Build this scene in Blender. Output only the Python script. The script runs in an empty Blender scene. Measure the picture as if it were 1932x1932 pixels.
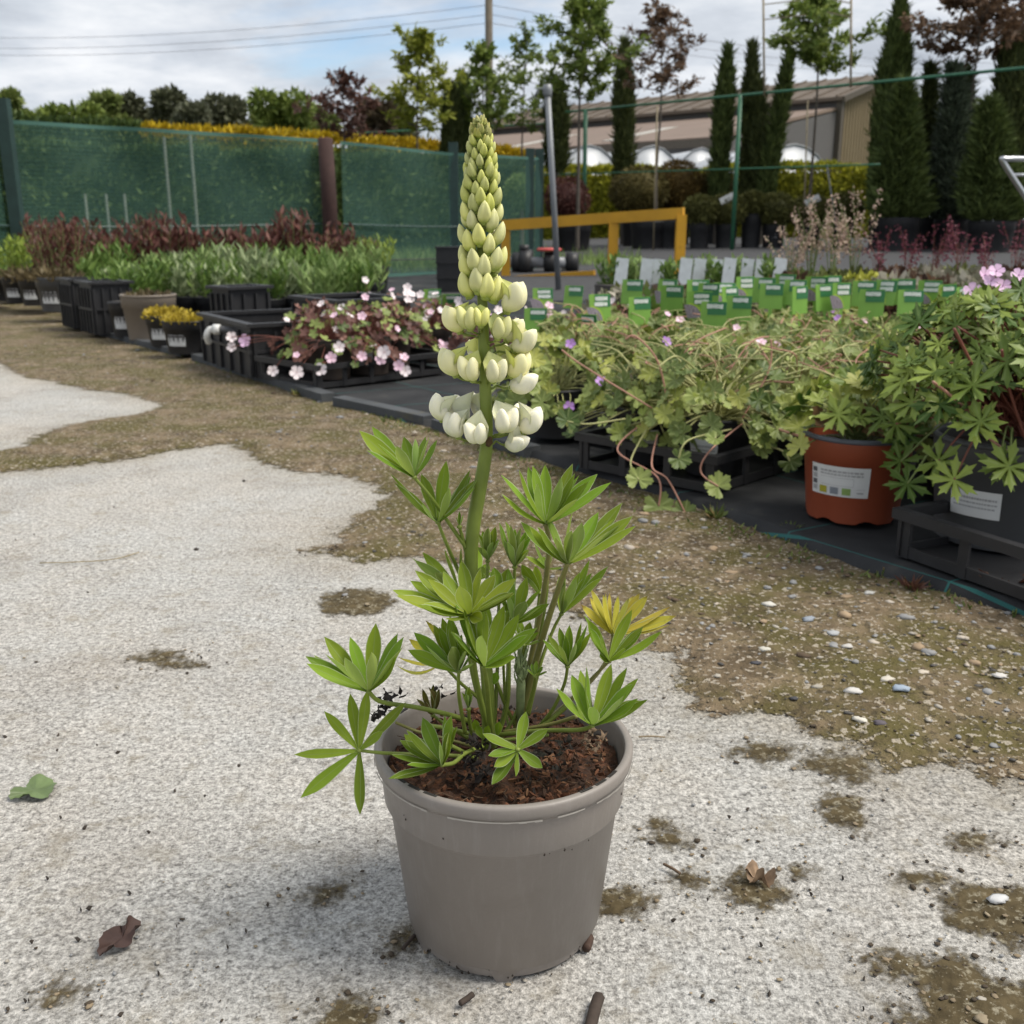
import bpy, math, random
import numpy as np
from mathutils import Vector, Matrix, Quaternion

S = bpy.context.scene
COL = S.collection
# ------------------------------------------------------------------ camera
CAM_H, PITCH, FPX = 0.509, math.radians(15.4), 1937.0
cam_data = bpy.data.cameras.new('camera')
cam = bpy.data.objects.new('camera', cam_data); COL.objects.link(cam)
cam.location = (0, 0, CAM_H)
cam.rotation_euler = (math.pi / 2 - PITCH, 0, 0)
cam_data.sensor_width = 36.0
cam_data.lens = 36.0 * FPX / 1932.0
cam_data.clip_start = 0.02
cam_data.clip_end = 6000
cam_data.dof.use_dof = True
cam_data.dof.focus_distance = 0.70
cam_data.dof.aperture_fstop = 17.0
S.camera = cam
# ------------------------------------------------------------------ world: broken cloud over blue sky
SUN_AZ, SUN_EL = math.radians(98), math.radians(57)     # azimuth measured from +Y towards +X
W = bpy.data.worlds.new('World'); S.world = W; W.use_nodes = True
nt = W.node_tree; nt.nodes.clear()
def wn(t, **k):
    n = nt.nodes.new(t)
    for a, b in k.items(): setattr(n, a, b)
    return n
def wl(a, b): nt.links.new(a, b)
out = wn('ShaderNodeOutputWorld'); mixs = wn('ShaderNodeMixShader')
sky = wn('ShaderNodeTexSky', sky_type='NISHITA'); sky.sun_disc = False
sky.sun_elevation = SUN_EL; sky.sun_rotation = SUN_AZ; sky.dust_density = 0.15; sky.altitude = 0
bg1 = wn('ShaderNodeBackground'); bg1.inputs['Strength'].default_value = 0.055
bg2 = wn('ShaderNodeBackground'); bg2.inputs['Strength'].default_value = 1.0
tc = wn('ShaderNodeTexCoord'); sep = wn('ShaderNodeSeparateXYZ'); wl(tc.outputs['Generated'], sep.inputs[0])
ab = wn('ShaderNodeMath', operation='ABSOLUTE'); wl(sep.outputs['Z'], ab.inputs[0])
ad = wn('ShaderNodeMath', operation='ADD'); wl(ab.outputs[0], ad.inputs[0]); ad.inputs[1].default_value = 0.16
dx = wn('ShaderNodeMath', operation='DIVIDE'); wl(sep.outputs['X'], dx.inputs[0]); wl(ad.outputs[0], dx.inputs[1])
dy = wn('ShaderNodeMath', operation='DIVIDE'); wl(sep.outputs['Y'], dy.inputs[0]); wl(ad.outputs[0], dy.inputs[1])
cmb = wn('ShaderNodeCombineXYZ'); wl(dx.outputs[0], cmb.inputs[0]); wl(dy.outputs[0], cmb.inputs[1])
n1 = wn('ShaderNodeTexNoise'); n1.inputs['Scale'].default_value = 0.85; n1.inputs['Detail'].default_value = 9; n1.inputs['Roughness'].default_value = 0.55
n1.inputs['Distortion'].default_value = 0.3
mp = wn('ShaderNodeMapping'); mp.inputs['Location'].default_value = (3.1, 1.7, 0); mp.inputs['Scale'].default_value = (1.0, 0.8, 1)
wl(cmb.outputs[0], mp.inputs[0]); wl(mp.outputs[0], n1.inputs['Vector'])
cov = wn('ShaderNodeValToRGB'); cov.color_ramp.elements[0].position = 0.27; cov.color_ramp.elements[1].position = 0.39
wl(n1.outputs['Fac'], cov.inputs[0])
n2 = wn('ShaderNodeTexNoise'); n2.inputs['Scale'].default_value = 1.5; n2.inputs['Detail'].default_value = 8; n2.inputs['Roughness'].default_value = 0.6
mp2 = wn('ShaderNodeMapping'); mp2.inputs['Location'].default_value = (7.3, 4.4, 0)
wl(cmb.outputs[0], mp2.inputs[0]); wl(mp2.outputs[0], n2.inputs['Vector'])
cc = wn('ShaderNodeValToRGB')
e = cc.color_ramp.elements
e[0].position = 0.30; e[0].color = (0.165, 0.181, 0.206, 1)
e[1].position = 0.70; e[1].color = (0.365, 0.37, 0.38, 1)
m_ = e.new(0.5); m_.color = (0.25, 0.268, 0.293, 1)
wl(n2.outputs['Fac'], cc.inputs[0]); wl(cc.outputs[0], bg2.inputs['Color']); wl(sky.outputs[0], bg1.inputs['Color'])
wl(cov.outputs[0], mixs.inputs[0]); wl(bg1.outputs[0], mixs.inputs[1]); wl(bg2.outputs[0], mixs.inputs[2]); wl(mixs.outputs[0], out.inputs[0])
# ------------------------------------------------------------------ sun behind thin cloud
sd = bpy.data.lights.new('sun', 'SUN'); sd.energy = 1.5; sd.angle = math.radians(28); sd.color = (1.0, 0.94, 0.84)
sun = bpy.data.objects.new('sun', sd); COL.objects.link(sun)
sv = Vector((math.sin(SUN_AZ) * math.cos(SUN_EL), math.cos(SUN_AZ) * math.cos(SUN_EL), math.sin(SUN_EL)))
sun.rotation_euler = sv.to_track_quat('Z', 'Y').to_euler(); sun.location = (6, 4, 10)
S.view_settings.view_transform = 'Standard'; S.view_settings.look = 'None'
S.view_settings.exposure = 1.47; S.view_settings.gamma = 1.0; S.view_settings.use_curve_mapping = False
S.cycles.max_bounces = 6; S.cycles.diffuse_bounces = 3; S.cycles.transparent_max_bounces = 12; S.cycles.transmission_bounces = 4

# ------------------------------------------------------------------ layout helpers
CP, SP = math.cos(PITCH), math.sin(PITCH)
def ray(x, y):
    u = (x - 966) / FPX; v = -(y - 966) / FPX
    return u, CP + v * SP, -SP + v * CP
def G(x, y, z=0.0):
    d = ray(x, y); t = (z - CAM_H) / d[2]; return Vector((d[0] * t, d[1] * t, z))
def A(x, y, Y):
    d = ray(x, y); t = Y / d[1]; return Vector((d[0] * t, Y, CAM_H + d[2] * t))
def gz(x, y):
    return min(max(0.012 * (y - 5), 0), 0.25) + 0.03 * min(max(x, 0), 3) * min(max((y - 6) / 3, 0), 1)
# growing bed: s runs along its front edge away from the camera, t runs into the bed
E0 = Vector((0.364, 1.815, 0)); EA = Vector((-0.563, 0.826, 0)).normalized(); EB = Vector((EA.y, -EA.x, 0))
BED_ROT = math.atan2(EA.y, EA.x)
def B(s, t, z=0.0): return E0 + EA * s + EB * t + Vector((0, 0, z))
def smooth01(x): x = np.clip(x, 0, 1); return x * x * (3 - 2 * x)
def vnoise(x, y, seed=0):
    x = np.asarray(x, float); y = np.asarray(y, float)
    xi = np.floor(x); yi = np.floor(y); fx = smooth01(x - xi); fy = smooth01(y - yi)
    def h(a, b): return np.modf(np.abs(np.sin(a * 127.1 + b * 311.7 + seed * 74.7) * 43758.5453))[0]
    return (h(xi, yi) * (1 - fx) + h(xi + 1, yi) * fx) * (1 - fy) + (h(xi, yi + 1) * (1 - fx) + h(xi + 1, yi + 1) * fx) * fy
def fbm(x, y, seed=0, o=4):
    r = 0; a = 0.5
    for i in range(o): r = r + a * vnoise(x * 2 ** i, y * 2 ** i, seed + i); a *= 0.5
    return r

# ------------------------------------------------------------------ materials
MATS = {}
def nodes_of(name):
    m = bpy.data.materials.new(name); m.use_nodes = True; t = m.node_tree
    return m, t, t.nodes['Principled BSDF']
def N(t, kind, **k):
    n = t.nodes.new(kind)
    for a, b in k.items():
        if a in n.inputs: n.inputs[a].default_value = b
        else: setattr(n, a, b)
    return n
def ramp(t, fac, stops):
    r = t.nodes.new('ShaderNodeValToRGB'); el = r.color_ramp.elements
    el[0].position = stops[0][0]; el[0].color = (*stops[0][1], 1)
    el[1].position = stops[-1][0]; el[1].color = (*stops[-1][1], 1)
    for p, c in stops[1:-1]: q = el.new(p); q.color = (*c, 1)
    t.links.new(fac, r.inputs[0]); return r.outputs[0]
def mixc(t, fac, a, b, mode='MIX'):
    m = t.nodes.new('ShaderNodeMix'); m.data_type = 'RGBA'; m.blend_type = mode
    for s, v in ((m.inputs[0], fac), (m.inputs[6], a), (m.inputs[7], b)):
        if isinstance(v, (int, float)): s.default_value = v
        elif isinstance(v, tuple): s.default_value = (*v, 1)
        else: t.links.new(v, s)
    return m.outputs[2]
def mth(t, op, a, b=0.0, clamp=False):
    m = t.nodes.new('ShaderNodeMath'); m.operation = op; m.use_clamp = clamp
    for s, v in ((m.inputs[0], a), (m.inputs[1], b)):
        if isinstance(v, (int, float)): s.default_value = v
        else: t.links.new(v, s)
    return m.outputs[0]
def sc(c, f): return tuple(min(1, x * f) for x in c)
def plain(name, c, rough=0.55, var=0.25, scale=14, bump=0.0, bscale=120, spec=0.4, metal=0.0, rnd=0.0, dirt=None):
    """one base colour with soft mottling, optional fine relief and dirt specks"""
    if name in MATS: return MATS[name]
    m, t, p = nodes_of(name)
    tc = N(t, 'ShaderNodeTexCoord')
    n = N(t, 'ShaderNodeTexNoise', Scale=scale, Detail=5.0, Roughness=0.6); t.links.new(tc.outputs['Object'], n.inputs['Vector'])
    col = ramp(t, n.outputs['Fac'], [(0.25, sc(c, 1 - var)), (0.75, sc(c, 1 + var))])
    if rnd:
        oi = N(t, 'ShaderNodeObjectInfo')
        f = mth(t, 'ADD', mth(t, 'MULTIPLY', oi.outputs['Random'], 2 * rnd), 1 - rnd)
        hv = N(t, 'ShaderNodeHueSaturation'); t.links.new(col, hv.inputs['Color']); t.links.new(f, hv.inputs['Value']); col = hv.outputs[0]
    if dirt:
        n3 = N(t, 'ShaderNodeTexNoise', Scale=dirt[1], Detail=6.0, Roughness=0.7); t.links.new(tc.outputs['Object'], n3.inputs['Vector'])
        f = mth(t, 'MULTIPLY', mth(t, 'SUBTRACT', n3.outputs['Fac'], dirt[2]), 8.0, True)
        col = mixc(t, mth(t, 'MULTIPLY', f, dirt[3]), col, dirt[0])
    t.links.new(col, p.inputs['Base Color']); p.inputs['Roughness'].default_value = rough
    p.inputs['Specular IOR Level'].default_value = spec; p.inputs['Metallic'].default_value = metal
    if bump:
        n2 = N(t, 'ShaderNodeTexNoise', Scale=bscale, Detail=4.0); t.links.new(tc.outputs['Object'], n2.inputs['Vector'])
        b = N(t, 'ShaderNodeBump', Strength=bump, Distance=0.002); t.links.new(n2.outputs['Fac'], b.inputs['Height']); t.links.new(b.outputs[0], p.inputs['Normal'])
    MATS[name] = m; return m
def foliage(name, dark, light, trans=0.22, rough=0.55, odd=None):
    """leaf colours: per-leaf attribute 'var' (joined foliage) plus per-object random; some light passes through"""
    if name in MATS: return MATS[name]
    m, t, p = nodes_of(name)
    at = N(t, 'ShaderNodeAttribute', attribute_name='var'); oi = N(t, 'ShaderNodeObjectInfo')
    f = mth(t, 'FRACT', mth(t, 'ADD', at.outputs['Fac'], mth(t, 'MULTIPLY', oi.outputs['Random'], 0.97)))
    mid = tuple((a + b) / 2 for a, b in zip(dark, light))
    st = [(0.0, dark), (0.5, mid), (0.9, light), (1.0, odd or light)]
    if odd: st = [(0.0, dark), (0.5, mid), (0.88, light), (0.93, odd), (1.0, odd)]
    col = ramp(t, f, st)
    t.links.new(col, p.inputs['Base Color']); p.inputs['Roughness'].default_value = rough; p.inputs['Specular IOR Level'].default_value = 0.3
    tr = N(t, 'ShaderNodeBsdfTranslucent'); t.links.new(col, tr.inputs['Color'])
    mx = N(t, 'ShaderNodeMixShader'); mx.inputs[0].default_value = trans
    t.links.new(p.outputs[0], mx.inputs[1]); t.links.new(tr.outputs[0], mx.inputs[2])
    t.links.new(mx.outputs[0], t.nodes['Material Output'].inputs[0])
    MATS[name] = m; return m

# ------------------------------------------------------------------ objects
def tag(o, label=None, cat=None, group=None, kind=None):
    for k, v in (('label', label), ('category', cat), ('group', group), ('kind', kind)):
        if v: o[k] = v
    return o
def thing(name, label, cat, loc=(0, 0, 0), rz=0.0, group=None):
    o = bpy.data.objects.new(name, None); COL.objects.link(o); o.location = loc; o.rotation_euler = (0, 0, rz)
    o.empty_display_size = 0.05
    return tag(o, label, cat, group)
def put(name, mesh, parent=None, mat=None, M4=None):
    o = bpy.data.objects.new(name, mesh); COL.objects.link(o)
    if parent is not None: o.parent = parent
    if M4 is not None: o.matrix_basis = M4
    if mat is not None and not mesh.materials: mesh.materials.append(mat)
    return o
def frame(d, up=Vector((0, 0, 1))):
    d = Vector(d).normalized(); s = d.cross(up)
    if s.length < 1e-4: s = d.cross(Vector((1, 0, 0)))
    s.normalize(); return d, s, s.cross(d).normalized()
class MB:
    def __init__(self): self.v = []; self.f = []; self.m = []; self.var = []; self.uv = {}
    def add(self, vs, fs, mi=0, var=0.0):
        o = len(self.v); self.v += [tuple(x) for x in vs]; self.f += [tuple(i + o for i in q) for q in fs]
        self.m += [mi] * len(fs); self.var += [var] * len(vs); return self
    def box(self, c, s, rz=0.0, mi=0, M4=None):
        hx, hy, hz = s[0] / 2, s[1] / 2, s[2] / 2
        vs = [Vector((x, y, z)) for x in (-hx, hx) for y in (-hy, hy) for z in (-hz, hz)]
        if M4 is not None: vs = [M4 @ v for v in vs]
        else:
            ca, sa = math.cos(rz), math.sin(rz)
            vs = [Vector((v.x * ca - v.y * sa + c[0], v.x * sa + v.y * ca + c[1], v.z + c[2])) for v in vs]
        return self.add(vs, [(0, 1, 3, 2), (4, 6, 7, 5), (0, 4, 5, 1), (2, 3, 7, 6), (0, 2, 6, 4), (1, 5, 7, 3)], mi)
    def bar(self, a, b, w, h, mi=0, up=Vector((0, 0, 1))):
        a = Vector(a); b = Vector(b); d, s, u = frame(b - a, up)
        M4 = Matrix((( *d, ), (*s,), (*u,))).transposed().to_4x4(); M4.translation = (a + b) / 2
        return self.box(None, ((b - a).length, w, h), M4=M4, mi=mi)
    def tube(self, pts, r, seg=8, mi=0, cap=True, var=0.0):
        pts = [Vector(p) for p in pts]; n = len(pts); vs = []; fs = []
        if not hasattr(r, '__len__'): r = [r] * n
        up = None
        for i, p in enumerate(pts):
            d = (pts[min(i + 1, n - 1)] - pts[max(i - 1, 0)])
            if d.length < 1e-9: d = Vector((0, 0, 1))
            d.normalize()
            if up is None: up = frame(d)[2] if abs(d.z) < 0.95 else frame(d, Vector((0, 1, 0)))[2]
            s = d.cross(up)
            if s.length < 1e-5: s = frame(d)[1]
            s.normalize(); up = s.cross(d)
            for k in range(seg):
                a = 2 * math.pi * k / seg; vs.append(p + (s * math.cos(a) + up * math.sin(a)) * r[i])
        for i in range(n - 1):
            for k in range(seg):
                k2 = (k + 1) % seg; fs.append((i * seg + k, i * seg + k2, (i + 1) * seg + k2, (i + 1) * seg + k))
        if cap: fs += [tuple(range(seg - 1, -1, -1)), tuple(range((n - 1) * seg, n * seg))]
        return self.add(vs, fs, mi, var)
    def lathe(self, prof, seg=32, c=(0, 0, 0), mi=0, wob=None, a0=0.0, a1=2 * math.pi):
        vs = []; fs = []; n = len(prof); full = abs(a1 - a0 - 2 * math.pi) < 1e-6; cols = seg if full else seg + 1
        for i, (r, z) in enumerate(prof):
            for k in range(cols):
                a = a0 + (a1 - a0) * k / seg; dz = wob(i, a) if wob else 0
                vs.append((c[0] + r * math.cos(a), c[1] + r * math.sin(a), c[2] + z + dz))
        for i in range(n - 1):
            for k in range(seg):
                k2 = (k + 1) % cols; fs.append((i * cols + k, i * cols + k2, (i + 1) * cols + k2, (i + 1) * cols + k))
        return self.add(vs, fs, mi)
    def mesh(self, name, mats, smooth=False):
        me = bpy.data.meshes.new(name); me.from_pydata(self.v, [], self.f)
        for m in (mats if isinstance(mats, (list, tuple)) else [mats]): me.materials.append(m)
        if any(self.m): me.polygons.foreach_set('material_index', self.m)
        if any(self.var):
            a = me.attributes.new('var', 'FLOAT', 'POINT'); a.data.foreach_set('value', self.var)
        if smooth: me.polygons.foreach_set('use_smooth', [True] * len(self.f))
        me.update(); return me
    def build(self, name, mats, parent=None, smooth=False):
        return put(name, self.mesh(name, mats, smooth), parent)
def np_mesh(name, V, F, mat, var=None, smooth=False):
    me = bpy.data.meshes.new(name); n, k = len(V), F.shape[1]
    me.vertices.add(n); me.vertices.foreach_set('co', np.asarray(V, np.float32).ravel())
    me.loops.add(F.size); me.loops.foreach_set('vertex_index', np.asarray(F, np.int32).ravel())
    me.polygons.add(len(F)); me.polygons.foreach_set('loop_start', np.arange(0, F.size, k, dtype=np.int32))
    try: me.polygons.foreach_set('loop_total', np.full(len(F), k, np.int32))
    except Exception: pass
    if smooth: me.polygons.foreach_set('use_smooth', np.ones(len(F), bool))
    if var is not None:
        a = me.attributes.new('var', 'FLOAT', 'POINT'); a.data.foreach_set('value', np.asarray(var, np.float32))
    for m in (mat if isinstance(mat, (list, tuple)) else [mat]): me.materials.append(m)
    me.update(calc_edges=True); me.validate(); return me
def norm(a): return a / np.maximum(np.linalg.norm(a, axis=1, keepdims=True), 1e-9)
def leaf_cloud(rs, P, D, L, Wd, fold=0.25):
    """one small creased leaf of four corners per point: P base, D direction, L length, Wd width"""
    n = len(P); D = norm(D); R = norm(rs.normal(size=(n, 3))); Sd = norm(np.cross(D, R)); U = np.cross(Sd, D)
    L = np.broadcast_to(L, n)[:, None]; Wd = np.broadcast_to(Wd, n)[:, None]
    mid = P + D * L * 0.5
    V = np.stack([P, mid + Sd * Wd * 0.5 + U * Wd * fold, P + D * L, mid - Sd * Wd * 0.5 + U * Wd * fold], 1).reshape(-1, 3)
    F = np.arange(4 * n).reshape(n, 4); var = np.repeat(rs.random(n), 4)
    return V, F, var
def cloud_part(name, parent, mat, rs, P, D, L, Wd, fold=0.25):
    V, F, var = leaf_cloud(rs, P, D, L, Wd, fold)
    o = put(name, np_mesh(name, V, F, mat, var), parent); o['kind'] = 'stuff'; return o
ORD = ['first', 'second', 'third', 'fourth', 'fifth', 'sixth', 'seventh', 'eighth', 'ninth', 'tenth', 'eleventh', 'twelfth', 'thirteenth', 'fourteenth']
# ================================================================== GROUND
def poly_sd(X, Y, pts):
    """signed distance to a closed outline, positive inside"""
    pts = np.array([(p[0], p[1]) for p in pts]); d = np.full(X.shape, 1e9); ins = np.zeros(X.shape, bool)
    for (x0, y0), (x1, y1) in zip(pts, np.roll(pts, -1, 0)):
        ex, ey = x1 - x0, y1 - y0; l2 = ex * ex + ey * ey + 1e-12
        t = np.clip(((X - x0) * ex + (Y - y0) * ey) / l2, 0, 1)
        d = np.minimum(d, np.hypot(X - x0 - t * ex, Y - y0 - t * ey))
        c = (y0 > Y) != (y1 > Y); ins ^= c & (X < (x1 - x0) * (Y - y0) / (y1 - y0 + 1e-12) + x0)
    return np.where(ins, d, -d)
def z6(x, y): return ((1248 + x / 2.415) / 1.06, (1248 + y / 2.415) / 1.06)
main_px = [(0, 893), (60, 886), (120, 882), (190, 872), (250, 866), (330, 848), (430, 838), (470, 850), (500, 876), (560, 890), (640, 897), (700, 910), (733, 938), (700, 962),
           (668, 975), (690, 990), (640, 1000), (655, 1022), (585, 1034), (572, 1040), (620, 1047), (690, 1058), (790, 1052), (850, 1062), (1000, 1100), (1090, 1150)]
main_px += [z6(*p) for p in [(-60, 120), (100, 100), (290, 130), (265, 190), (275, 250), (350, 330), (350, 400), (430, 435), (470, 430), (560, 400), (640, 415), (800, 440), (880, 500), (1080, 570),
                             (1110, 605), (1180, 620), (1250, 690), (1330, 670), (1420, 650), (1500, 640), (1640, 645), (1730, 690), (1780, 740), (1932, 790)]]
main = [G(*p) for p in main_px] + [Vector((0.75, 0.93, 0)), Vector((1.6, 0.4, 0)), Vector((2, -2, 0)), Vector((-4, -2, 0)), Vector((-4, 2.9, 0)), Vector((-2, 2.45, 0))]
far_px = [(-60, 640), (0, 688), (60, 715), (110, 722), (170, 736), (240, 744), (312, 765), (250, 785), (160, 797), (80, 822), (40, 845), (-40, 858), (-200, 850), (-300, 700)]
far = [G(*p) for p in far_px]
# lumps of soil and moss lying on the slab: pixel centre, half width, half height
patch_px = [(672, 1136, 52, 20), (1172, 1704, 38, 19), (1297, 1661, 24, 12), (1420, 1678, 44, 24), (1592, 1530, 28, 27), (1597, 1452, 30, 20), (1545, 1440, 26, 10), (1440, 1420, 46, 14),
            (1880, 1722, 78, 42), (1960, 1745, 60, 40), (1800, 1850, 66, 34), (1860, 1905, 90, 50), (1960, 1880, 60, 26), (1780, 1932, 60, 20), (652, 1925, 46, 30), (770, 1775, 30, 14),
            (1512, 1650, 10, 7), (1700, 1820, 40, 18), (1240, 1560, 18, 8), (1264, 1585, 22, 10), (300, 1243, 30, 8), (340, 1255, 26, 4), (1830, 1590, 34, 9), (1740, 1660, 26, 7), (610, 1690, 30, 9), (120, 1880, 18, 8)]
patches = []
for (x, y, hw, hh) in patch_px:
    c = G(x, y); patches.append((c.x, c.y, abs(G(x + hw, y).x - c.x), abs(G(x, y - hh).y - c.y)))
ks = np.concatenate([np.linspace(-2.2, -0.66, 40, endpoint=False), np.linspace(-0.66, 0.66, 560), np.linspace(0.66, 2.2, 41)[1:]])
ysr = np.concatenate([np.linspace(-1.5, 0.42, 40, endpoint=False), 0.42 * (9.5 / 0.42) ** np.linspace(0, 1, 640)])
KX, YY = np.meshgrid(ks, ysr); XX = KX * np.maximum(YY * 0.93 + 0.12, 0.5)
inside = np.maximum(poly_sd(XX, YY, main), poly_sd(XX, YY, far))
sdist = -inside + (fbm(XX * 22, YY * 22, 3) - 0.47) * 0.055 + (fbm(XX * 90, YY * 90, 9) - 0.47) * 0.012
main_sd = sdist.copy(); patch_sd = np.full(sdist.shape, -1.0)
for i, (px, py, ax, ay) in enumerate(patches):
    q = np.hypot((XX - px) / ax, (YY - py) / ay); r = min(ax, ay)
    s2 = (1.22 - q) * r + (fbm(XX * 60, YY * 60, 20 + i) - 0.47) * 0.9 * r + (fbm(XX * 150, YY * 150, 50 + i) - 0.47) * 0.022
    patch_sd = np.maximum(patch_sd, s2 - 0.001)
sdist = np.maximum(sdist, patch_sd)
grow = smooth01((sdist + 0.002) / 0.05)
def conc_z(x, y): return (fbm(x * 6, y * 6, 31, 2) - 0.37) * 0.004
rise = smooth01((sdist + 0.012) / 0.04)
ZZ = conc_z(XX, YY) + 0.0012 + 0.004 * rise * grow + rise * ((fbm(XX * 130, YY * 130, 5) - 0.3) * 0.004 + (fbm(XX * 18, YY * 18, 6) - 0.3) * 0.008 * grow)
ZZ = ZZ + 0.012 * np.clip(YY - 5, 0, 9)
nr, nc = XX.shape; idx = np.arange(nr * nc).reshape(nr, nc)
FF = np.stack([idx[:-1, :-1], idx[:-1, 1:], idx[1:, 1:], idx[1:, :-1]], -1).reshape(-1, 4)
Vd = np.stack([XX, YY, ZZ], -1).reshape(-1, 3)
pm = patch_sd.ravel()[FF].max(1) > np.maximum(main_sd.ravel()[FF].max(1), -0.06)
keep = (sdist.ravel()[FF] > -0.04).any(1) & ~pm; keep_p = (sdist.ravel()[FF] > -0.04).any(1) & pm
used = np.unique(FF[keep]); remap = np.zeros(nr * nc, int); remap[used] = np.arange(len(used))

m, t, p = nodes_of('packed_dirt')
tc = N(t, 'ShaderNodeTexCoord'); P_ = tc.outputs['Object']
def noise(t, vec, s, d=5.0, r=0.6, dist=0.0):
    n = N(t, 'ShaderNodeTexNoise', Scale=s, Detail=d, Roughness=r, Distortion=dist); t.links.new(vec, n.inputs['Vector']); return n.outputs['Fac']
big = noise(t, P_, 2.3); mid = noise(t, P_, 17); fine = noise(t, P_, 160, 3.0); moss = noise(t, P_, 6.5, 6.0, 0.65)
c = ramp(t, big, [(0.36, (0.066, 0.047, 0.027)), (0.64, (0.175, 0.130, 0.080))])
c = mixc(t, ramp(t, mid, [(0.42, (0.0,) * 3), (0.62, (1,) * 3)]), c, (0.205, 0.155, 0.098))
c = mixc(t, mth(t, 'MULTIPLY', mth(t, 'MULTIPLY', mth(t, 'SUBTRACT', moss, 0.42), 6.0, True), 0.78), c, (0.088, 0.078, 0.021))
vo = N(t, 'ShaderNodeTexVoronoi', Scale=230.0); t.links.new(P_, vo.inputs['Vector'])
sp = mth(t, 'MULTIPLY', mth(t, 'GREATER_THAN', noise(t, P_, 120, 2.0), 0.60), 0.75)
c = mixc(t, sp, c, vo.outputs['Color'] if False else (0.42, 0.37, 0.30))
c = mixc(t, mth(t, 'MULTIPLY', mth(t, 'LESS_THAN', noise(t, P_, 75, 3.0), 0.40), 0.6), c, (0.045, 0.036, 0.022))
t.links.new(c, p.inputs['Base Color']); p.inputs['Roughness'].default_value = 0.9; p.inputs['Specular IOR Level'].default_value = 0.2
b = N(t, 'ShaderNodeBump', Strength=0.9, Distance=0.006); t.links.new(mth(t, 'ADD', fine, mth(t, 'MULTIPLY', noise(t, P_, 60), 1.5)), b.inputs['Height']); t.links.new(b.outputs[0], p.inputs['Normal'])
M_DIRT = m
def thin_edge(m, k=1.0):
    '''the layer thins to loose grains at its rim: 'var' holds the distance inside the rim'''
    t = m.node_tree; p = t.nodes['Principled BSDF']; tc = N(t, 'ShaderNodeTexCoord'); P_ = tc.outputs['Object']; at = N(t, 'ShaderNodeAttribute', attribute_name='var')
    n_ = mth(t, 'ADD', mth(t, 'MULTIPLY', mth(t, 'SUBTRACT', noise(t, P_, 45, 4.0), 0.5), 0.09 * k), mth(t, 'MULTIPLY', mth(t, 'SUBTRACT', noise(t, P_, 240, 3.0), 0.5), 0.07 * k))
    a = mth(t, 'ADD', mth(t, 'MULTIPLY', mth(t, 'ADD', at.outputs['Fac'], n_), 70.0), 0.6, True); t.links.new(a, p.inputs['Alpha'])
thin_edge(M_DIRT)
M_MOSS = plain('dark_mossy_soil', (0.078, 0.060, 0.032), 0.95, 0.55, 55, 1.0, 150, 0.15, dirt=((0.30, 0.27, 0.20), 140, 0.53, 0.85))
thin_edge(M_MOSS, 0.45)
up_ = np.unique(FF[keep_p]); rp_ = np.zeros(nr * nc, int); rp_[up_] = np.arange(len(up_))
tag(put('moss_patches', np_mesh('moss_patches', Vd[up_], rp_[FF[keep_p]], M_MOSS, sdist.ravel()[up_], smooth=True)), 'dark patches of moss and soil lying on the concrete', kind='structure')
dirt_o = tag(put('dirt_ground', np_mesh('dirt_ground', Vd[used], remap[FF[keep]], M_DIRT, sdist.ravel()[used], smooth=True)), 'packed brown dirt with moss around the concrete', kind='structure')

m, t, p = nodes_of('worn_concrete')
tc = N(t, 'ShaderNodeTexCoord'); P_ = tc.outputs['Object']
g1 = noise(t, P_, 330, 4.0, 0.7); g2 = noise(t, P_, 150, 5.0, 0.75); g3 = noise(t, P_, 3.2, 5.0); g4 = noise(t, P_, 34, 6.0, 0.7); g5 = noise(t, P_, 1.1, 3.0)
c = ramp(t, g2, [(0.36, (0.085, 0.083, 0.078)), (0.43, (0.265, 0.258, 0.243)), (0.51, (0.465, 0.457, 0.436)), (0.60, (0.76, 0.75, 0.72))])
c2 = ramp(t, g1, [(0.40, (0.13, 0.127, 0.12)), (0.5, (0.43, 0.423, 0.405)), (0.60, (0.80, 0.79, 0.76))])
c = mixc(t, 0.4, c, c2); c = mixc(t, 0.10, c, (0.42, 0.413, 0.395))
c = mixc(t, mth(t, 'MULTIPLY', mth(t, 'SUBTRACT', g3, 0.38), 2.2, True), c, mixc(t, 1.0, c, (1.0, 0.93, 0.86), 'MULTIPLY'))
c = mixc(t, mth(t, 'MULTIPLY', mth(t, 'SUBTRACT', g5, 0.5), 1.6, True), c, mixc(t, 1.0, c, (0.74, 0.76, 0.80), 'MULTIPLY'))
g6 = noise(t, P_, 62, 5.0, 0.7)
c = mixc(t, mth(t, 'MULTIPLY', mth(t, 'SUBTRACT', 0.47, g6), 3.0, True), c, mixc(t, 1.0, c, (0.52, 0.51, 0.49), 'MULTIPLY'))
c = mixc(t, mth(t, 'MULTIPLY', mth(t, 'SUBTRACT', g4, 0.575), 6.0, True), c, (0.24, 0.21, 0.155))
c = mixc(t, mth(t, 'MULTIPLY', mth(t, 'SUBTRACT', noise(t, P_, 11, 6.0, 0.65), 0.60), 5.0, True), c, (0.29, 0.25, 0.185))
at = N(t, 'ShaderNodeAttribute', attribute_name='var')
wash = mth(t, 'MULTIPLY', at.outputs['Fac'], mth(t, 'ADD', mth(t, 'MULTIPLY', noise(t, P_, 16, 5.0), 1.5), -0.1), True)
c = mixc(t, mth(t, 'MULTIPLY', wash, 0.75), c, mixc(t, 1.0, c, (0.64, 0.57, 0.44), 'MULTIPLY'))
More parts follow.
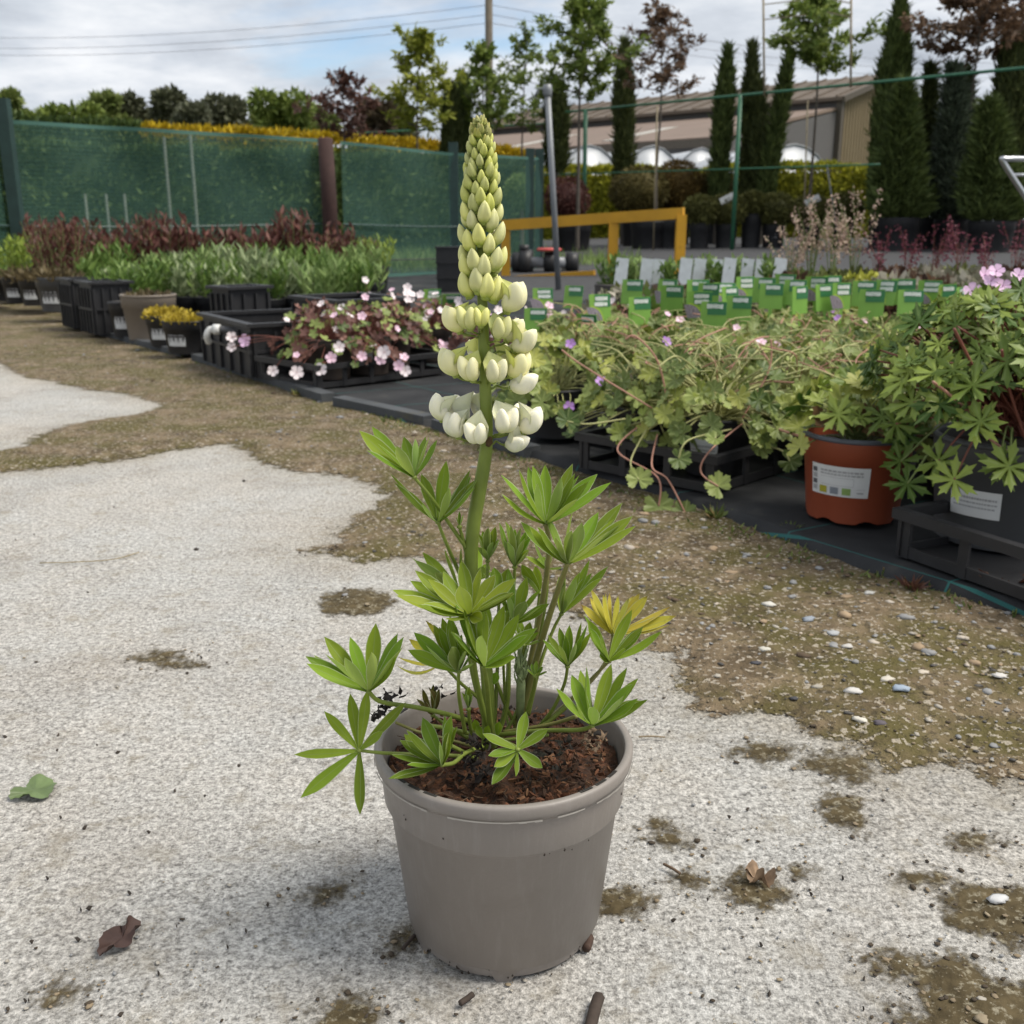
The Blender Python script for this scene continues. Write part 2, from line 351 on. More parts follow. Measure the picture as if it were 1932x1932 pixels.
blot = mth(t, 'MULTIPLY', mth(t, 'SUBTRACT', noise(t, P_, 5.5, 6.0, 0.62, 0.6), 0.47), 4.5, True)
c = mixc(t, mth(t, 'MULTIPLY', blot, 0.45), c, mixc(t, 1.0, c, (0.62, 0.60, 0.58), 'MULTIPLY'))
blot2 = mth(t, 'MULTIPLY', mth(t, 'SUBTRACT', noise(t, P_, 23, 5.0, 0.6, 0.4), 0.55), 6.0, True)
c = mixc(t, mth(t, 'MULTIPLY', blot2, 0.55), c, (0.30, 0.265, 0.205))
t.links.new(c, p.inputs['Base Color']); p.inputs['Roughness'].default_value = 0.85; p.inputs['Specular IOR Level'].default_value = 0.25
b = N(t, 'ShaderNodeBump', Strength=1.0, Distance=0.0035); t.links.new(mth(t, 'ADD', g2, mth(t, 'MULTIPLY', g1, 0.6)), b.inputs['Height']); t.links.new(b.outputs[0], p.inputs['Normal'])
M_CONC = m
cx = np.linspace(-3.6, 2.4, 400); cy = np.linspace(-1.6, 5.2, 420); CX, CY = np.meshgrid(cx, cy)
CZ = conc_z(CX, CY)
near = np.exp(-np.maximum(np.maximum(poly_sd(CX, CY, main), poly_sd(CX, CY, far)), 0) / 0.07)
for (px, py, ax, ay) in patches: near = np.maximum(near, 0.8 * np.exp(-np.maximum(np.hypot((CX - px) / ax, (CY - py) / ay) - 0.8, 0) * 1.6))
i2 = np.arange(CX.size).reshape(CX.shape); F2 = np.stack([i2[:-1, :-1], i2[:-1, 1:], i2[1:, 1:], i2[1:, :-1]], -1).reshape(-1, 4)
tag(put('concrete_slab', np_mesh('concrete_slab', np.stack([CX, CY, CZ], -1).reshape(-1, 3), F2, M_CONC, near.ravel(), smooth=True)), 'worn pale grey concrete slab', kind='structure')

# wide ground to the horizon, rising slightly to the right and back
xs = np.concatenate([[-4000, -1200, -300, -100, -50], np.linspace(-30, 30, 61), [50, 100, 300, 1200, 4000]])
ys = np.concatenate([[-500, -60, -10, -3], np.linspace(0, 40, 81), [60, 100, 300, 1200, 5000]])
GX, GY = np.meshgrid(xs, ys)
GZ = np.clip(0.012 * (GY - 5), 0, 0.25) + 0.03 * np.clip(GX, 0, 3) * np.clip((GY - 6) / 3, 0, 1) - 0.03
i3 = np.arange(GX.size).reshape(GX.shape); F3 = np.stack([i3[:-1, :-1], i3[:-1, 1:], i3[1:, 1:], i3[1:, :-1]], -1).reshape(-1, 4)
m, t, p = nodes_of('field_ground'); tc = N(t, 'ShaderNodeTexCoord'); P_ = tc.outputs['Object']
c = ramp(t, noise(t, P_, 0.35, 6.0), [(0.35, (0.055, 0.075, 0.022)), (0.55, (0.10, 0.115, 0.04)), (0.7, (0.14, 0.125, 0.085))])
c = mixc(t, noise(t, P_, 9, 5.0), c, (0.07, 0.09, 0.03)); t.links.new(c, p.inputs['Base Color']); p.inputs['Roughness'].default_value = 0.95
tag(put('ground', np_mesh('ground', np.stack([GX, GY, GZ], -1).reshape(-1, 3), F3, m, smooth=True)), 'open grassy ground of the nursery', kind='structure')
# gravel yard beyond the beds
m, t, p = nodes_of('yard_gravel'); tc = N(t, 'ShaderNodeTexCoord'); P_ = tc.outputs['Object']
c = ramp(t, noise(t, P_, 14, 6.0, 0.7), [(0.3, (0.024, 0.024, 0.026)), (0.7, (0.058, 0.058, 0.061))]); t.links.new(c, p.inputs['Base Color']); p.inputs['Roughness'].default_value = 0.9
def sheet(name, x0, x1, y0, y1, dz, mat, label, n=14):
    X, Y = np.meshgrid(np.linspace(x0, x1, n), np.linspace(y0, y1, n)); Z = np.vectorize(gz)(X, Y) + dz
    i = np.arange(X.size).reshape(X.shape); F = np.stack([i[:-1, :-1], i[:-1, 1:], i[1:, 1:], i[1:, :-1]], -1).reshape(-1, 4)
    return tag(put(name, np_mesh(name, np.stack([X, Y, Z], -1).reshape(-1, 3), F, mat)), label, kind='structure')
sheet('gravel_yard', -0.6, 22, 7.0, 24, 0.02, m, 'dark grey gravel yard beside the conifers', 30)

# woven ground cover under the pots, one sheet from the front edge back
m, t, p = nodes_of('woven_fabric'); tc = N(t, 'ShaderNodeTexCoord'); P_ = tc.outputs['Object']; mpn = N(t, 'ShaderNodeMapping'); mpn.inputs['Rotation'].default_value = (0, 0, -BED_ROT)
t.links.new(P_, mpn.inputs[0]); wv = N(t, 'ShaderNodeTexWave', Scale=90.0); t.links.new(mpn.outputs[0], wv.inputs['Vector'])
sx = N(t, 'ShaderNodeSeparateXYZ'); t.links.new(mpn.outputs[0], sx.inputs[0])
c = ramp(t, noise(t, P_, 5, 6.0), [(0.3, (0.018, 0.019, 0.021)), (0.6, (0.040, 0.041, 0.043)), (0.75, (0.085, 0.08, 0.07))])
def stripe(axis, per, w): return mth(t, 'LESS_THAN', mth(t, 'FRACT', mth(t, 'ADD', mth(t, 'DIVIDE', sx.outputs[axis], per), 40.35)), w)
st_ = mth(t, 'MAXIMUM', stripe(0, 0.30, 0.012), stripe(1, 0.30, 0.012))
c = mixc(t, mth(t, 'MULTIPLY', st_, 0.6), c, (0.03, 0.16, 0.15)); t.links.new(c, p.inputs['Base Color']); p.inputs['Roughness'].default_value = 0.9; p.inputs['Specular IOR Level'].default_value = 0.15
bb = N(t, 'ShaderNodeBump', Strength=0.3, Distance=0.001); t.links.new(wv.outputs['Fac'], bb.inputs['Height']); t.links.new(bb.outputs[0], p.inputs['Normal'])
M_FAB = m
mb = MB(); ss = np.arange(-1.6, 9.2, 0.12); tt = [-0.012, 0.0, 0.012] + list(np.arange(0.15, 6.2, 0.35)); rr = random.Random(4)
vs = []; fs = []
for i, s in enumerate(ss):
    w = 0.018 * math.sin(s * 3.1) + 0.012 * math.sin(s * 7.7 + 1)
    for j, tv in enumerate(tt):
        pz = 0.004 if j == 0 else (0.022 if j < 3 else 0.020 + 0.004 * math.sin(s * 9 + tv * 5))
        q = B(s, tv + w * (1 if j < 3 else 0), 0); pz += 0.012 * max(q.y - 5, 0); vs.append((q.x, q.y, pz))
nt_ = len(tt)
for i in range(len(ss) - 1):
    for j in range(nt_ - 1): fs.append((i * nt_ + j, i * nt_ + j + 1, (i + 1) * nt_ + j + 1, (i + 1) * nt_ + j))
mb.add(vs, fs); tag(mb.build('ground_cover_fabric', M_FAB, None, True), 'black woven ground cover fabric under the rows of pots', kind='structure')
FZ = 0.026

# loose stones on the dirt
rs = np.random.RandomState(11)
def stone_mesh(name, mat, seed, n=10):
    r_ = np.random.RandomState(seed); th = np.linspace(0, 2 * np.pi, n, endpoint=False); mbx = MB(); vs = [(0, 0, 0.42)]; fs = []
    for zz, rr_ in ((0.30, 0.62), (0.0, 1.0), (-0.3, 0.7)):
        k = 1 + 0.22 * r_.normal(size=n)
        vs += [(rr_ * k[i] * math.cos(th[i]), rr_ * k[i] * math.sin(th[i]) * 0.75, zz + 0.07 * r_.normal()) for i in range(n)]
    for i in range(n):
        j = (i + 1) % n; fs.append((0, 1 + i, 1 + j)); fs += [(1 + i, 1 + n + i, 1 + n + j, 1 + j), (1 + n + i, 1 + 2 * n + i, 1 + 2 * n + j, 1 + n + j)]
    return mbx.add(vs, fs).mesh(name, mat, True)
def scatter_stones(name, label, count, seed, cols, smin, smax, ymax=6.0, thr=0.02, xlim=0.62, edge=None):
    r_ = np.random.RandomState(seed); pts = []
    tmpl = [stone_mesh('stone', None, 100 + i, 7) for i in range(4)]
    V = []; F = []; mats_i = []; tv = [np.array([v.co[:] for v in q.vertices]) for q in tmpl]; tf = [[tuple(pp.vertices) for pp in q.polygons] for q in tmpl]
    n = 0; base = 0; tries = 0
    while n < count and tries < count * 30:
        tries += 1; y = 0.5 * (ymax / 0.5) ** r_.random(); x = (r_.random() * 2 - 1) * xlim * (y + 0.1)
        i = np.searchsorted(ysr, y); k = x / max(y * 0.93 + 0.12, 0.5); j = np.searchsorted(ks, k)
        if i >= nr or j >= nc or sdist[i, j] < thr: continue
        if (Vector((x, y, 0)) - E0).dot(EB) > -0.015: continue
        if edge and not (-edge < (Vector((x, y, 0)) - E0).dot(EB) + 0.06 * r_.normal()): continue
        if r_.random() > 0.25 + 1.3 * float(fbm(x * 4, y * 4, 77)): continue
        s = smin * (smax / smin) ** (r_.random() ** 2.2); a = r_.random() * 6.28; q = r_.randint(4); vv = tv[q] * s * np.array([1, 0.8 + 0.4 * r_.random(), 0.6 + 0.5 * r_.random()])
        ca, sa = math.cos(a), math.sin(a); vv = np.stack([vv[:, 0] * ca - vv[:, 1] * sa + x, vv[:, 0] * sa + vv[:, 1] * ca + y, vv[:, 2] + max(ZZ[i, j], 0) + s * 0.12], 1)
        V.append(vv); mi = r_.randint(len(cols)); F += [tuple(w + base for w in f) for f in tf[q]]; mats_i += [mi] * len(tf[q]); base += len(vv); n += 1
    me = bpy.data.meshes.new(name); me.from_pydata(np.concatenate(V).tolist(), [], F)
    for c_ in cols: me.materials.append(c_)
    me.polygons.foreach_set('material_index', mats_i); me.polygons.foreach_set('use_smooth', [True] * len(F)); me.update()
    return tag(put(name, me), label, 'gravel', kind='stuff')
STONES = [plain('stone_pale', (0.36, 0.33, 0.28), 0.8, 0.2, 60), plain('stone_grey', (0.24, 0.24, 0.24), 0.8, 0.25, 60), plain('stone_tan', (0.26, 0.21, 0.14), 0.8, 0.25, 60), plain('stone_dark', (0.07, 0.065, 0.06), 0.7, 0.25, 60)]
scatter_stones('gravel', 'small loose stones scattered over the brown dirt', 1500, 5, STONES, 0.0014, 0.006)
scatter_stones('pale_chips', 'pale stone chips and dry litter along the edge of the bed', 320, 15, [plain('chip_pale', (0.42, 0.37, 0.31), 0.8, 0.25, 60), plain('chip_tan', (0.30, 0.22, 0.14), 0.85, 0.3, 60), STONES[1], plain('chip_brown', (0.10, 0.07, 0.045), 0.9)], 0.003, 0.011, 5.5, 0.03, 0.62, 0.34)
scatter_stones('dirt_crumbs', 'dark crumbs of soil and litter on the dirt', 1800, 6, [plain('crumb', (0.06, 0.045, 0.03), 0.9), plain('crumb_tan', (0.22, 0.17, 0.11), 0.9)], 0.0010, 0.0032, 5.0, -0.015)
scatter_stones('loose_grit', 'fine grit strewn over the rim of the concrete', 1500, 8, STONES[:3] + [plain('crumb', (0.06, 0.045, 0.03), 0.9)], 0.0007, 0.0022, 3.6, -0.07)
# stones large enough to pick out one by one: px, py, half width px, material colour, label
PICK = [(1442, 1236, 13, (0.50, 0.48, 0.42), 'pale rounded pebble on the dirt right of the yellow leaf'), (1426, 1262, 10, (0.06, 0.06, 0.07), 'small dark pebble beside a pale stone near the slab edge'),
        (1700, 1310, 19, (0.30, 0.36, 0.44), 'flat blue-grey pebble on the dirt right of the pot'), (1672, 1293, 15, (0.52, 0.48, 0.41), 'oval cream pebble just left of the blue-grey one'),
        (1610, 1315, 16, (0.55, 0.53, 0.50), 'angular whitish stone on the mossy dirt'), (1497, 1330, 10, (0.05, 0.05, 0.055), 'black pebble at the edge of the slab'),
        (1660, 1376, 14, (0.10, 0.085, 0.10), 'dark purple-grey pebble at the dirt edge'), (1622, 1370, 14, (0.58, 0.55, 0.48), 'white stone beside the dark purple-grey pebble'),
        (1880, 1712, 20, (0.52, 0.52, 0.52), 'grey stone sitting on the moss patch, lower right'), (1884, 1286, 14, (0.55, 0.53, 0.5), 'whitish stone on bare dirt at the far right'),
        (1740, 1280, 13, (0.50, 0.44, 0.36), 'beige stone in the middle of the dirt strip'), (1570, 1205, 14, (0.36, 0.37, 0.38), 'grey stone high on the dirt beside the mossy patch'),
        (1525, 1178, 15, (0.26, 0.29, 0.33), 'bluish pebble near the fabric edge'), (1598, 1230, 12, (0.48, 0.46, 0.43), 'light stone on the mossy strip below the red pot'),
        (1450, 1150, 15, (0.55, 0.53, 0.48), 'white chip below the long fabric edge'), (1640, 1128, 12, (0.5, 0.49, 0.46), 'small white pebble under the red pot')]
for i, (x, y, hw, c_, lab) in enumerate(PICK):
    q = G(x, y); r_ = abs(G(x + hw, y).x - q.x)
    o = put('pebble', stone_mesh('pebble', plain('pebble_%d' % i, c_, 0.7, 0.2, 90, 0.2), 200 + i, 12)); o.location = (q.x, q.y, 0.008); o.scale = (r_, r_ * 0.9, r_ * 0.62); o.rotation_euler = (0, 0, i * 0.7 % 1.2 - 0.6)
    tag(o, lab, 'pebble', 'pebbles on the dirt')
# ================================================================== POTTED LUPIN
POT = G(951, 1735)
def LZ(v): return Vector(v) - POT
def z2(x, y, Y): return LZ(A((580 + x / 2.415) / 1.06, (830 + y / 2.415) / 1.06, Y))
def z3(x, y, Y): return LZ(A((800 + x / 2.683) / 1.06, (200 + y / 2.683) / 1.06, Y))
lup = thing('potted_lupin', 'cream white lupin in a taupe plastic pot standing on the concrete', 'plant', POT)
M_POT = plain('taupe_plastic', (0.235, 0.210, 0.190), 0.42, 0.09, 5, 0.08, 260, 0.45, dirt=((0.06, 0.05, 0.04), 46, 0.71, 0.9))
t = M_POT.node_tree; p = t.nodes['Principled BSDF']; src = p.inputs['Base Color'].links[0].from_socket; tc = N(t, 'ShaderNodeTexCoord'); mpn = N(t, 'ShaderNodeMapping'); mpn.inputs['Scale'].default_value = (1, 1, .12); t.links.new(tc.outputs['Object'], mpn.inputs[0])
st_ = mth(t, 'MULTIPLY', mth(t, 'SUBTRACT', noise(t, mpn.outputs[0], 190, 4.0, .65), .52), 3.0, True); src = mixc(t, mth(t, 'MULTIPLY', st_, .30), src, (.36, .34, .32))
sm_ = mth(t, 'MULTIPLY', mth(t, 'SUBTRACT', noise(t, tc.outputs['Object'], 22, 5.0, .65, .5), .54), 3.0, True); src = mixc(t, mth(t, 'MULTIPLY', sm_, .35), src, (.15, .13, .11))
t.links.new(src, p.inputs['Base Color']); t.links.new(mth(t, 'ADD', .36, mth(t, 'MULTIPLY', noise(t, tc.outputs['Object'], 35, 4.0), .25)), p.inputs['Roughness'])
def notch(i, a):
    if i > 1: return 0
    d = (math.degrees(a) + 270) % 360; d = min(d, 360 - d)       # degrees away from the camera side
    k = min(abs(d - 57), abs(d - 150))
    return 0.011 * max(0, min(1, (26 - k) / 5)) if i == 0 else 0.0
mb = MB()
mb.lathe([(0.0685, 0.0), (0.0705, 0.0125), (0.0722, 0.0135), (0.0835, 0.1095), (0.0862, 0.1120), (0.0872, 0.114), (0.0893, 0.1425)], 96, wob=notch)
mb.lathe([(0.0672, 0.004), (0.0700, 0.014), (0.0810, 0.11), (0.0868, 0.146)], 96)
mb.lathe([(0.0, 0.013), (0.069, 0.013)], 48)
pot = mb.build('pot', M_POT, lup, True)
rng = random.Random(3)
mb = MB(); mb.lathe([(0.0893, 0.1422), (0.0912, 0.1412), (0.0926, 0.1428), (0.0932, 0.1455), (0.0934, 0.1505), (0.0926, 0.1522), (0.0908, 0.1528), (0.0884, 0.1526), (0.0874, 0.1515), (0.0868, 0.145)], 112)
mb.build('rim', M_POT, pot, True)
mb = MB()                                                        # ragged moulding flash under the lip
for k in range(112):
    a0, a1 = 2 * math.pi * k / 112, 2 * math.pi * (k + 1) / 112
    if math.sin(a0) < 0.4 and math.sin(k * 0.9) + math.sin(k * 0.37 + 2) > -0.9:
        h = 0.0003 + 0.0006 * abs(math.sin(k * 1.7) * math.sin(k * 0.23))
        q = [(0.0931 * math.cos(a), 0.0931 * math.sin(a), z) for a in (a0, a1) for z in (0.1422, 0.1422 - h)]
        q2 = [(0.0935 * math.cos(a), 0.0935 * math.sin(a), z) for a in (a0, a1) for z in (0.1428, 0.1422 - h)]
        mb.add(q + q2, [(0, 1, 3, 2), (4, 6, 7, 5), (1, 5, 7, 3), (0, 2, 6, 4)])
mb.build('moulding_flash', plain('taupe_edge', (0.33, 0.31, 0.28), 0.5), pot)
M_DARK = plain('dark_slot', (0.03, 0.027, 0.024), 0.8)
for a in (-140, -131, -122, -52, -43, -34, 150, 35):
    a = math.radians(a); mb = MB()
    for k in range(5):
        b = a + 0.022 * (k - 2); mb.box((0.0895 * math.cos(b), 0.0895 * math.sin(b), 0.1523), (0.0024, 0.0024, 0.0016), b)
    mb.build('rim_slot', M_DARK, pot)
mb = MB()
for i in range(70):
    a = math.radians(-90 + rng.gauss(0, 55)); z_ = .004 + .022 * rng.random() ** 2 if i < 52 else rng.uniform(.02, .135); r0 = .0700 + (z_ - .0125) / .097 * .0125 + .0004 if z_ < .109 else .0885
    if z_ < .0125: r0 = .0694 + z_ * .11
    q = Vector((r0 * math.cos(a), r0 * math.sin(a), z_)); s_ = rng.uniform(.0004, .0013); tg = Vector((-math.sin(a), math.cos(a), 0)); n_ = Vector((math.cos(a), math.sin(a), 0)); u_ = Vector((0, 0, 1))
    mb.add([q + tg * s_, q + u_ * s_ * 1.4, q - tg * s_ * .8, q - u_ * s_, q + n_ * s_ * .6], [(0, 1, 4), (1, 2, 4), (2, 3, 4), (3, 0, 4)])
tag(mb.build('soil_splashes', plain('splash_soil', (.035, .026, .02), .9), pot), kind='stuff')
# soil and bark
m, t, p = nodes_of('bark_soil'); tc = N(t, 'ShaderNodeTexCoord'); P_ = tc.outputs['Object']
c = ramp(t, noise(t, P_, 120, 6.0, 0.7), [(0.3, (0.012, 0.008, 0.006)), (0.5, (0.06, 0.026, 0.013)), (0.72, (0.17, 0.068, 0.03))]); t.links.new(c, p.inputs['Base Color'])
p.inputs['Roughness'].default_value = 0.95; bb = N(t, 'ShaderNodeBump', Strength=1.0, Distance=0.004); t.links.new(noise(t, P_, 210, 4.0), bb.inputs['Height']); t.links.new(bb.outputs[0], p.inputs['Normal'])
M_SOIL = m
n = 60; vs = []; fs = []
for i in range(n):
    for j in range(n):
        x, y = (i / (n - 1) * 2 - 1), (j / (n - 1) * 2 - 1); q = max(abs(x), abs(y)); l = math.hypot(x, y) or 1; x, y = x / l * q * 0.0835, y / l * q * 0.0835
        vs.append((x, y, 0.1345 + 0.010 * (float(fbm(x * 60 + 5, y * 60 + 5, 2)) - 0.5) + 0.009 * (float(fbm(x * 190 + 5, y * 190, 8)) - 0.5) + 0.003 * (1 - q)))
for i in range(n - 1):
    for j in range(n - 1): fs.append((i * n + j, (i + 1) * n + j, (i + 1) * n + j + 1, i * n + j + 1))
soil = MB().add(vs, fs).build('soil', M_SOIL, lup, True)
mb = MB(); bark = [plain('bark_a', (0.125, 0.05, 0.024), 0.9, 0.4, 150, 0.5, 300), plain('bark_b', (0.055, 0.028, 0.016), 0.9, 0.4, 150, 0.5, 300), plain('bark_c', (0.18, 0.09, 0.045), 0.9, 0.35, 150, 0.4, 300), plain('bark_d', (0.02, 0.015, 0.012), 0.9)]
for i in range(850):
    a = rng.random() * 6.283; r = 0.0815 * math.sqrt(rng.random()); L = rng.uniform(0.002, 0.0068) * (1.5 if rng.random() < 0.12 else 1); w = L * rng.uniform(0.12, 0.42)
    M4 = Matrix.Translation((r * math.cos(a), r * math.sin(a), 0.1365 + rng.random() * 0.0035)) @ Matrix.Rotation(rng.random() * 6.28, 4, 'Z') @ Matrix.Rotation(rng.gauss(0, 0.3), 4, 'Y') @ Matrix.Rotation(rng.gauss(0, 0.4), 4, 'X')
    hz = rng.uniform(0.0004, 0.0013)
    q = [(-L / 2, -w * 0.3, -hz), (0, -w / 2, -hz), (L / 2, -w * 0.15, -hz), (L / 2, w * 0.3, -hz), (0, w / 2, -hz), (-L / 2, w * 0.2, -hz)]
    q += [(x * 0.94, y * 0.9, hz + rng.gauss(0, 0.0003)) for x, y, z in q]
    mb.add([M4 @ Vector(v) for v in q], [tuple(range(6, 12))] + [(k, (k + 1) % 6, (k + 1) % 6 + 6, k + 6) for k in range(6)], rng.choice([0, 0, 1, 1, 2, 3]))
tag(mb.build('bark_chips', bark, soil), kind='stuff')
mb = MB(); mb.box(None, (0.034, 0.0046, 0.003), M4=Matrix.Translation((0.002, -0.0785, 0.1405)) @ Matrix.Rotation(0.02, 4, 'Z')); mb.build('bark_strip', plain('bark_e', (0.17, 0.085, 0.04), 0.9, 0.4, 200, 0.6, 300), soil)

# leaf shader: pale midrib and silvery margin from the leaflet's own UVs, greyer underside
def lupin_leaf_mat(name, top, under, tipc=None):
    m, t, p = nodes_of(name)
    uv = N(t, 'ShaderNodeUVMap', uv_map='UVMap'); sx = N(t, 'ShaderNodeSeparateXYZ'); t.links.new(uv.outputs[0], sx.inputs[0])
    oi = N(t, 'ShaderNodeObjectInfo'); geo = N(t, 'ShaderNodeNewGeometry'); tc = N(t, 'ShaderNodeTexCoord')
    cu = mth(t, 'ABSOLUTE', mth(t, 'SUBTRACT', sx.outputs[0], 0.5))
    col = mixc(t, geo.outputs['Backfacing'], top, under)
    n_ = noise(t, tc.outputs['Object'], 130, 4.0)
    col = mixc(t, mth(t, 'MULTIPLY', n_, 0.5), col, mixc(t, 1.0, col, (0.62, 0.66, 0.5), 'MULTIPLY'))
    if tipc:
        f = mth(t, 'MULTIPLY', mth(t, 'SUBTRACT', mth(t, 'ADD', sx.outputs[1], mth(t, 'MULTIPLY', n_, 0.4)), 1.06), 6.0, True); col = mixc(t, f, col, tipc)
    hv = N(t, 'ShaderNodeHueSaturation'); t.links.new(col, hv.inputs['Color'])
    t.links.new(mth(t, 'ADD', mth(t, 'MULTIPLY', oi.outputs['Random'], 0.5), 0.75), hv.inputs['Value'])
    t.links.new(mth(t, 'ADD', mth(t, 'MULTIPLY', mth(t, 'FRACT', mth(t, 'MULTIPLY', oi.outputs['Random'], 7.3)), 0.03), 0.485), hv.inputs['Hue']); col = hv.outputs[0]
    rib = mth(t, 'LESS_THAN', cu, 0.035); col = mixc(t, mth(t, 'MULTIPLY', rib, 0.4), col, (0.27, 0.33, 0.15))
    edge = mth(t, 'GREATER_THAN', cu, 0.452); col = mixc(t, mth(t, 'MULTIPLY', edge, 0.62), col, (0.50, 0.55, 0.38))
    t.links.new(col, p.inputs['Base Color']); p.inputs['Roughness'].default_value = 0.55; p.inputs['Specular IOR Level'].default_value = 0.2
    tr = N(t, 'ShaderNodeBsdfTranslucent'); t.links.new(mixc(t, 1.0, col, (0.95, 1.0, 0.45), 'MULTIPLY'), tr.inputs['Color'])
    mx = N(t, 'ShaderNodeMixShader'); mx.inputs[0].default_value = 0.36
    t.links.new(p.outputs[0], mx.inputs[1]); t.links.new(tr.outputs[0], mx.inputs[2]); t.links.new(mx.outputs[0], t.nodes['Material Output'].inputs[0])
    return m
M_LEAF = lupin_leaf_mat('lupin_leaf', (0.225, 0.330, 0.036), (0.30, 0.395, 0.115))
M_OLIVE = lupin_leaf_mat('lupin_leaf_olive', (0.265, 0.335, 0.036), (0.32, 0.395, 0.09))
M_LIME = lupin_leaf_mat('lupin_leaf_lime', (0.21, 0.315, 0.032), (0.27, 0.36, 0.09))
M_YEL = lupin_leaf_mat('lupin_leaf_yellow', (0.64, 0.55, 0.09), (0.62, 0.57, 0.18), (0.16, 0.07, 0.02))
M_DEAD = lupin_leaf_mat('lupin_leaf_withered', (0.20, 0.17, 0.05), (0.16, 0.13, 0.05), (0.02, 0.015, 0.012))
M_BLACK = plain('withered_black', (0.022, 0.017, 0.015), 0.85, 0.5, 200)
M_STEM = plain('lupin_stem', (0.185, 0.235, 0.042), 0.5, 0.16, 60, 0.08, 500)
M_STEM2 = plain('lupin_stem_reddish', (0.205, 0.195, 0.060), 0.5, 0.25, 50, 0.08, 500)
CAMV = Vector((0, 0, CAM_H)) - POT
def leaflet(parent, h, tip, axis, w, mat, arch=0.07, fold=0.16, roll=0.0, ns=9, tipw=0.0):
    d = (tip - h); L = d.length; d.normalize()
    n = axis - d * axis.dot(d); c = (CAMV - h).normalized(); c = c - d * c.dot(d)
    n = (n.normalized() if n.length > 0.12 else Vector((0, 0, 0))) + c.normalized() * 0.45
    if n.length < 1e-3: n = frame(d)[2]
    n.normalize(); n = Matrix.Rotation(roll, 3, d) @ n; s = d.cross(n).normalized()
    vs = []; uvs = []; fs = []
    for i in range(ns + 1):
        t = i / ns; wd = w * (0.10 + 0.90 * math.sin(math.pi * min(1, 0.04 + t ** 1.25 * 0.5 / 0.62 if t < 0.66 else 0.5 + (t - 0.66) / 0.34 * 0.5)) ** (0.85 if t < 0.66 else 1.12)) if t < 1 else w * 0.02
        cpt = h + d * (L * t) - n * (arch * L * math.sin(math.pi * t * 0.9) - arch * L * math.sin(math.pi * 0.9) * t)
        for k in range(5):
            u = k / 4 - 0.5; lift = abs(u) * 2; wav = 0.02 * w * math.sin(9 * t + k * 2 + roll * 9)
            vs.append(cpt + s * (wd * u) + n * (fold * wd * lift ** 1.4 + (wav if k in (0, 4) else 0))); uvs.append((k / 4, t))
    for i in range(ns):
        for k in range(4): fs.append((i * 5 + k, i * 5 + k + 1, (i + 1) * 5 + k + 1, (i + 1) * 5 + k))
    me = MB().add(vs, fs).mesh('leaflet', mat, True)
    ul = me.uv_layers.new(name='UVMap'); ul.data.foreach_set('uv', [x for pl in fs for q in pl for x in uvs[q]])
    return put('leaflet', me, parent)
def spline(pts, n=10):
    pts = [Vector(p) for p in pts]; P = [pts[0]] + pts + [pts[-1]]; o = []
    for i in range(1, len(P) - 2):
        a, b, c, d = P[i - 1], P[i], P[i + 1], P[i + 2]
        for k in range(n):
            t = k / n; o.append(0.5 * ((2 * b) + (c - a) * t + (2 * a - 5 * b + 4 * c - d) * t * t + (3 * b - a - 3 * c + d) * t ** 3))
    o.append(pts[-1]); return o
CROWN = Vector((-0.008, 0.014, 0.136))
def leaf(hub, tips, Y, pet, mat=M_LEAF, w=0.0112, axis=None, r=(0.0011, 0.0016), arch=0.07, fold=0.16, stem=None, label=None):
    """a palmate leaf: leaf stalk, hub and one leaflet for each tip (zoom pixel, depth offset from the hub)"""
    h = z2(hub[0], hub[1], Y); T = [z2(q[0], q[1], Y + (q[2] if len(q) > 2 else 0)) for q in tips]
    path = [h] + [z2(q[0], q[1], q[2]) if len(q) == 3 else Vector(q[0]) for q in pet]
    sp_ = spline(path); mb = MB(); mb.tube(sp_, [r[0] + (r[1] - r[0]) * i / (len(sp_) - 1) for i in range(len(sp_))], 7)
    q = Matrix.Diagonal((0.0021, 0.0021, 0.0017)); ico = [(0, 0, 1)] + [(math.cos(a) * 0.9, math.sin(a) * 0.9, z) for z in (0.45, -0.45) for a in [k * 1.0472 for k in range(6)]] + [(0, 0, -1)]
    mb.add([h + q @ Vector(v) for v in ico], [(0, 1 + k, 1 + (k + 1) % 6) for k in range(6)] + [(1 + k, 7 + k, 7 + (k + 1) % 6, 1 + (k + 1) % 6) for k in range(6)] + [(13, 7 + (k + 1) % 6, 7 + k) for k in range(6)])
    o = mb.build('leaf', stem or M_STEM, lup, True)
    if label: o['label'] = label
    ax = Vector(axis).normalized() if axis else sum(((v - h).normalized() for v in T), Vector((0, 0, 0))).normalized()
    lens = sorted((v - h).length for v in T); ref = lens[int(len(lens) * 0.6)]
    if not axis and len(T) >= 7:                                 # further leaflets between neighbours, on the far or near side of the cup
        order = sorted(range(len(T)), key=lambda i: math.atan2(T[i].x - h.x, T[i].z - h.z)); extra = []
        for a_, b_ in zip(order, order[1:]):
            if (T[a_] - T[b_]).length < ref * .55: e_ = (T[a_] + T[b_]) / 2 + Vector((rng.gauss(0, .002), rng.choice((-1, 1)) * .012, rng.gauss(0, .002))); extra.append(h + (e_ - h).normalized() * ref * rng.uniform(.8, 1.0))
        T = T + extra[::2] + extra[1::3]; w *= .9
    for i, v in enumerate(T):
        k = min(1.15, max(0.62, ((v - h).length / ref) ** 0.5))
        leaflet(o, h, v, ax, 0.84 * w * k * rng.uniform(0.85, 1.12), mat, arch * rng.uniform(0.4, 1.5), fold * rng.uniform(0.7, 1.5), rng.gauss(0, 0.32))
    return o
C3 = (CROWN,)
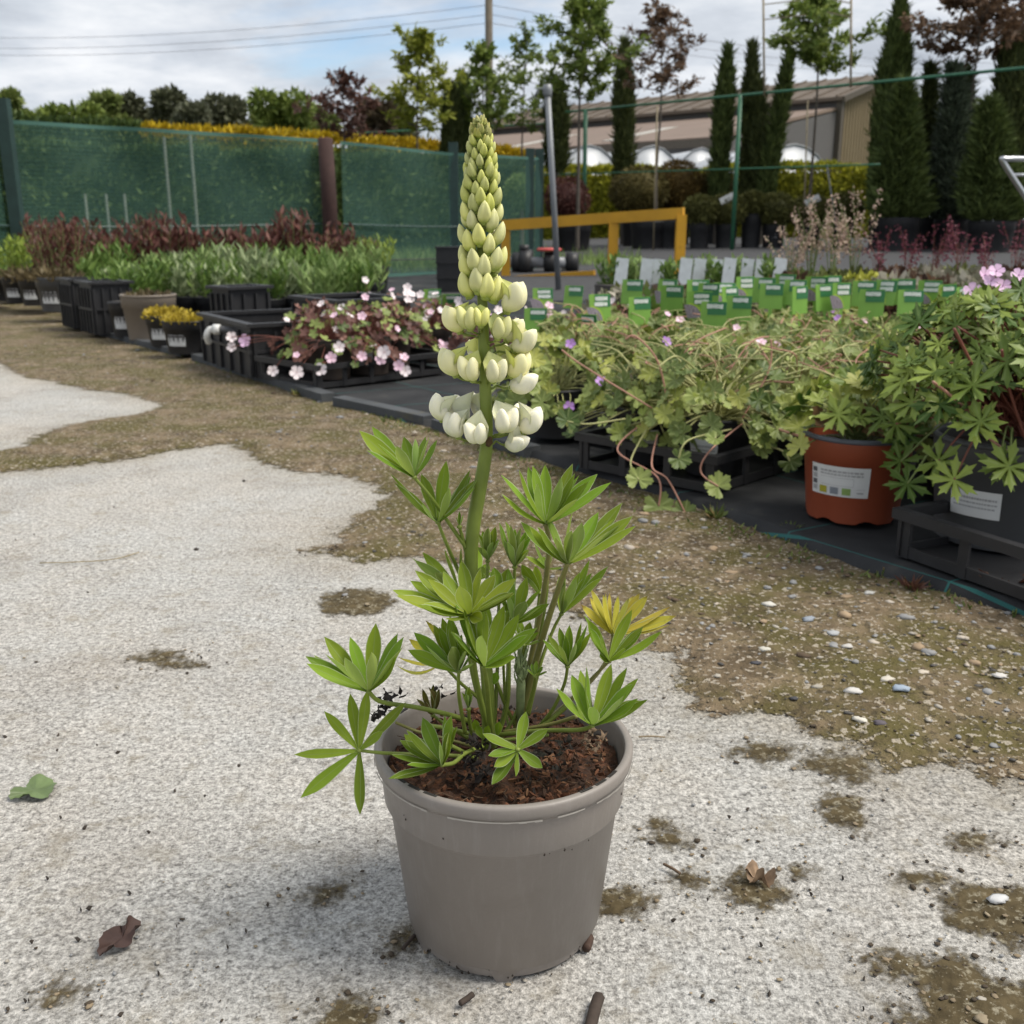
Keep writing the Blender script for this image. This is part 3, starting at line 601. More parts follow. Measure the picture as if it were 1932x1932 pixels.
leaf((600, 300), [(335, 75, .004), (395, 55, .018), (370, 170, -.014), (515, 150, -.02), (550, 105, .016), (605, 115, -.006), (655, 105, .018), (710, 120, .004)], .665, [(690, 410, .672), (780, 540, .683), (850, 640, .688)])
leaf((715, 520), [(485, 285, 0), (502, 325, -.012), (635, 285, .02), (755, 222, .02), (870, 265, .012), (905, 315, 0), (893, 350, -.012), (768, 350, -.022), (640, 430, -.024)], .678, [(755, 620, .682), (805, 735, .69), (860, 860, .69)])
leaf((1235, 530), [(1020, 290, .008), (1105, 265, -.012), (1150, 250, .02), (1185, 258, .026), (1232, 240, .016), (1365, 235, .018), (1398, 290, .004), (1485, 285, .022), (1550, 325, .008), (1020, 380, -.018), (1388, 405, -.028), (1195, 330, -.026), (1310, 300, -.018), (1445, 320, -.004)], .665, [(1250, 620, .672), (1235, 800, .688), (1190, 1050, .70), (1130, 1330, .70), (1090, 1520, .70)], w=.0118, r=(.0015, .0026), stem=M_STEM2)
leaf((1340, 720), [(1115, 515, .006), (1195, 540, -.016), (1240, 482, .02), (1365, 465, -.008), (1490, 470, .024), (1605, 423, .03), (1565, 500, .02), (1655, 488, .012), (1670, 535, -.004), (1410, 520, -.026), (1540, 560, -.02), (1285, 590, -.028)], .645, [(1300, 830, .66), (1240, 1010, .68), (1190, 1180, .695), (1110, 1480, .70)], w=.0122, r=(.0017, .0030), stem=M_STEM2)
leaf((1240, 745), [(1138, 682, .004), (1180, 620, .014), (1250, 668, -.01), (1312, 742, .006), (1200, 690, .018)], .70, [(1235, 900, .705), (1180, 1200, .705), (1130, 1500, .70)])
leaf((955, 705), [(905, 572, .002), (930, 560, .01), (958, 543, -.006), (992, 538, .008), (1012, 600, .004), (903, 640, -.006), (980, 610, -.01)], .705, [(950, 820, .70), (930, 1000, .70)], w=.008, fold=.45)
leaf((1085, 735), [(1010, 520, .004), (1040, 513, .012), (1065, 530, -.008), (1086, 548, .012), (1117, 543, -.004), (1142, 560, .008), (1166, 590, 0), (1156, 650, -.008), (1030, 600, -.01)], .695, [(1080, 850, .70), (1060, 1050, .70), (1040, 1400, .70), C3], w=.0085, fold=.5)
leaf((820, 850), [(590, 690, .004), (640, 663, .014), (600, 700, -.008), (748, 648, .018), (825, 632, .02), (700, 760, -.012)], .672, [(850, 1000, .68), (880, 1250, .69), C3])
leaf((868, 965), [(495, 845, .006), (512, 872, -.008), (603, 750, .012), (615, 917, -.02), (580, 800, .016), (740, 755, .02), (828, 702, .022), (922, 735, .018), (990, 770, .02), (1092, 790, .008), (1085, 862, -.008), (818, 825, -.026), (755, 985, -.03), (930, 990, -.03), (945, 890, -.026)], .632, [(880, 1080, .655), (900, 1280, .672), C3], mat=M_OLIVE, w=.0135, r=(.0016, .0022))
leaf((935, 1215), [(800, 910, .010), (870, 950, .02), (947, 888, .022), (1035, 918, .018), (1108, 962, .010), (1195, 1028, -.002), (780, 1045, -.008), (925, 1065, -.028), (1090, 1172, -.022), (1000, 985, .022), (1150, 1060, -.014)], .622, [(950, 1300, .645), (960, 1430, .668), C3], w=.0142, r=(.0016, .0024))
leaf((815, 1240), [(570, 1135, -.004), (598, 1050, .008), (693, 1012, .016), (735, 980, .014), (772, 970, .004), (655, 1110, -.02), (830, 1060, -.012), (872, 1150, -.018), (880, 1200, -.02), (780, 1120, -.024)], .632, [(815, 1350, .645), (845, 1530, .664)], w=.0112)
leaf((735, 1200), [(575, 1082, 0), (520, 1170, -.004), (510, 1206, -.01), (655, 992, .012), (690, 1040, .008)], .672, [(820, 1290, .68), (950, 1420, .69), C3], mat=M_YEL, w=.0085, arch=.2, label='yellow and black withering leaf')
leaf((380, 1335), [(75, 1165, .006), (80, 1200, -.008), (165, 1070, .014), (290, 1073, .012), (415, 1005, .018), (520, 1055, .014), (550, 1070, 0), (546, 1117, -.010), (170, 1155, -.020), (265, 1170, -.026), (392, 1145, -.028)], .622, [(440, 1385, .63), (600, 1410, .645), (760, 1445, .662), (870, 1480, .68)], w=.0128, r=(.0014, .0019))
leaf((335, 1620), [(20, 1640, -.004), (165, 1430, .008), (290, 1345, .014), (375, 1325, .01), (560, 1388, .006), (450, 1525, -.004), (50, 1850, -.012), (338, 1930, -.014)], .625, [(450, 1632, .632), (640, 1640, .645), (880, 1650, .665)], w=.0098, axis=(-.15, -.75, .65), arch=.04)
leaf((735, 1690), [(475, 1757, -.008), (490, 1640, 0), (530, 1570, .010), (550, 1540, .014), (640, 1460, .018), (748, 1450, .014), (780, 1450, .006), (808, 1505, .002), (565, 1690, -.016), (722, 1580, -.022)], .612, [(790, 1680, .625), (850, 1632, .645), (930, 1600, .665)], mat=M_LIME, w=.0122, r=(.0014, .0017))
leaf((1100, 1615), [(930, 1540, .004), (1140, 1432, .016), (1245, 1520, .006), (1220, 1705, -.010), (1090, 1747, -.014), (975, 1785, -.014), (958, 1645, -.006), (985, 1700, -.01)], .625, [(1085, 1600, .645), (1040, 1580, .665)], mat=M_LIME, w=.0100, axis=(.05, -.55, .83), arch=.05)
leaf((1460, 1500), [(1285, 1320, .004), (1360, 1255, .014), (1432, 1215, .016), (1552, 1202, .018), (1627, 1220, .014), (1682, 1272, .006), (1727, 1375, -.004), (1612, 1355, -.020), (1382, 1390, -.018), (1470, 1410, -.028), (1700, 1380, .006)], .632, [(1400, 1520, .645), (1200, 1525, .665), (1010, 1545, .685)], w=.0132, r=(.0014, .0018))
leaf((1340, 1215), [(1220, 1085, -.002), (1245, 1060, .008), (1300, 1025, .012), (1350, 1015, .010), (1407, 1000, .012), (1437, 1010, .004), (1456, 1050, -.006), (1300, 1110, -.014), (1380, 1100, -.014)], .678, [(1325, 1300, .685), (1270, 1420, .69), (1200, 1510, .695)], w=.0088)
leaf((1540, 1190), [(1420, 965, .006), (1440, 990, -.004), (1652, 940, .010), (1707, 1020, .006), (1797, 1045, -.004), (1622, 1130, -.022), (1495, 1160, -.02), (1500, 1060, -.014)], .688, [(1480, 1250, .692), (1380, 1350, .695), (1230, 1490, .70), (1150, 1540, .70)], w=.0108, stem=M_STEM2)
leaf((1560, 1060), [(1405, 915, .004), (1450, 835, .012), (1525, 855, .004), (1585, 872, .014), (1640, 880, -.006), (1690, 860, .012), (1730, 870, .006), (1842, 925, .004), (1867, 970, -.004), (1842, 1012, -.012), (1740, 1000, -.018)], .712, [(1530, 1180, .705), (1420, 1320, .70), (1170, 1530, .70)], mat=M_YEL, w=.0108, stem=M_STEM2, label='yellowing leaf with brown tips')
leaf((1310, 962), [(1300, 780, .006), (1345, 840, -.008), (1447, 700, .012), (1537, 730, .004), (1512, 782, -.010), (1268, 862, -.006), (1400, 760, .01)], .706, [(1270, 1040, .705), (1210, 1200, .70), (1150, 1450, .70)], w=.0105)
leaf((1205, 860), [(1118, 722, .004), (1125, 772, -.006), (1185, 730, .01)], .712, [(1190, 1000, .71), (1140, 1400, .70)], w=.010)
leaf((1075, 1010), [(1055, 738, .010), (1145, 783, .012), (1212, 840, .006), (1252, 912, -.004), (1140, 900, -.014), (1000, 830, .008), (1060, 870, -.012)], .668, [(1060, 1150, .68), (1050, 1400, .69), C3], w=.0108)
leaf((1185, 1262), [(1145, 1228, 0), (1165, 1200, .004), (1190, 1185, .004), (1222, 1215, .002), (1243, 1240, -.004), (1205, 1240, -.006)], .672, [(1175, 1330, .685), (1130, 1480, .695)], mat=M_LIME, w=.0042)
leaf((862, 1420), [(830, 1340, 0), (848, 1320, .004), (866, 1310, .002), (882, 1345, -.002), (855, 1350, -.005)], .655, [(870, 1500, .665), (890, 1580, .675)], mat=M_LIME, w=.004, fold=.5)
leaf((818, 540), [(800, 490, 0), (820, 465, .003), (838, 480, 0)], .682, [(835, 600, .687), (850, 660, .69)], mat=M_LIME, w=.003, fold=.5)
leaf((690, 1450), [(610, 1372, .004), (640, 1322, .008), (668, 1312, 0), (692, 1300, .006), (722, 1322, -.002), (650, 1380, -.008)], .69, [(760, 1500, .69), (860, 1560, .69)], mat=M_DEAD, w=.0062, arch=.2, fold=.5, label='withered olive brown leaf at the back of the pot')
leaf((1010, 890), [(930, 762, .004), (985, 735, .012), (1050, 742, .01), (1095, 790, .004), (1122, 850, -.006), (960, 820, -.01)], .702, [(1005, 1000, .70), (1000, 1250, .70), C3], w=.0105)
leaf((1130, 1115), [(1060, 962, .004), (1110, 985, .01), (1160, 1000, .008), (1202, 1050, 0), (1217, 1092, -.006), (1085, 1040, -.01)], .692, [(1120, 1220, .695), (1100, 1420, .70), C3], w=.0095)
leaf((905, 800), [(840, 690, .01), (905, 640, .014), (960, 720, .01), (985, 760, .0), (860, 740, -.01), (930, 730, -.008)], .712, [(910, 900, .71), (930, 1200, .70), C3], w=.0105)
# bare stalks crossing the soil
for pts in ([(510, 1485, .665), (620, 1530, .668), (740, 1560, .67), (880, 1600, .675)], [(670, 1500, .675), (760, 1515, .68), (900, 1545, .685)], [(780, 1600, .65), (860, 1640, .655), (900, 1660, .66)],
            [(1385, 1455, .66), (1250, 1495, .675), (1030, 1530, .685)], [(1345, 1400, .69), (1250, 1480, .69), (1150, 1540, .69)], [(985, 1250, .69), (1040, 1400, .695), (1090, 1500, .70)],
            [(890, 1230, .70), (920, 1400, .70), (960, 1530, .695)], [(1030, 1200, .71), (1040, 1400, .71), (1060, 1530, .70)], [(1240, 1030, .71), (1140, 1240, .71), (1120, 1500, .70)], [(1245, 1545, .66), (1130, 1560, .67), (1020, 1570, .675)]):
    MB().tube(spline([z2(*q) for q in pts]), rng.uniform(.0010, .0017), 7).build('stalk', rng.choice([M_STEM, M_STEM2, M_STEM]), lup, True)
# furry young shoot on the second stem and stipules round the main stem
mb = MB()
for i in range(46):
    a = rng.random() * 6.28; z_ = rng.random(); b0 = z2(1115 + 20 * math.cos(a), 1300 - 150 * z_, .693 + .003 * math.sin(a)); tip = b0 + Vector((rng.gauss(0, .002), rng.gauss(0, .002), rng.uniform(.006, .014)))
    mb.tube([b0, (b0 + tip) / 2 + Vector((rng.gauss(0, .0008), 0, 0)), tip], [.0009, .0008, .0002], 4)
mb.tube([z2(1110, 1500, .70), z2(1115, 1300, .693), z2(1120, 1150, .693)], [.003, .0034, .001], 8)
mb.build('young_shoot', plain('shoot_fuzz', (0.27, 0.33, 0.16), 0.8, 0.3, 120), lup, True)
for (x, y, tx, ty) in ((905, 1540, 890, 1470), (1000, 1550, 1010, 1480), (930, 1560, 900, 1500), (985, 1300, 1000, 1240), (940, 1570, 960, 1500)):
    o = leaflet(lup, z2(x, y, .672), z2(tx, ty, .668), Vector((0, -.6, .8)), .006, M_LIME); o.name = 'stipule'
# withered black leaves lying in the pot
def crumple(name, pts, Y, n, size, mat):
    mb = MB()
    for i in range(n):
        q = rng.choice(pts); c0 = z2(q[0] + rng.gauss(0, 22), q[1] + rng.gauss(0, 22), Y + rng.gauss(0, .004)); pth = [c0]; d = Vector((rng.gauss(0, 1), rng.gauss(0, 1), rng.gauss(0.3, .8))).normalized()
        for k in range(4): d = (d + Vector((rng.gauss(0, .5), rng.gauss(0, .5), rng.gauss(0, .5)))).normalized(); pth.append(pth[-1] + d * size * rng.uniform(.5, 1))
        w = size * rng.uniform(.5, 1.1); vs = []; fs = []
        for k, q in enumerate(pth):
            s_ = Vector((math.cos(k + i), math.sin(k * 1.3 + i), .4)).normalized() * w * (1 - abs(k - 2) / 2.6); vs += [q - s_, q + Vector((0, 0, w * .3)), q + s_]
        for k in range(4): fs += [(k * 3, k * 3 + 1, k * 3 + 4, k * 3 + 3), (k * 3 + 1, k * 3 + 2, k * 3 + 5, k * 3 + 4)]
        mb.add(vs, fs)
    return mb.build(name, mat, lup, True)
crumple('withered_leaf', [(420, 1420), (470, 1405), (450, 1440), (500, 1400)], .668, 26, .0032, M_BLACK)['label'] = 'black crumpled leaf hanging over the left rim'
crumple('withered_leaf', [(490, 1370), (545, 1375)], .674, 7, .0026, M_BLACK)
crumple('withered_leaf', [(720, 1330), (740, 1360)], .70, 8, .0024, M_BLACK)
crumple('withered_leaf', [(910, 1690), (900, 1640), (930, 1740), (890, 1600), (940, 1660)], .642, 46, .0034, M_BLACK)['label'] = 'dark rotted leaf on the soil at the front'
crumple('withered_leaf', [(1460, 1560), (1490, 1590), (1440, 1590)], .655, 22, .0030, plain('withered_brown', (0.16, 0.11, 0.07), .9, .4, 200))['label'] = 'curled pale brown dead leaf at the right'
crumple('withered_leaf', [(1200, 1620), (1300, 1600), (1250, 1680)], .645, 22, .0026, plain('withered_dark', (0.05, 0.045, 0.035), .9, .5, 200))
mb = MB()
for i in range(40):
    a = rng.random() * 6.283; r = 0.078 * math.sqrt(rng.random()); q = Vector((r * math.cos(a), r * math.sin(a), .141)); d = rng.random() * 6.28; L = rng.uniform(.006, .018)
    mb.tube([q, q + Vector((math.cos(d), math.sin(d), .12)) * L * .5, q + Vector((math.cos(d + .4), math.sin(d + .4), 0)) * L], .0003, 4)
tag(mb.build('root_fibres', plain('fibre', (0.12, 0.075, 0.045), .9), soil), kind='stuff')

# ---- flower spike
SY = .690
axis_pts = [Vector((-0.0115, 0.016, 0.131)), z2(958, 1400, SY), z2(948, 1230, SY), z2(915, 1000, SY), z2(880, 800, SY), z2(874, 680, SY), z2(885, 540, SY), z2(908, 400, SY), z2(940, 220, SY)]
axis_pts += [z3(465, 1790, SY), z3(456, 1500, SY), z3(448, 1250, SY), z3(440, 1000, SY), z3(437, 700, SY), z3(434, 400, SY), z3(430, 200, SY), z3(428, 110, SY)]
sp_ = spline(axis_pts, 6); rad = []
for q in sp_:
    z_ = q.z; rad.append(np.interp(z_, [.13, .17, .20, .28, .33, .37, .41, .45, .50, .54, .58], [.0052, .0049, .0046, .0049, .0049, .0043, .0040, .0036, .0030, .0022, .0010]))
spike = MB().tube(sp_, rad, 20).build('flower_spike', M_STEM, lup, True)
MB().tube([z2(955, 150, SY - .004), z2(962, 130, SY - .0043), z2(968, 105, SY - .004)], [.0016, .0026, .0012], 8).build('scar', plain('stem_scar', (0.10, 0.06, 0.03), .9, .4, 300), spike, True)
def axis_at(z_):
    for a, b in zip(sp_, sp_[1:]):
        if a.z <= z_ <= b.z: return a.lerp(b, (z_ - a.z) / max(1e-6, b.z - a.z))
    return sp_[-1]
def petal_mat(name, base, body, tip):
    m, t, p = nodes_of(name); tc = N(t, 'ShaderNodeTexCoord'); sx = N(t, 'ShaderNodeSeparateXYZ'); t.links.new(tc.outputs['Generated'], sx.inputs[0])
    oi = N(t, 'ShaderNodeObjectInfo'); n_ = noise(t, tc.outputs['Object'], 260, 3.0)
    f = mth(t, 'ADD', sx.outputs[2], mth(t, 'MULTIPLY', mth(t, 'SUBTRACT', n_, .5), .12))
    c = ramp(t, f, [(0.08, base), (0.34, body), (1.0, tip)]); hv = N(t, 'ShaderNodeHueSaturation'); t.links.new(c, hv.inputs['Color'])
    t.links.new(mth(t, 'ADD', mth(t, 'MULTIPLY', oi.outputs['Random'], .16), .92), hv.inputs['Value']); t.links.new(mth(t, 'ADD', mth(t, 'MULTIPLY', oi.outputs['Random'], .3), .85), hv.inputs['Saturation'])
    t.links.new(hv.outputs[0], p.inputs['Base Color']); p.inputs['Roughness'].default_value = .5; p.inputs['Specular IOR Level'].default_value = .3
    p.inputs['Subsurface Weight'].default_value = .25; p.inputs['Subsurface Radius'].default_value = (.004, .004, .002); p.inputs['Subsurface Scale'].default_value = .5
    return m
PW = [petal_mat('petal_white', (.60, .60, .30), (.83, .80, .62), (.86, .825, .68)), petal_mat('petal_cream', (.47, .53, .15), (.765, .735, .42), (.80, .765, .50)), petal_mat('petal_green', (.25, .34, .05), (.64, .64, .25), (.70, .68, .31)), petal_mat('bud_green', (.17, .25, .045), (.46, .49, .145), (.54, .54, .20)), petal_mat('bud_olive', (.20, .24, .06), (.35, .37, .10), (.38, .34, .12))]
BAN = [petal_mat('banner_white', (.60, .64, .36), (.74, .755, .56), (.75, .75, .56)), petal_mat('banner_cream', (.50, .58, .14), (.63, .67, .22), (.70, .72, .28)), petal_mat('banner_green', (.36, .45, .09), (.56, .62, .2), (.60, .64, .25))]
M_CAL = plain('calyx', (.26, .32, .07), .6, .2, 200)
def egg(mb, base, d, up, L, w, th, crease=0.0, mi=0, seg=14, ns=9, point=.55, bend=0.0, pw=.72):
    """closed pillow: base at the calyx, long axis d, wide along side, thick along up"""
    d, s, u = frame(d, up); vs = []; fs = []
    for i in range(ns + 1):
        t = i / ns; prof = math.sin(math.pi * t ** point) ** pw if 0 < t < 1 else .04
        c = base + d * (L * t) + u * (bend * L * math.sin(math.pi * t))
        for k in range(seg):
            a = 2 * math.pi * k / seg; x, y = math.cos(a), math.sin(a); y2 = y * (1 - crease * (1 - abs(x)) ** 3 * (1 if y > 0 else .3))
            vs.append(c + s * (w / 2 * prof * x) + u * (th / 2 * prof * y2))
    for i in range(ns):
        for k in range(seg): k2 = (k + 1) % seg; fs.append((i * seg + k, i * seg + k2, (i + 1) * seg + k2, (i + 1) * seg + k))
    fs += [tuple(range(seg - 1, -1, -1)), tuple(range(ns * seg, (ns + 1) * seg))]
    mb.add(vs, fs, mi)
def bloom_mesh(stage, L=.0172, seed=0, open_=1.0):
    """flower facing +X: two inflated wings, folded banner behind, calyx and stalk"""
    r_ = random.Random(seed); mb = MB(); b0 = Vector((.0052, 0, .0008)); tilt = r_.uniform(.85, 1.15)
    d = Vector((math.cos(tilt), 0, math.sin(tilt)))
    for sg in (-1, 1): egg(mb, b0 + Vector((0, sg * L * .06, 0)), d + Vector((0, sg * (.17 + r_.uniform(0, .07)), 0)), Vector((1, 0, -.3)), L * r_.uniform(.97, 1.03), L * .44, L * .62, .0, 0, 16, 13, .86, .07, .58)
    # banner: sheet with two lobes folded back around the wings
    nb = 8; vs = []; fs = []; fan = .62 * open_
    for i in range(nb + 1):
        t = i / nb; wd = L * (.12 + .62 * math.sin(math.pi * min(1, t * .62 + .02)) ** .9) * (1 if t < .78 else max(.12, (1 - t) / .22) ** .6)
        c = b0 + Vector((-.0012 - .0034 * open_ * t ** 2, 0, L * 1.0 * t))
        for k in range(7):
            u = k / 6 * 2 - 1; vs.append(c + Vector((fan * wd * .85 * abs(u) ** 1.5 - .0004, wd * .62 * u, -.0012 * abs(u))))
    for i in range(nb):
        for k in range(6): fs.append((i * 7 + k, i * 7 + k + 1, (i + 1) * 7 + k + 1, (i + 1) * 7 + k))
    off = [v + Vector((-.0005, 0, 0)) for v in vs]
    mb.add(vs, fs, 1); mb.add(off, [tuple(reversed(f)) for f in fs], 1)
    egg(mb, b0 - Vector((.0012, 0, .0014)), Vector((.7, 0, .7)), Vector((1, 0, -.3)), .0062, .0052, .0050, 0, 2, 8, 5)
    mb.tube([(-.004, 0, -.0022), (.001, 0, -.0016), (b0.x, 0, b0.z - .0004)], [.0007, .0008, .0011], 6, 3)
    return mb.mesh('flower', [PW[stage], BAN[stage], M_CAL, M_STEM], True)
def bud_mesh(stage, L, seed=0):
    mb = MB(); r_ = random.Random(seed); d = Vector((.42 + r_.uniform(-.1, .1), 0, 1))
    egg(mb, Vector((.0006, 0, 0)), d, Vector((1, 0, -.3)), L * 1.12, L * .62, L * .58, .42, 0, 16, 10, .76 if stage < 4 else .66, .08, .66)
    egg(mb, Vector((0, 0, -.0008)), Vector((.5, 0, .9)), Vector((1, 0, -.3)), L * .42, L * .44, L * .42, 0, 1, 8, 5)
    for sgn in (-1, 1): mb.tube([(.0006, sgn * L * .18, L * .1), (.0030, sgn * L * .2, L * .32), (.0022, sgn * L * .12, L * .52)], [.0006, .0006, .0002], 4, 1)
    return mb.mesh('bud', [PW[stage], M_CAL if stage < 4 else PW[3]], True)
BL = [[bloom_mesh(0, .0190, s, 1.15) for s in range(3)], [bloom_mesh(1, .0180, s + 5, 1.15) for s in range(3)], [bloom_mesh(2, .0165, s + 9, .55) for s in range(3)]]
def bloom(zx, zy, stage, az, tilt=0.0, scl=1.0, i=0, depth=None):
    """flower placed with its middle at a zoom pixel; az 0 faces right, -90 faces the camera"""
    a = math.radians(az); R = Matrix.Rotation(a, 4, 'Z') @ Matrix.Rotation(tilt, 4, 'Y') @ Matrix.Scale(scl, 4)
    y = SY + (math.sin(a) * .016 if depth is None else depth); mid = R @ Vector((.0095, 0, .0085)); loc = z3(zx, zy, y) - mid
    put('flower', BL[stage][i % 3], spike, M4=Matrix.Translation(loc) @ R)
    ax = axis_at(loc.z - .004); root = loc + R @ Vector((-.004, 0, -.0022)); dn = (root - ax); dn = ax + dn.normalized() * .0036 if dn.length > .004 else ax
    MB().tube([dn, (dn + root) / 2 - Vector((0, 0, .0008)), root + (root - dn) * .02], [.0011, .0008, .0008], 6).build('flower_stalk', M_STEM, spike, True)
fl = [(225, 1640, 0, 190, -.25, 1.0), (330, 1640, 0, 150, 0, 1.1), (300, 1735, 0, 215, -.1, 1.0), (415, 1775, 0, 250, .35, 1.05), (555, 1700, 0, 300, -.1, 1.08), (690, 1715, 0, 350, .15, 1.08), (620, 1690, 0, 30, 0, 1.0), (610, 1815, 0, 330, .55, .9), (425, 1625, 0, 95, 0, .9),
      (275, 1405, 1, 200, -.1, 1.12), (375, 1440, 1, 240, 0, 1.05), (510, 1445, 1, 295, 0, 1.05), (630, 1420, 1, 340, .1, 1.1), (650, 1505, 0, 345, .45, 1.05), (405, 1335, 1, 100, 0, .85), (560, 1360, 1, 40, 0, .9),
      (290, 1175, 1, 200, 0, 1.08), (365, 1160, 2, 245, -.1, 1.02), (435, 1155, 2, 275, -.15, .85), (540, 1215, 2, 305, -.05, 1.0), (600, 1230, 1, 20, 0, 1.0), (660, 1290, 1, 345, .25, 1.1), (608, 1055, 1, 340, 0, 1.25)]
for i, f in enumerate(fl): bloom(f[0] + (f[0] - 450) * (.06 if i < 9 else .02), f[1] + (12 if i < 9 else 0), *f[2:], i=i)
BUDS = {}
def bud(zx, zy, az, L, stage, seed=0):
    key = (stage, round(L * 2000), seed % 2)
    if key not in BUDS: BUDS[key] = bud_mesh(stage, L, seed % 2)
    a = math.radians(az); R = Matrix.Rotation(a, 4, 'Z'); mid = R @ Vector((L * .22, 0, L * .5))
    c = z3(zx, zy, SY + math.sin(a) * (.004 + L * .35)); put('bud', BUDS[key], spike, M4=Matrix.Translation(c - mid) @ R)
for x, y, az in ((355, 995, 205), (415, 970, 250), (465, 1000, 285), (515, 1020, 320), (400, 960, 130), (480, 960, 60)): bud(x, y, az, .0165, 2, x)
whorls = [(860, 9, 96, .0146, 2), (738, 9, 92, .0140, 2), (622, 9, 84, .0130, 2), (530, 10, 80, .0120, 3), (452, 10, 76, .0100, 3), (385, 10, 72, .0092, 3), (325, 9, 64, .0084, 3), (272, 9, 58, .0076, 3), (226, 9, 50, .0068, 3), (186, 8, 44, .0060, 4), (152, 7, 36, .0054, 4), (122, 6, 26, .0048, 4), (98, 4, 12, .0042, 4)]
for wi, (zy, cnt, rr_, L, stg) in enumerate(whorls):
    cx_ = 430 + 12 * (zy - 80) / 900
    for k in range(cnt):
        az = 360 * k / cnt + wi * 18 + rng.uniform(-7, 7); a = math.radians(az)
        bud(cx_ + rr_ * math.cos(a) * .93, zy + (22 if k % 2 else -20) * min(1, L / .012) + rng.uniform(-8, 8) - 10 * math.sin(a), az, L * rng.uniform(.93, 1.07), stg, k)
# ================================================================== PLANT AND POT BUILDERS
M_BLK = plain('black_plastic', (0.022, 0.022, 0.024), 0.5, 0.25, 20, 0.05, 200, 0.4, dirt=((0.10, 0.09, 0.075), 30, 0.62, 0.55))
M_GRYP = plain('grey_plastic', (0.065, 0.067, 0.070), 0.5, 0.15, 10, 0.05, 200, 0.4, dirt=((0.12, 0.11, 0.09), 30, 0.64, 0.5))
M_TERRA = plain('terracotta_plastic', (0.27, 0.062, 0.028), 0.45, 0.1, 8, 0.04, 200, 0.4, dirt=((0.12, 0.05, 0.03), 40, 0.66, 0.5))
M_RIMG = plain('grey_blue_rim', (0.085, 0.095, 0.115), 0.45, 0.1)
M_COMP = plain('compost', (0.03, 0.02, 0.014), 0.95, 0.5, 60, 1.0, 90)
M_PAPER = plain('white_label', (0.62, 0.63, 0.63), 0.55, 0.06, 20)
M_INK = plain('label_ink', (0.10, 0.10, 0.11), 0.6)
M_INKL = plain('label_ink_faint', (0.36, 0.36, 0.37), 0.6)
def pot_part(root, rt, rb, h, mat, z0=0.0, rim_mat=None, collar=True, feet=False, seg=40, name='pot'):
    mb = MB()
    if feet: wob = lambda i, a: (0.006 * max(0, math.sin(a * 7)) if i == 0 else 0)
    else: wob = None
    pr = [(rb, 0), (rb + (rt - rb) * .06, h * .06)]
    if collar: pr += [(rb + (rt - rb) * .60, h * .70), (rb + (rt - rb) * .78, h * .715), (rb + (rt - rb) * .86, h * .95)]
    else: pr += [(rb + (rt - rb) * .84, h * .95)]
    mb.lathe(pr, seg, (0, 0, z0), wob=wob); mb.lathe([(rb * .96, h * .05), (rt * .93, h * .97)], seg, (0, 0, z0)); mb.lathe([(0, h * .05), (rb * .97, h * .05)], seg, (0, 0, z0))
    o = mb.build(name, mat, root, True)
    k = rt * .045
    mb = MB(); mb.lathe([(pr[-1][0], h * .945), (rt - k * .2, h * .95), (rt, h * .97), (rt - k * .3, h), (rt - k * 1.4, h), (rt * .93, h * .965)], seg, (0, 0, z0)); mb.build('rim', rim_mat or mat, o, True)
    mb = MB(); mb.lathe([(0, h * .86), (rt * .5, h * .865), (rt * .925, h * .85)], 20, (0, 0, z0)); mb.build('compost', M_COMP, root, True)
    return o
def sticker(pot, r0, r1, z0, z1, a0, a1, seed=0, fancy=False, name='label'):
    """paper label wrapped on the pot wall, with illegible print"""
    mb = MB(); seg = 10; e = .0012
    mb.lathe([(r0 + e, z0), (r1 + e, z1)], seg, a0=a0, a1=a1); o = mb.build(name, M_PAPER, pot, True)
    r_ = random.Random(seed)
    def patch(nm, u0, u1, v0, v1, mat, lift=.0006):
        m2 = MB(); rr0 = r0 + (r1 - r0) * v0 + e + lift; rr1 = r0 + (r1 - r0) * v1 + e + lift; zz0 = z0 + (z1 - z0) * v0; zz1 = z0 + (z1 - z0) * v1
        m2.lathe([(rr0, zz0), (rr1, zz1)], 4, a0=a0 + (a1 - a0) * u0, a1=a0 + (a1 - a0) * u1); return m2.build(nm, mat, pot, True)
    m2 = MB()
    rows = [(.80, .86), (.70, .75)] if fancy else [(.66, .74), (.50, .56), (.34, .40)]
    for v0, v1 in rows:
        u = .20 if fancy else .08
        while u < .9:
            w = r_.uniform(.025, .07); rr0 = r0 + (r1 - r0) * v0 + e + .0006
            m2.lathe([(rr0, z0 + (z1 - z0) * v0), (r0 + (r1 - r0) * v1 + e + .0006, z0 + (z1 - z0) * v1)], 2, a0=a0 + (a1 - a0) * u, a1=a0 + (a1 - a0) * min(u + w, .94)); u += w + .015
    m2.build('print', M_INKL, pot, True)
    if fancy:
        for i in range(4): patch('print_block', .03, .12, .12 + .2 * i, .27 + .2 * i, M_INK if i % 2 else M_INKL)
        for i, mt in enumerate((plain('print_ochre', (.36, .33, .03), .6), plain('print_grey', (.2, .22, .25), .6), plain('print_green', (.24, .36, .11), .6))): patch('print_block', .18 + .20 * i, .32 + .20 * i, .07, .30, mt)
        patch('print_frame', .20, .76, .36, .37, M_INKL); patch('print_frame', .20, .76, .62, .63, M_INKL); patch('print_frame', .755, .76, .36, .63, M_INKL)
        patch('print_frame', .80, .94, .28, .29, M_INKL); patch('print_block', .82, .92, .14, .19, M_INKL)
    return o
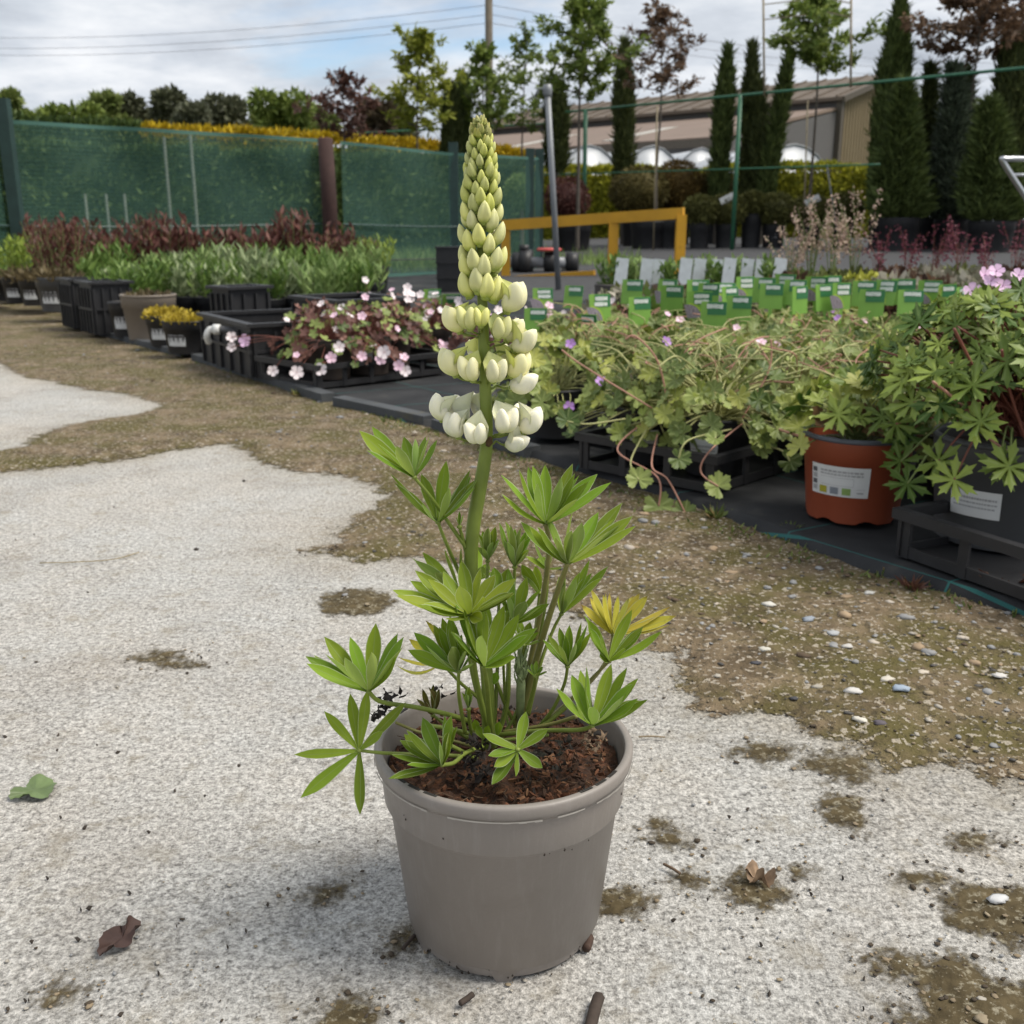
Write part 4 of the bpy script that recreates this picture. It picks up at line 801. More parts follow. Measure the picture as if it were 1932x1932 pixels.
def palmate(name, mat, lobes=7, R=1.0, deep=.35, teeth=.08, cup=.18, seed=0, gap=.5):
    """geranium leaf: lobed, toothed, gently cupped blade about its stalk, facing +Z"""
    r_ = random.Random(seed); n = lobes * 6; rings = (.0, .35, .7, 1.0); vs = [(0, 0, 0)]; fs = []
    th = [gap / 2 + (2 * math.pi - gap) * i / n for i in range(n + 1)]
    lob = [1 + r_.uniform(-.12, .12) for _ in range(lobes + 1)]
    for ri, q in enumerate(rings[1:]):
        for i, a in enumerate(th):
            ph = (i / n) * lobes; l = abs(math.sin(math.pi * ph)); k = 1 - deep * (1 - l ** .7) * (q if q < 1 else 1) ** 1.2
            tw = teeth * (1 if i % 2 else -1) if q == 1 else 0
            rr = R * q * (k + tw) * lob[int(min(ph, lobes - .01))] * (0.86 + .14 * math.sin(a / 2))
            fold = .07 * R * q * math.cos(2 * math.pi * ph)
            vs.append((rr * math.cos(a), rr * math.sin(a), cup * R * q * q - fold + r_.gauss(0, .012) * R))
    m_ = n + 1
    for i in range(n):
        fs.append((0, 1 + i, 2 + i))
        for ri in range(2): a = 1 + ri * m_ + i; fs.append((a, a + m_, a + m_ + 1, a + 1))
    me = MB().add(vs, fs).mesh(name, mat, True)
    ul = me.uv_layers.new(name='UVMap'); vv = [v for v in vs]; ul.data.foreach_set('uv', [x for f in fs for q in f for x in (math.hypot(vv[q][0], vv[q][1]) / R, (math.atan2(vv[q][1], vv[q][0]) % 6.2832) / 6.2832)])
    return me
def geranium_mat(name, c1, c2, vein, trans=.2, lobes=7):
    m, t, p = nodes_of(name); oi = N(t, 'ShaderNodeObjectInfo'); uv = N(t, 'ShaderNodeUVMap', uv_map='UVMap'); sx = N(t, 'ShaderNodeSeparateXYZ'); t.links.new(uv.outputs[0], sx.inputs[0]); tc = N(t, 'ShaderNodeTexCoord')
    col = ramp(t, oi.outputs['Random'], [(0, c1), (.5, tuple((a + b) / 2 for a, b in zip(c1, c2))), (.93, c2), (1, sc(c2, 1.3))])
    n_ = noise(t, tc.outputs['Object'], 3.0, 4.0); col = mixc(t, mth(t, 'MULTIPLY', n_, .55), col, mixc(t, 1.0, col, (.55, .6, .5), 'MULTIPLY'))
    vn = mth(t, 'ABSOLUTE', mth(t, 'SUBTRACT', mth(t, 'FRACT', mth(t, 'MULTIPLY', sx.outputs[1], lobes * 1.0)), .5)); f = mth(t, 'MULTIPLY', mth(t, 'SUBTRACT', .12, vn), 7.0, True)
    col = mixc(t, mth(t, 'MULTIPLY', f, .45), col, vein)
    t.links.new(col, p.inputs['Base Color']); p.inputs['Roughness'].default_value = .5; p.inputs['Specular IOR Level'].default_value = .35
    tr = N(t, 'ShaderNodeBsdfTranslucent'); t.links.new(col, tr.inputs['Color']); mx = N(t, 'ShaderNodeMixShader'); mx.inputs[0].default_value = trans
    t.links.new(p.outputs[0], mx.inputs[1]); t.links.new(tr.outputs[0], mx.inputs[2]); t.links.new(mx.outputs[0], t.nodes['Material Output'].inputs[0]); return m
M_GER = geranium_mat('geranium_leaf', (.06, .105, .020), (.36, .42, .12), (.42, .46, .20))
M_GERY = geranium_mat('geranium_leaf_pale', (.24, .30, .055), (.42, .43, .10), (.42, .43, .22))
M_CUT = geranium_mat('cranesbill_leaf', (.06, .125, .016), (.32, .40, .075), (.25, .32, .12), lobes=7)
M_RED = geranium_mat('geranium_leaf_red', (.10, .042, .038), (.26, .125, .098), (.30, .16, .12))
M_BRN = geranium_mat('geranium_leaf_brown', (.16, .09, .045), (.30, .18, .09), (.32, .22, .12))
LF_ROUND = [palmate('leaf', M_GER, 7, 1, .22, .05, .16, i, .7) for i in range(4)]
LF_PALE = [palmate('leaf', M_GERY, 7, 1, .30, .06, .2, i + 9, .7) for i in range(2)]
LF_CUT = [palmate('leaf', M_CUT, 7, 1, .80, .13, .1, i + 20, .5) for i in range(4)]
LF_RED = [palmate('leaf', M_RED, 5, 1, .35, .06, .15, i + 30, .7) for i in range(3)]
LF_BRN = [palmate('leaf', M_BRN, 5, 1, .45, .08, .4, i + 40, .7) for i in range(2)]
LF_SMALLG = [palmate('leaf', M_GER, 5, 1, .35, .06, .15, i + 34, .7) for i in range(2)]
M_PSTEM = plain('pale_stem', (.36, .36, .15), .6, .25, 30); M_PINK = plain('pink_stem', (.43, .22, .16), .55, .2, 30); M_REDST = plain('red_stem', (.20, .07, .05), .55, .25, 30); M_GST = plain('green_stem', (.17, .22, .07), .6, .25, 30)
def petal_flower(name, c_, ctr, k=5, R=1.0):
    mt = plain('petal_' + name, c_, .55, .18, 2.0); mb = MB()
    for i in range(k):
        a = 6.2832 * i / k; d = Vector((math.cos(a), math.sin(a), 0)); s = Vector((-d.y, d.x, 0)); vs = [Vector((0, 0, 0))]
        for q, w in ((.3, .2), (.65, .42), (.92, .36), (1.0, .16)): vs += [d * q * R + s * w * R + Vector((0, 0, .28 * q * R)), d * q * R * 1.02 + Vector((0, 0, .24 * q * R)), d * q * R - s * w * R + Vector((0, 0, .28 * q * R))]
        fs = [(0, 1, 2), (0, 2, 3)] + [f for j in range(3) for f in ((1 + 3 * j, 4 + 3 * j, 5 + 3 * j, 2 + 3 * j), (2 + 3 * j, 5 + 3 * j, 6 + 3 * j, 3 + 3 * j))]; mb.add(vs, fs)
    mb.tube([(0, 0, .02), (0, 0, .18), (0, 0, .32)], [.09, .07, .03], 6, 1); return mb.mesh('flower', [mt, plain('ctr_' + name, ctr, .6)], True)
FL_PINK = petal_flower('pink', (.72, .50, .60), (.5, .2, .3)); FL_WHITE = petal_flower('blush', (.78, .69, .70), (.5, .3, .3)); FL_MAG = petal_flower('lilac', (.38, .20, .50), (.3, .1, .3)); FL_LPINK = petal_flower('light_pink', (.70, .47, .66), (.5, .25, .45))
def aim(pos, nrm, scl, spin): return Matrix.Translation(pos) @ Vector(nrm).to_track_quat('Z', 'Y').to_matrix().to_4x4() @ Matrix.Rotation(spin, 4, 'Z') @ Matrix.Scale(scl, 4)
def bushy(root, c0, R, H, n, leaves, lsize, stem, seed, flat=.5, flowers=None, fsize=.012, nf=0, droop=0.0, stemw=.0012, ell=1.0, open_=0.0, fl_up=1.0, rot=0.0, wisps=0):
    """leaves on stalks that rise from c0 and fill a dome of radius R and height H"""
    r_ = random.Random(seed); c0 = Vector(c0); mb = MB()
    def stalk(tip, lift, w):
        mid = c0.lerp(tip, .5) + Vector((r_.gauss(0, R * .08), r_.gauss(0, R * .08), lift)); mb.tube(spline([c0 + Vector((r_.gauss(0, .012), r_.gauss(0, .012), 0)), mid, tip], 4), [w * 1.2] * 4 + [w] * 4 + [w * .8], 5)
    for i in range(n):
        a = 6.2832 * (i * .618 + r_.random() * .2); u = r_.random(); rad = R * (open_ + (1 - open_) * math.sqrt(u)); top = H * math.sqrt(max(0, 1 - (rad / R) ** 2 * .8)); z_ = top * (1 - .65 * r_.random() ** 1.6) - droop * (rad / R) ** 2
        dx, dy = math.cos(a) * rad * ell, math.sin(a) * rad; dx, dy = dx * math.cos(rot) - dy * math.sin(rot), dx * math.sin(rot) + dy * math.cos(rot)
        tip = c0 + Vector((dx, dy, z_)); nn = Vector((dx / R * (.7 + flat), dy / R * (.7 + flat) - .25, .55 + .3 * r_.random())) + Vector((r_.gauss(0, .35), r_.gauss(0, .35), r_.gauss(0, .25)))
        s = lsize * r_.uniform(.6, 1.25); put('leaf', r_.choice(leaves), root, M4=aim(tip, nn, s, r_.random() * 6.28)); stalk(tip - nn.normalized() * s * .02, H * .12, stemw)
    if flowers:
        for i in range(nf):
            a = r_.random() * 6.28; rad = R * math.sqrt(r_.random()) * 1.08; tip = c0 + Vector((math.cos(a) * rad * ell, math.sin(a) * rad, H * (math.sqrt(max(0.03, 1 - min(1, rad / R) ** 2 * .85)) * fl_up) + r_.uniform(-.01, .035) - droop * (rad / R) ** 2))
            put('flower', r_.choice(flowers), root, M4=aim(tip, (r_.gauss(0, .5), -.7 + r_.gauss(0, .4), .7), fsize * r_.uniform(.75, 1.2), r_.random() * 6)); stalk(tip, H * .1, stemw * .8)
    if wisps:
        m2 = MB()
        for i in range(wisps):
            a = r_.random() * 6.28; L = R * r_.uniform(.6, 1.15); b0 = c0 + Vector((math.cos(a) * R * .25, math.sin(a) * R * .25, H * r_.uniform(.3, .7))); e_ = c0 + Vector((math.cos(a + r_.gauss(0, .5)) * L, math.sin(a + r_.gauss(0, .5)) * L, H * r_.uniform(.55, 1.15))); md = b0.lerp(e_, .5) + Vector((r_.gauss(0, .02), r_.gauss(0, .02), r_.uniform(.0, .035)))
            m2.tube(spline([b0, md, e_], 5), r_.uniform(.0010, .0018), 5, int(r_.random() < .25))
        m2.build('wispy_stems', [M_PSTEM, M_PINK], root, True)
    return mb.build('stems', stem, root, True)
def tray(label, loc, rz, lx, ly, h=.065, nx=5, ny=4, group='plant trays on the fabric', mat=None):
    """open moulded carrying tray: floor, top frame and four walls with windows"""
    mat = mat or M_BLK; tr = thing('plant_tray', label, 'tray', loc, rz, group); w = .006
    MB().box((0, 0, .004), (lx, ly, .006)).build('floor', mat, tr)
    mb = MB()
    for sx_, sy_, l_, ax in ((0, -1, lx, 0), (0, 1, lx, 0), (-1, 0, ly, 1), (1, 0, ly, 1)):
        mb.box((sx_ * (lx / 2 + .002), sy_ * (ly / 2 + .002), h - .008), ((l_ + .020, .016, .016) if ax == 0 else (.0155, l_ - .014, .0165)))
    mb.build('top_frame', mat, tr)
    for sx_, sy_, l_, ax, k in ((0, -1, lx, 0, nx), (0, 1, lx, 0, nx), (-1, 0, ly, 1, ny), (1, 0, ly, 1, ny)):
        mb = MB()
        for i in range(k + 1):
            o_ = -l_ / 2 + l_ * i / k; o_ = max(-l_ / 2 + .008, min(l_ / 2 - .008, o_)); ww = .016 if 0 < i < k else .024; pz = (h - .016)
            c_ = (o_, sy_ * (ly / 2 - .002), pz / 2) if ax == 0 else (sx_ * (lx / 2 - .002), o_, pz / 2); mb.box(c_, (ww, w, pz) if ax == 0 else (w + .0006, ww * .98, pz))
        mb.box((0, sy_ * (ly / 2 - .0028), .011), (l_ - .012, w * .9, .014)) if ax == 0 else mb.box((sx_ * (lx / 2 - .0028), 0, .0112), (w * .9, l_ - .02, .014))
        mb.build('side_wall', mat, tr)
    return tr
# ================================================================== NEAR RIGHT: TRAYS, RED POT, GREY POT, GERANIUMS
ca = G(1095, 905); cb = G(1345, 958); cd = G(1510, 915)
tray_dir = (cb - ca); rz1 = math.atan2(tray_dir.y, tray_dir.x); lx1 = tray_dir.length; ly1 = .34
side = Vector((-math.sin(rz1), math.cos(rz1), 0)); c1_ = (ca + cb) / 2 + side * (ly1 / 2); c1_.z = FZ
tray('black moulded tray under the trailing geraniums left of the red pot', c1_, rz1, lx1, ly1, .075, 3, 3)
q1 = G(1690, 1078); q2 = G(2100, 1235); d_ = (q2 - q1); rz2 = math.atan2(d_.y, d_.x); s2_ = Vector((-math.sin(rz2), math.cos(rz2), 0)); c2_ = (q1 + q2) / 2 + s2_ * .17; c2_.z = FZ
tray('dark grey tray holding the grey pot at the right edge', c2_, rz2, d_.length, .34, .075, 3, 3)
tcx = G(1040, 868); tray('black tray beside the mossy edging, left of the trailing geraniums', Vector((tcx.x + .15, tcx.y + .20, FZ)), rz1, .30, .26, .075, 3, 3)

terra = thing('potted_cranesbill', 'young cranesbill in a terracotta-red plastic pot with grey rim and printed label', 'plant', (0.598, 1.745, FZ))
tp = pot_part(terra, .0935, .077, .148, M_TERRA, 0, M_RIMG, feet=True, seg=63)
sticker(tp, .0815, .0862, .048, .100, math.radians(-162), math.radians(-92), 5, True)
bushy(terra, (0, 0, .125), .13, .13, 46, LF_CUT[:2] + LF_PALE, .032, M_GST, 41, .3, droop=.02)
for (x, y, s) in ((1560, 790, .034), (1590, 760, .036), (1640, 800, .036), (1700, 830, .04)):
    v = A(x, y, 1.72) - terra.location; put('leaf', random.Random(x).choice(LF_PALE + LF_BRN), terra, M4=aim(v, (0, -.75, .6), s, x))
    MB().tube(spline([(0, 0, .125), (v.x * .5, v.y * .5, .19), v]), .0014, 5).build('stem', M_GST, terra, True)

gpot = thing('potted_cranesbill', 'large bushy cranesbill in a grey pot with white label at the right edge', 'plant', (A(1895, 960, 1.57).x, 1.57, FZ + .012))
gp = pot_part(gpot, .118, .100, .165, M_GRYP, seg=48)
sticker(gp, .1054, .1092, .05, .092, math.radians(-161), math.radians(-119), 7)
bushy(gpot, (0, 0, .165), .225, .225, 290, LF_CUT, .031, M_REDST, 42, .35, [FL_LPINK, FL_LPINK, FL_MAG], .013, 6, droop=-.01, stemw=.0016, fl_up=1.05)
for k, (x, y, s, Y) in enumerate(((1800, 905, .034, 1.42), (1712, 912, .034, 1.5), (1885, 880, .034, 1.42), (1770, 870, .036, 1.46), (1840, 800, .036, 1.42), (1700, 870, .032, 1.55), (1790, 760, .036, 1.45), (1905, 880, .036, 1.40), (1760, 690, .036, 1.5), (1690, 800, .034, 1.56))):
    v = A(x, y, Y) - gpot.location; put('leaf', LF_CUT[k % 4], gpot, M4=aim(v, (-.15, -.8, .5), s, k)); MB().tube(spline([(0, 0, .15), (v.x * .55, v.y * .5, max(.19, v.z * .7)), v]), .0016, 5).build('stem', M_GST if k % 3 else M_REDST, gpot, True)
for pts, mt in (([(1890, 660), (1900, 720), (1925, 800), (1945, 860)], M_REDST), ([(1760, 720), (1815, 765), (1870, 830), (1935, 870)], M_PINK), ([(1800, 620), (1830, 680), (1860, 740)], M_REDST)):
    MB().tube(spline([A(x, y, 1.42 + .02 * i) - gpot.location for i, (x, y) in enumerate(pts)]), .0021, 6).build('long_stem', mt, gpot, True)
for (x, y) in ((1870, 530), (1892, 540), (1880, 512), (1922, 520)):
    v = A(x, y, 1.62) - gpot.location; put('flower', FL_LPINK, gpot, M4=aim(v, (-.2, -.7, .6), .012, x)); MB().tube(spline([(.02, .0, .16), (v.x * .8, v.y, v.z * .6), v]), .0012, 5).build('flower_stalk', M_GST, gpot, True)

def round_pot_plant(name, label, x, y, z, R, H, n, leaves, lsize, stem, seed, potm=None, rt=.075, h=.115, group=None, cat='plant', label_at=None, **k):
    o = thing(name, label, cat, (x, y, z), 0, group); p_ = pot_part(o, rt, rt * .78, h, potm or M_BLK, seg=28)
    if label_at is not None: sticker(p_, rt * .82, rt * .89, h * .25, h * .66, math.radians(label_at - 26), math.radians(label_at + 26), seed)
    bushy(o, (0, 0, h * .86), R, H, n, leaves, lsize, stem, seed, **k); return o
GG = 'geraniums in trays on the right'
mixr = LF_ROUND + LF_PALE[:1]
p1c = c1_ - Vector((tray_dir.x, tray_dir.y, 0)).normalized() * .075 - side * .05; p2c = c1_ + tray_dir.normalized() * .085 - side * .045
g1 = round_pot_plant('potted_geranium', 'trailing geranium in the left half of the tray, leaves spilling over its front', p1c.x, p1c.y, FZ + .012, .17, .15, 150, mixr, .022, M_PSTEM, 51, group=GG, label_at=-110, droop=.08, flowers=[FL_MAG], nf=2, stemw=.0014, wisps=26)
g2 = round_pot_plant('potted_geranium', 'leggy geranium with bare pale stalks fanning from its crown beside the red pot', p2c.x, p2c.y, FZ + .012, .19, .15, 130, mixr, .022, M_PSTEM, 52, group=GG, label_at=-125, droop=.05, open_=.45, stemw=.0019, wisps=26)
mb = MB(); r_ = random.Random(8)
for i in range(44):
    a = r_.uniform(0, 6.28); L = r_.uniform(.09, .2); c0 = Vector((0, 0, .115)); e_ = c0 + Vector((math.cos(a) * L, math.sin(a) * L, r_.uniform(-.01, .12)))
    mb.tube(spline([c0, c0.lerp(e_, .4) + Vector((0, 0, .02)), e_], 5), [.0022] * 6 + [.0017] * 5, 6)
mb.build('bare_stalks', M_PSTEM, g2, True)
# long pink runners hanging over the tray front with a leaf at each end
def runner(root, pts, mat, leafm, s, nrm=(0, -.8, .5), w=.0017, tipY=None):
    P_ = [A(x, y, Y) - root.location for x, y, Y in pts]; MB().tube(spline(P_), w, 6).build('runner', mat, root, True)
    if leafm: put('leaf', leafm, root, M4=aim(P_[-1], nrm, s, s * 900))
runner(g1, [(1210, 800, 1.98), (1165, 850, 1.93), (1240, 900, 1.85), (1243, 955, 1.83)], M_PINK, LF_ROUND[0], .030)
runner(g1, [(1220, 810, 1.95), (1190, 870, 1.88), (1205, 905, 1.85)], M_PSTEM, LF_ROUND[1], .026)
runner(g1, [(1240, 820, 1.95), (1230, 880, 1.86), (1260, 905, 1.84), (1293, 968, 1.82)], M_PINK, LF_ROUND[2], .026)
runner(g1, [(1180, 790, 1.95), (1110, 800, 1.92), (1070, 795, 1.92)], M_PSTEM, LF_ROUND[3], .026)
runner(g2, [(1400, 800, 1.92), (1340, 850, 1.84), (1322, 890, 1.83), (1355, 918, 1.82)], M_PINK, LF_ROUND[1], .027)
runner(g2, [(1380, 810, 1.9), (1300, 830, 1.84), (1280, 865, 1.83)], M_PSTEM, LF_ROUND[3], .024)
runner(g2, [(1400, 790, 1.92), (1420, 830, 1.86), (1475, 850, 1.84), (1490, 870, 1.83)], M_PSTEM, LF_ROUND[2], .024)
runner(g2, [(1410, 790, 1.92), (1500, 820, 1.82), (1560, 835, 1.74)], M_PINK, None, 0, w=.0024)
runner(g1, [(1260, 760, 1.95), (1240, 680, 1.95), (1200, 635, 1.95), (1180, 640, 1.95)], M_PINK, None, 0)
runner(g2, [(1400, 790, 1.92), (1450, 700, 1.95), (1455, 640, 1.96)], M_PINK, None, 0)
runner(g1, [(1230, 770, 1.95), (1100, 690, 1.95), (1060, 660, 1.95)], M_PINK, None, 0)
# rows behind, filling the block up to the plant tags
grid = []
for ri, t_ in enumerate((.40, .60, .80, 1.00, 1.20, 1.40)):
    ci = 0
    for k in range(11):
        s_ = 1.30 - k * .19 + (.095 if ri % 2 else 0); q = B(s_, t_, 0); px_ = 966 + FPX * q.x / q.y
        if px_ < 1040 or px_ > 1990 or q.y < 1.75 or q.y > 3.35 or (q - Vector((.598, 1.745, 0))).length < .17 or (q - Vector((gpot.location.x, gpot.location.y, 0))).length < .2 or (q - Vector((p1c.x, p1c.y, 0))).length < .13 or (q - Vector((p2c.x, p2c.y, 0))).length < .13: continue
        grid.append((ri, ci, s_, t_)); ci += 1
rows_nm = ['front', 'second', 'third', 'fourth', 'fifth', 'back']
for ri, ci, s_, t_ in grid:
    q = B(s_, t_, 0)
    pal = random.Random(ri * 9 + ci); lv = [LF_ROUND, LF_ROUND + LF_PALE, LF_ROUND + LF_CUT[:1]][pal.randrange(3)]
    round_pot_plant('potted_geranium', 'sprawling green geranium, %s from the lupin in the %s row before the green tags' % (ORD[ci], rows_nm[ri]), q.x, q.y, FZ + .01, .145, .13, 80, lv, .0205, M_PSTEM, 60 + ri * 10 + ci, group=GG, droop=.03,
                    flowers=[FL_MAG, FL_PINK] if (ri + ci) % 2 else None, nf=2, stemw=.0014, fl_up=1.1, wisps=20)
# left end of the block beside the lupin spike
for k, (x, y, R) in enumerate(((1030, 2.55, .0), )): pass
gl = G(1050, 690, .2)
round_pot_plant('potted_geranium', 'geranium at the left end of the block, just right of the lupin flowers', gl.x, gl.y, FZ + .01, .16, .13, 70, LF_ROUND + LF_PALE, .026, M_PSTEM, 99, group=GG, droop=.06, flowers=[FL_MAG], nf=3)
tray('long black tray under the second row of geraniums', B(.35, .56, FZ), BED_ROT, .60, .36, .06, 6, 4)

# green plant tags standing in the pots behind
M_TAGG = plain('tag_green', (.17, .34, .055), .5, .12, 20); M_TAGD = plain('tag_dark_green', (.03, .155, .055), .5, .1, 20); M_TAGL = plain('tag_lime', (.34, .50, .05), .4); M_TAGP = plain('tag_photo', (.22, .19, .22), .5, .7, 160); M_TAGW = plain('tag_white', (.68, .72, .68), .5)
def plant_tag(label, p, rz, tilt, word, photo):
    o = thing('plant_tag', label, 'plant tag', p, rz, 'green tags in the geranium pots'); o.rotation_euler = (tilt, 0, rz); w, h = .070, .078
    MB().box((0, 0, h / 2 + .03), (w, .0012, h)).build('card', M_TAGG, o); MB().box((0, .0002, -.06), (.012, .001, .2)).build('spike', M_TAGG, o)
    MB().box((w * .13, -.0010, h * .76 + .03), (w * .74, .0008, h * .44)).build('panel', M_TAGD, o)
    mb = MB(); r_ = random.Random(word)
    for row in range(1 if word % 3 else 2):
        x = -.019 + r_.uniform(0, .004); zz = h * (.86 - .2 * row) + .03
        while x < .024: ww = r_.uniform(.0028, .0048); mb.box((x + ww / 2, -.0018, zz - .002 + r_.uniform(-.0005, .0005)), (ww, .0006, r_.uniform(.0095, .0125))); x += ww + .0008
    mb.build('lettering', M_TAGW, o)
    if photo:
        mb = MB(); mb.lathe([(0, 0), (.040, 0)], 14, a0=.05, a1=1.9)
        me = mb.mesh('photo', M_TAGP); put('photo', me, o, M4=Matrix.Translation((-w / 2 + .002, -.0011, .032)) @ Matrix.Rotation(math.pi / 2, 4, 'X'))
        mb = MB(); mb.lathe([(.040, 0), (.044, 0)], 14, a0=.05, a1=1.55); put('swoosh', mb.mesh('swoosh', M_TAGL), o, M4=Matrix.Translation((-w / 2 + .002, -.0013, .032)) @ Matrix.Rotation(math.pi / 2, 4, 'X'))
    return o
tags = [(1025, 560, 3.6, 'back'), (1078, 555, 3.6, 'back'), (1010, 600, 3.2, 'front'), (1115, 610, 3.0, 'front'), (1135, 575, 3.0, 'front'), (1190, 545, 3.35, 'back'), (1255, 545, 3.3, 'back'), (1268, 557, 3.2, 'middle'), (1210, 580, 3.0, 'front'),
        (1318, 545, 3.3, 'back'), (1335, 553, 3.2, 'middle'), (1362, 545, 3.3, 'back'), (1382, 560, 3.1, 'middle'), (1320, 570, 3.0, 'front'), (1345, 590, 2.85, 'front'), (1392, 578, 2.9, 'front'),
        (1410, 540, 3.35, 'back'), (1440, 542, 3.3, 'back'), (1455, 553, 3.2, 'middle'), (1480, 535, 3.4, 'back'), (1495, 545, 3.2, 'middle'), (1512, 560, 3.0, 'front'), (1540, 540, 3.3, 'back'), (1570, 538, 3.4, 'back'), (1560, 556, 3.1, 'middle'), (1590, 553, 3.1, 'front'),
        (1630, 548, 3.2, 'middle'), (1665, 545, 3.2, 'middle'), (1645, 566, 3.0, 'front'), (1705, 545, 3.2, 'middle'), (1720, 565, 3.0, 'front'), (1755, 548, 3.2, 'middle'), (1785, 556, 3.1, 'front'), (1830, 560, 3.1, 'front'), (815, 560, 4.1, 'far left'), (852, 568, 4.0, 'far left')]
tags = sorted(tags); cnt = {}
for i, (x, y, Y, row) in enumerate(tags):
    k = cnt.get(row, 0); cnt[row] = k + 1; v = A(x, y, Y); r_ = random.Random(i * 7 + 1)
    plant_tag('green plant tag with white lettering, %s from the left in the %s row' % (ORD[k] if k < 14 else 'last', row), Vector((v.x, v.y, v.z - .078)), r_.gauss(-.15, .4), r_.gauss(-.18, .16), i, (i % 3 == 0))
# ================================================================== LEFT END: PINK GERANIUMS, CRATES, POTS, PERENNIAL BED
PG = 'pink geraniums in the front tray'
pa = G(600, 750); pb = G(842, 718); pd = (pb - pa); rzp = math.atan2(pd.y, pd.x)
sp2 = Vector((-math.sin(rzp), math.cos(rzp), 0)); pc = (pa + pb) / 2 + sp2 * .17; pc.z = FZ
tray('black tray under the pink-flowered geraniums', pc, rzp, pd.length, .34, .075, 5, 3)
M_BRNP = plain('brown_plastic', (.065, .052, .045), .55, .15)
pinks = [(-.13, -.05, 'pink geranium with red foliage at the left of the front tray', 1), (.03, -.05, 'pink geranium with red foliage in the middle of the front tray', 0), (.16, .0, 'pink geranium with red foliage at the right of the front tray', 1), (-.06, .12, 'pink geranium at the back left of the front tray', 0), (.11, .14, 'pink geranium at the back right of the front tray', 1)]
ux = pd.normalized()
for k, (du, dv, lab, gr) in enumerate(pinks):
    q = pc + ux * du + sp2 * dv
    round_pot_plant('potted_geranium', lab, q.x, q.y, FZ + .012, .17, .13, 120, (LF_RED + LF_SMALLG * 2) if gr else (LF_RED * 2 + LF_SMALLG), .019, M_REDST, 120 + k, M_BRNP, .078, .13, PG, label_at=-100 if k == 1 else None, flowers=[FL_WHITE, FL_WHITE, FL_PINK], fsize=.0145, nf=6, droop=.09, fl_up=1.12)
for k, (x, y, Y, lab) in enumerate(((760, 615, 4.05, 'red-leaved geranium behind the front tray, left of the lupin'), (815, 620, 3.95, 'red-leaved geranium close behind the lupin flowers on their left'), (700, 600, 4.3, 'red-leaved geranium with pale flowers behind the front tray'),
                                    (1000, 600, 3.5, 'pink-flowered geranium between the lupin and the green tags'), (1050, 590, 3.6, 'blush-flowered geranium in front of the yellow barrier'), (1140, 565, 3.7, 'pale-flowered geranium left of the first white tag'), (930, 620, 3.7, 'red-leaved geranium hidden behind the lupin stem'))):
    v = A(x, y, Y)
    round_pot_plant('potted_geranium', lab, v.x, Y, FZ, .17, (.125 if x < 900 else max(.06, v.z - .14)), 95, LF_RED * 2 + LF_SMALLG, .019, M_REDST, 140 + k, M_BRNP, .075, .13, 'red-leaved geraniums', flowers=[FL_WHITE, FL_PINK, FL_WHITE], fsize=.016, nf=10, droop=.05, fl_up=1.15)
# drooping sprays over the tray with single blooms
pk = thing('geranium_spray', 'pink geranium spray trailing over the crate end with two open blooms', 'plant', (pa.x, pa.y + .1, FZ + .1), 0, None)
for (x, y, s, Y) in ((463, 643, .022, 3.42), (437, 636, .018, 3.44), (437, 655, .016, 3.44), (515, 700, .018, 3.30), (560, 703, .022, 3.22), (605, 697, .020, 3.2), (625, 675, .018, 3.2), (640, 655, .018, 3.22), (683, 672, .016, 3.2), (725, 665, .022, 3.22), (718, 678, .018, 3.22), (753, 690, .018, 3.22), (765, 700, .018, 3.22)):
    v = A(x, y, Y) - pk.location; put('flower', FL_LPINK if x == 463 else random.Random(x).choice([FL_WHITE, FL_PINK, FL_WHITE]), pk, M4=aim(v, (random.Random(y).gauss(0, .3), -.9, .3), s, x))
    b0 = A(min(max(x + 60, 560), 700), 640, 3.38) - pk.location; MB().tube(spline([b0, (b0 + v) / 2 + Vector((0, -.02, .01)), v]), .0013, 5).build('flower_stalk', M_REDST, pk, True)
mb = MB(); b0 = A(600, 650, 3.36) - pk.location; mb.tube(spline([b0, A(610, 690, 3.3) - pk.location, (0, .05, .0)]), .004, 6); mb.build('stem', M_REDST, pk, True)

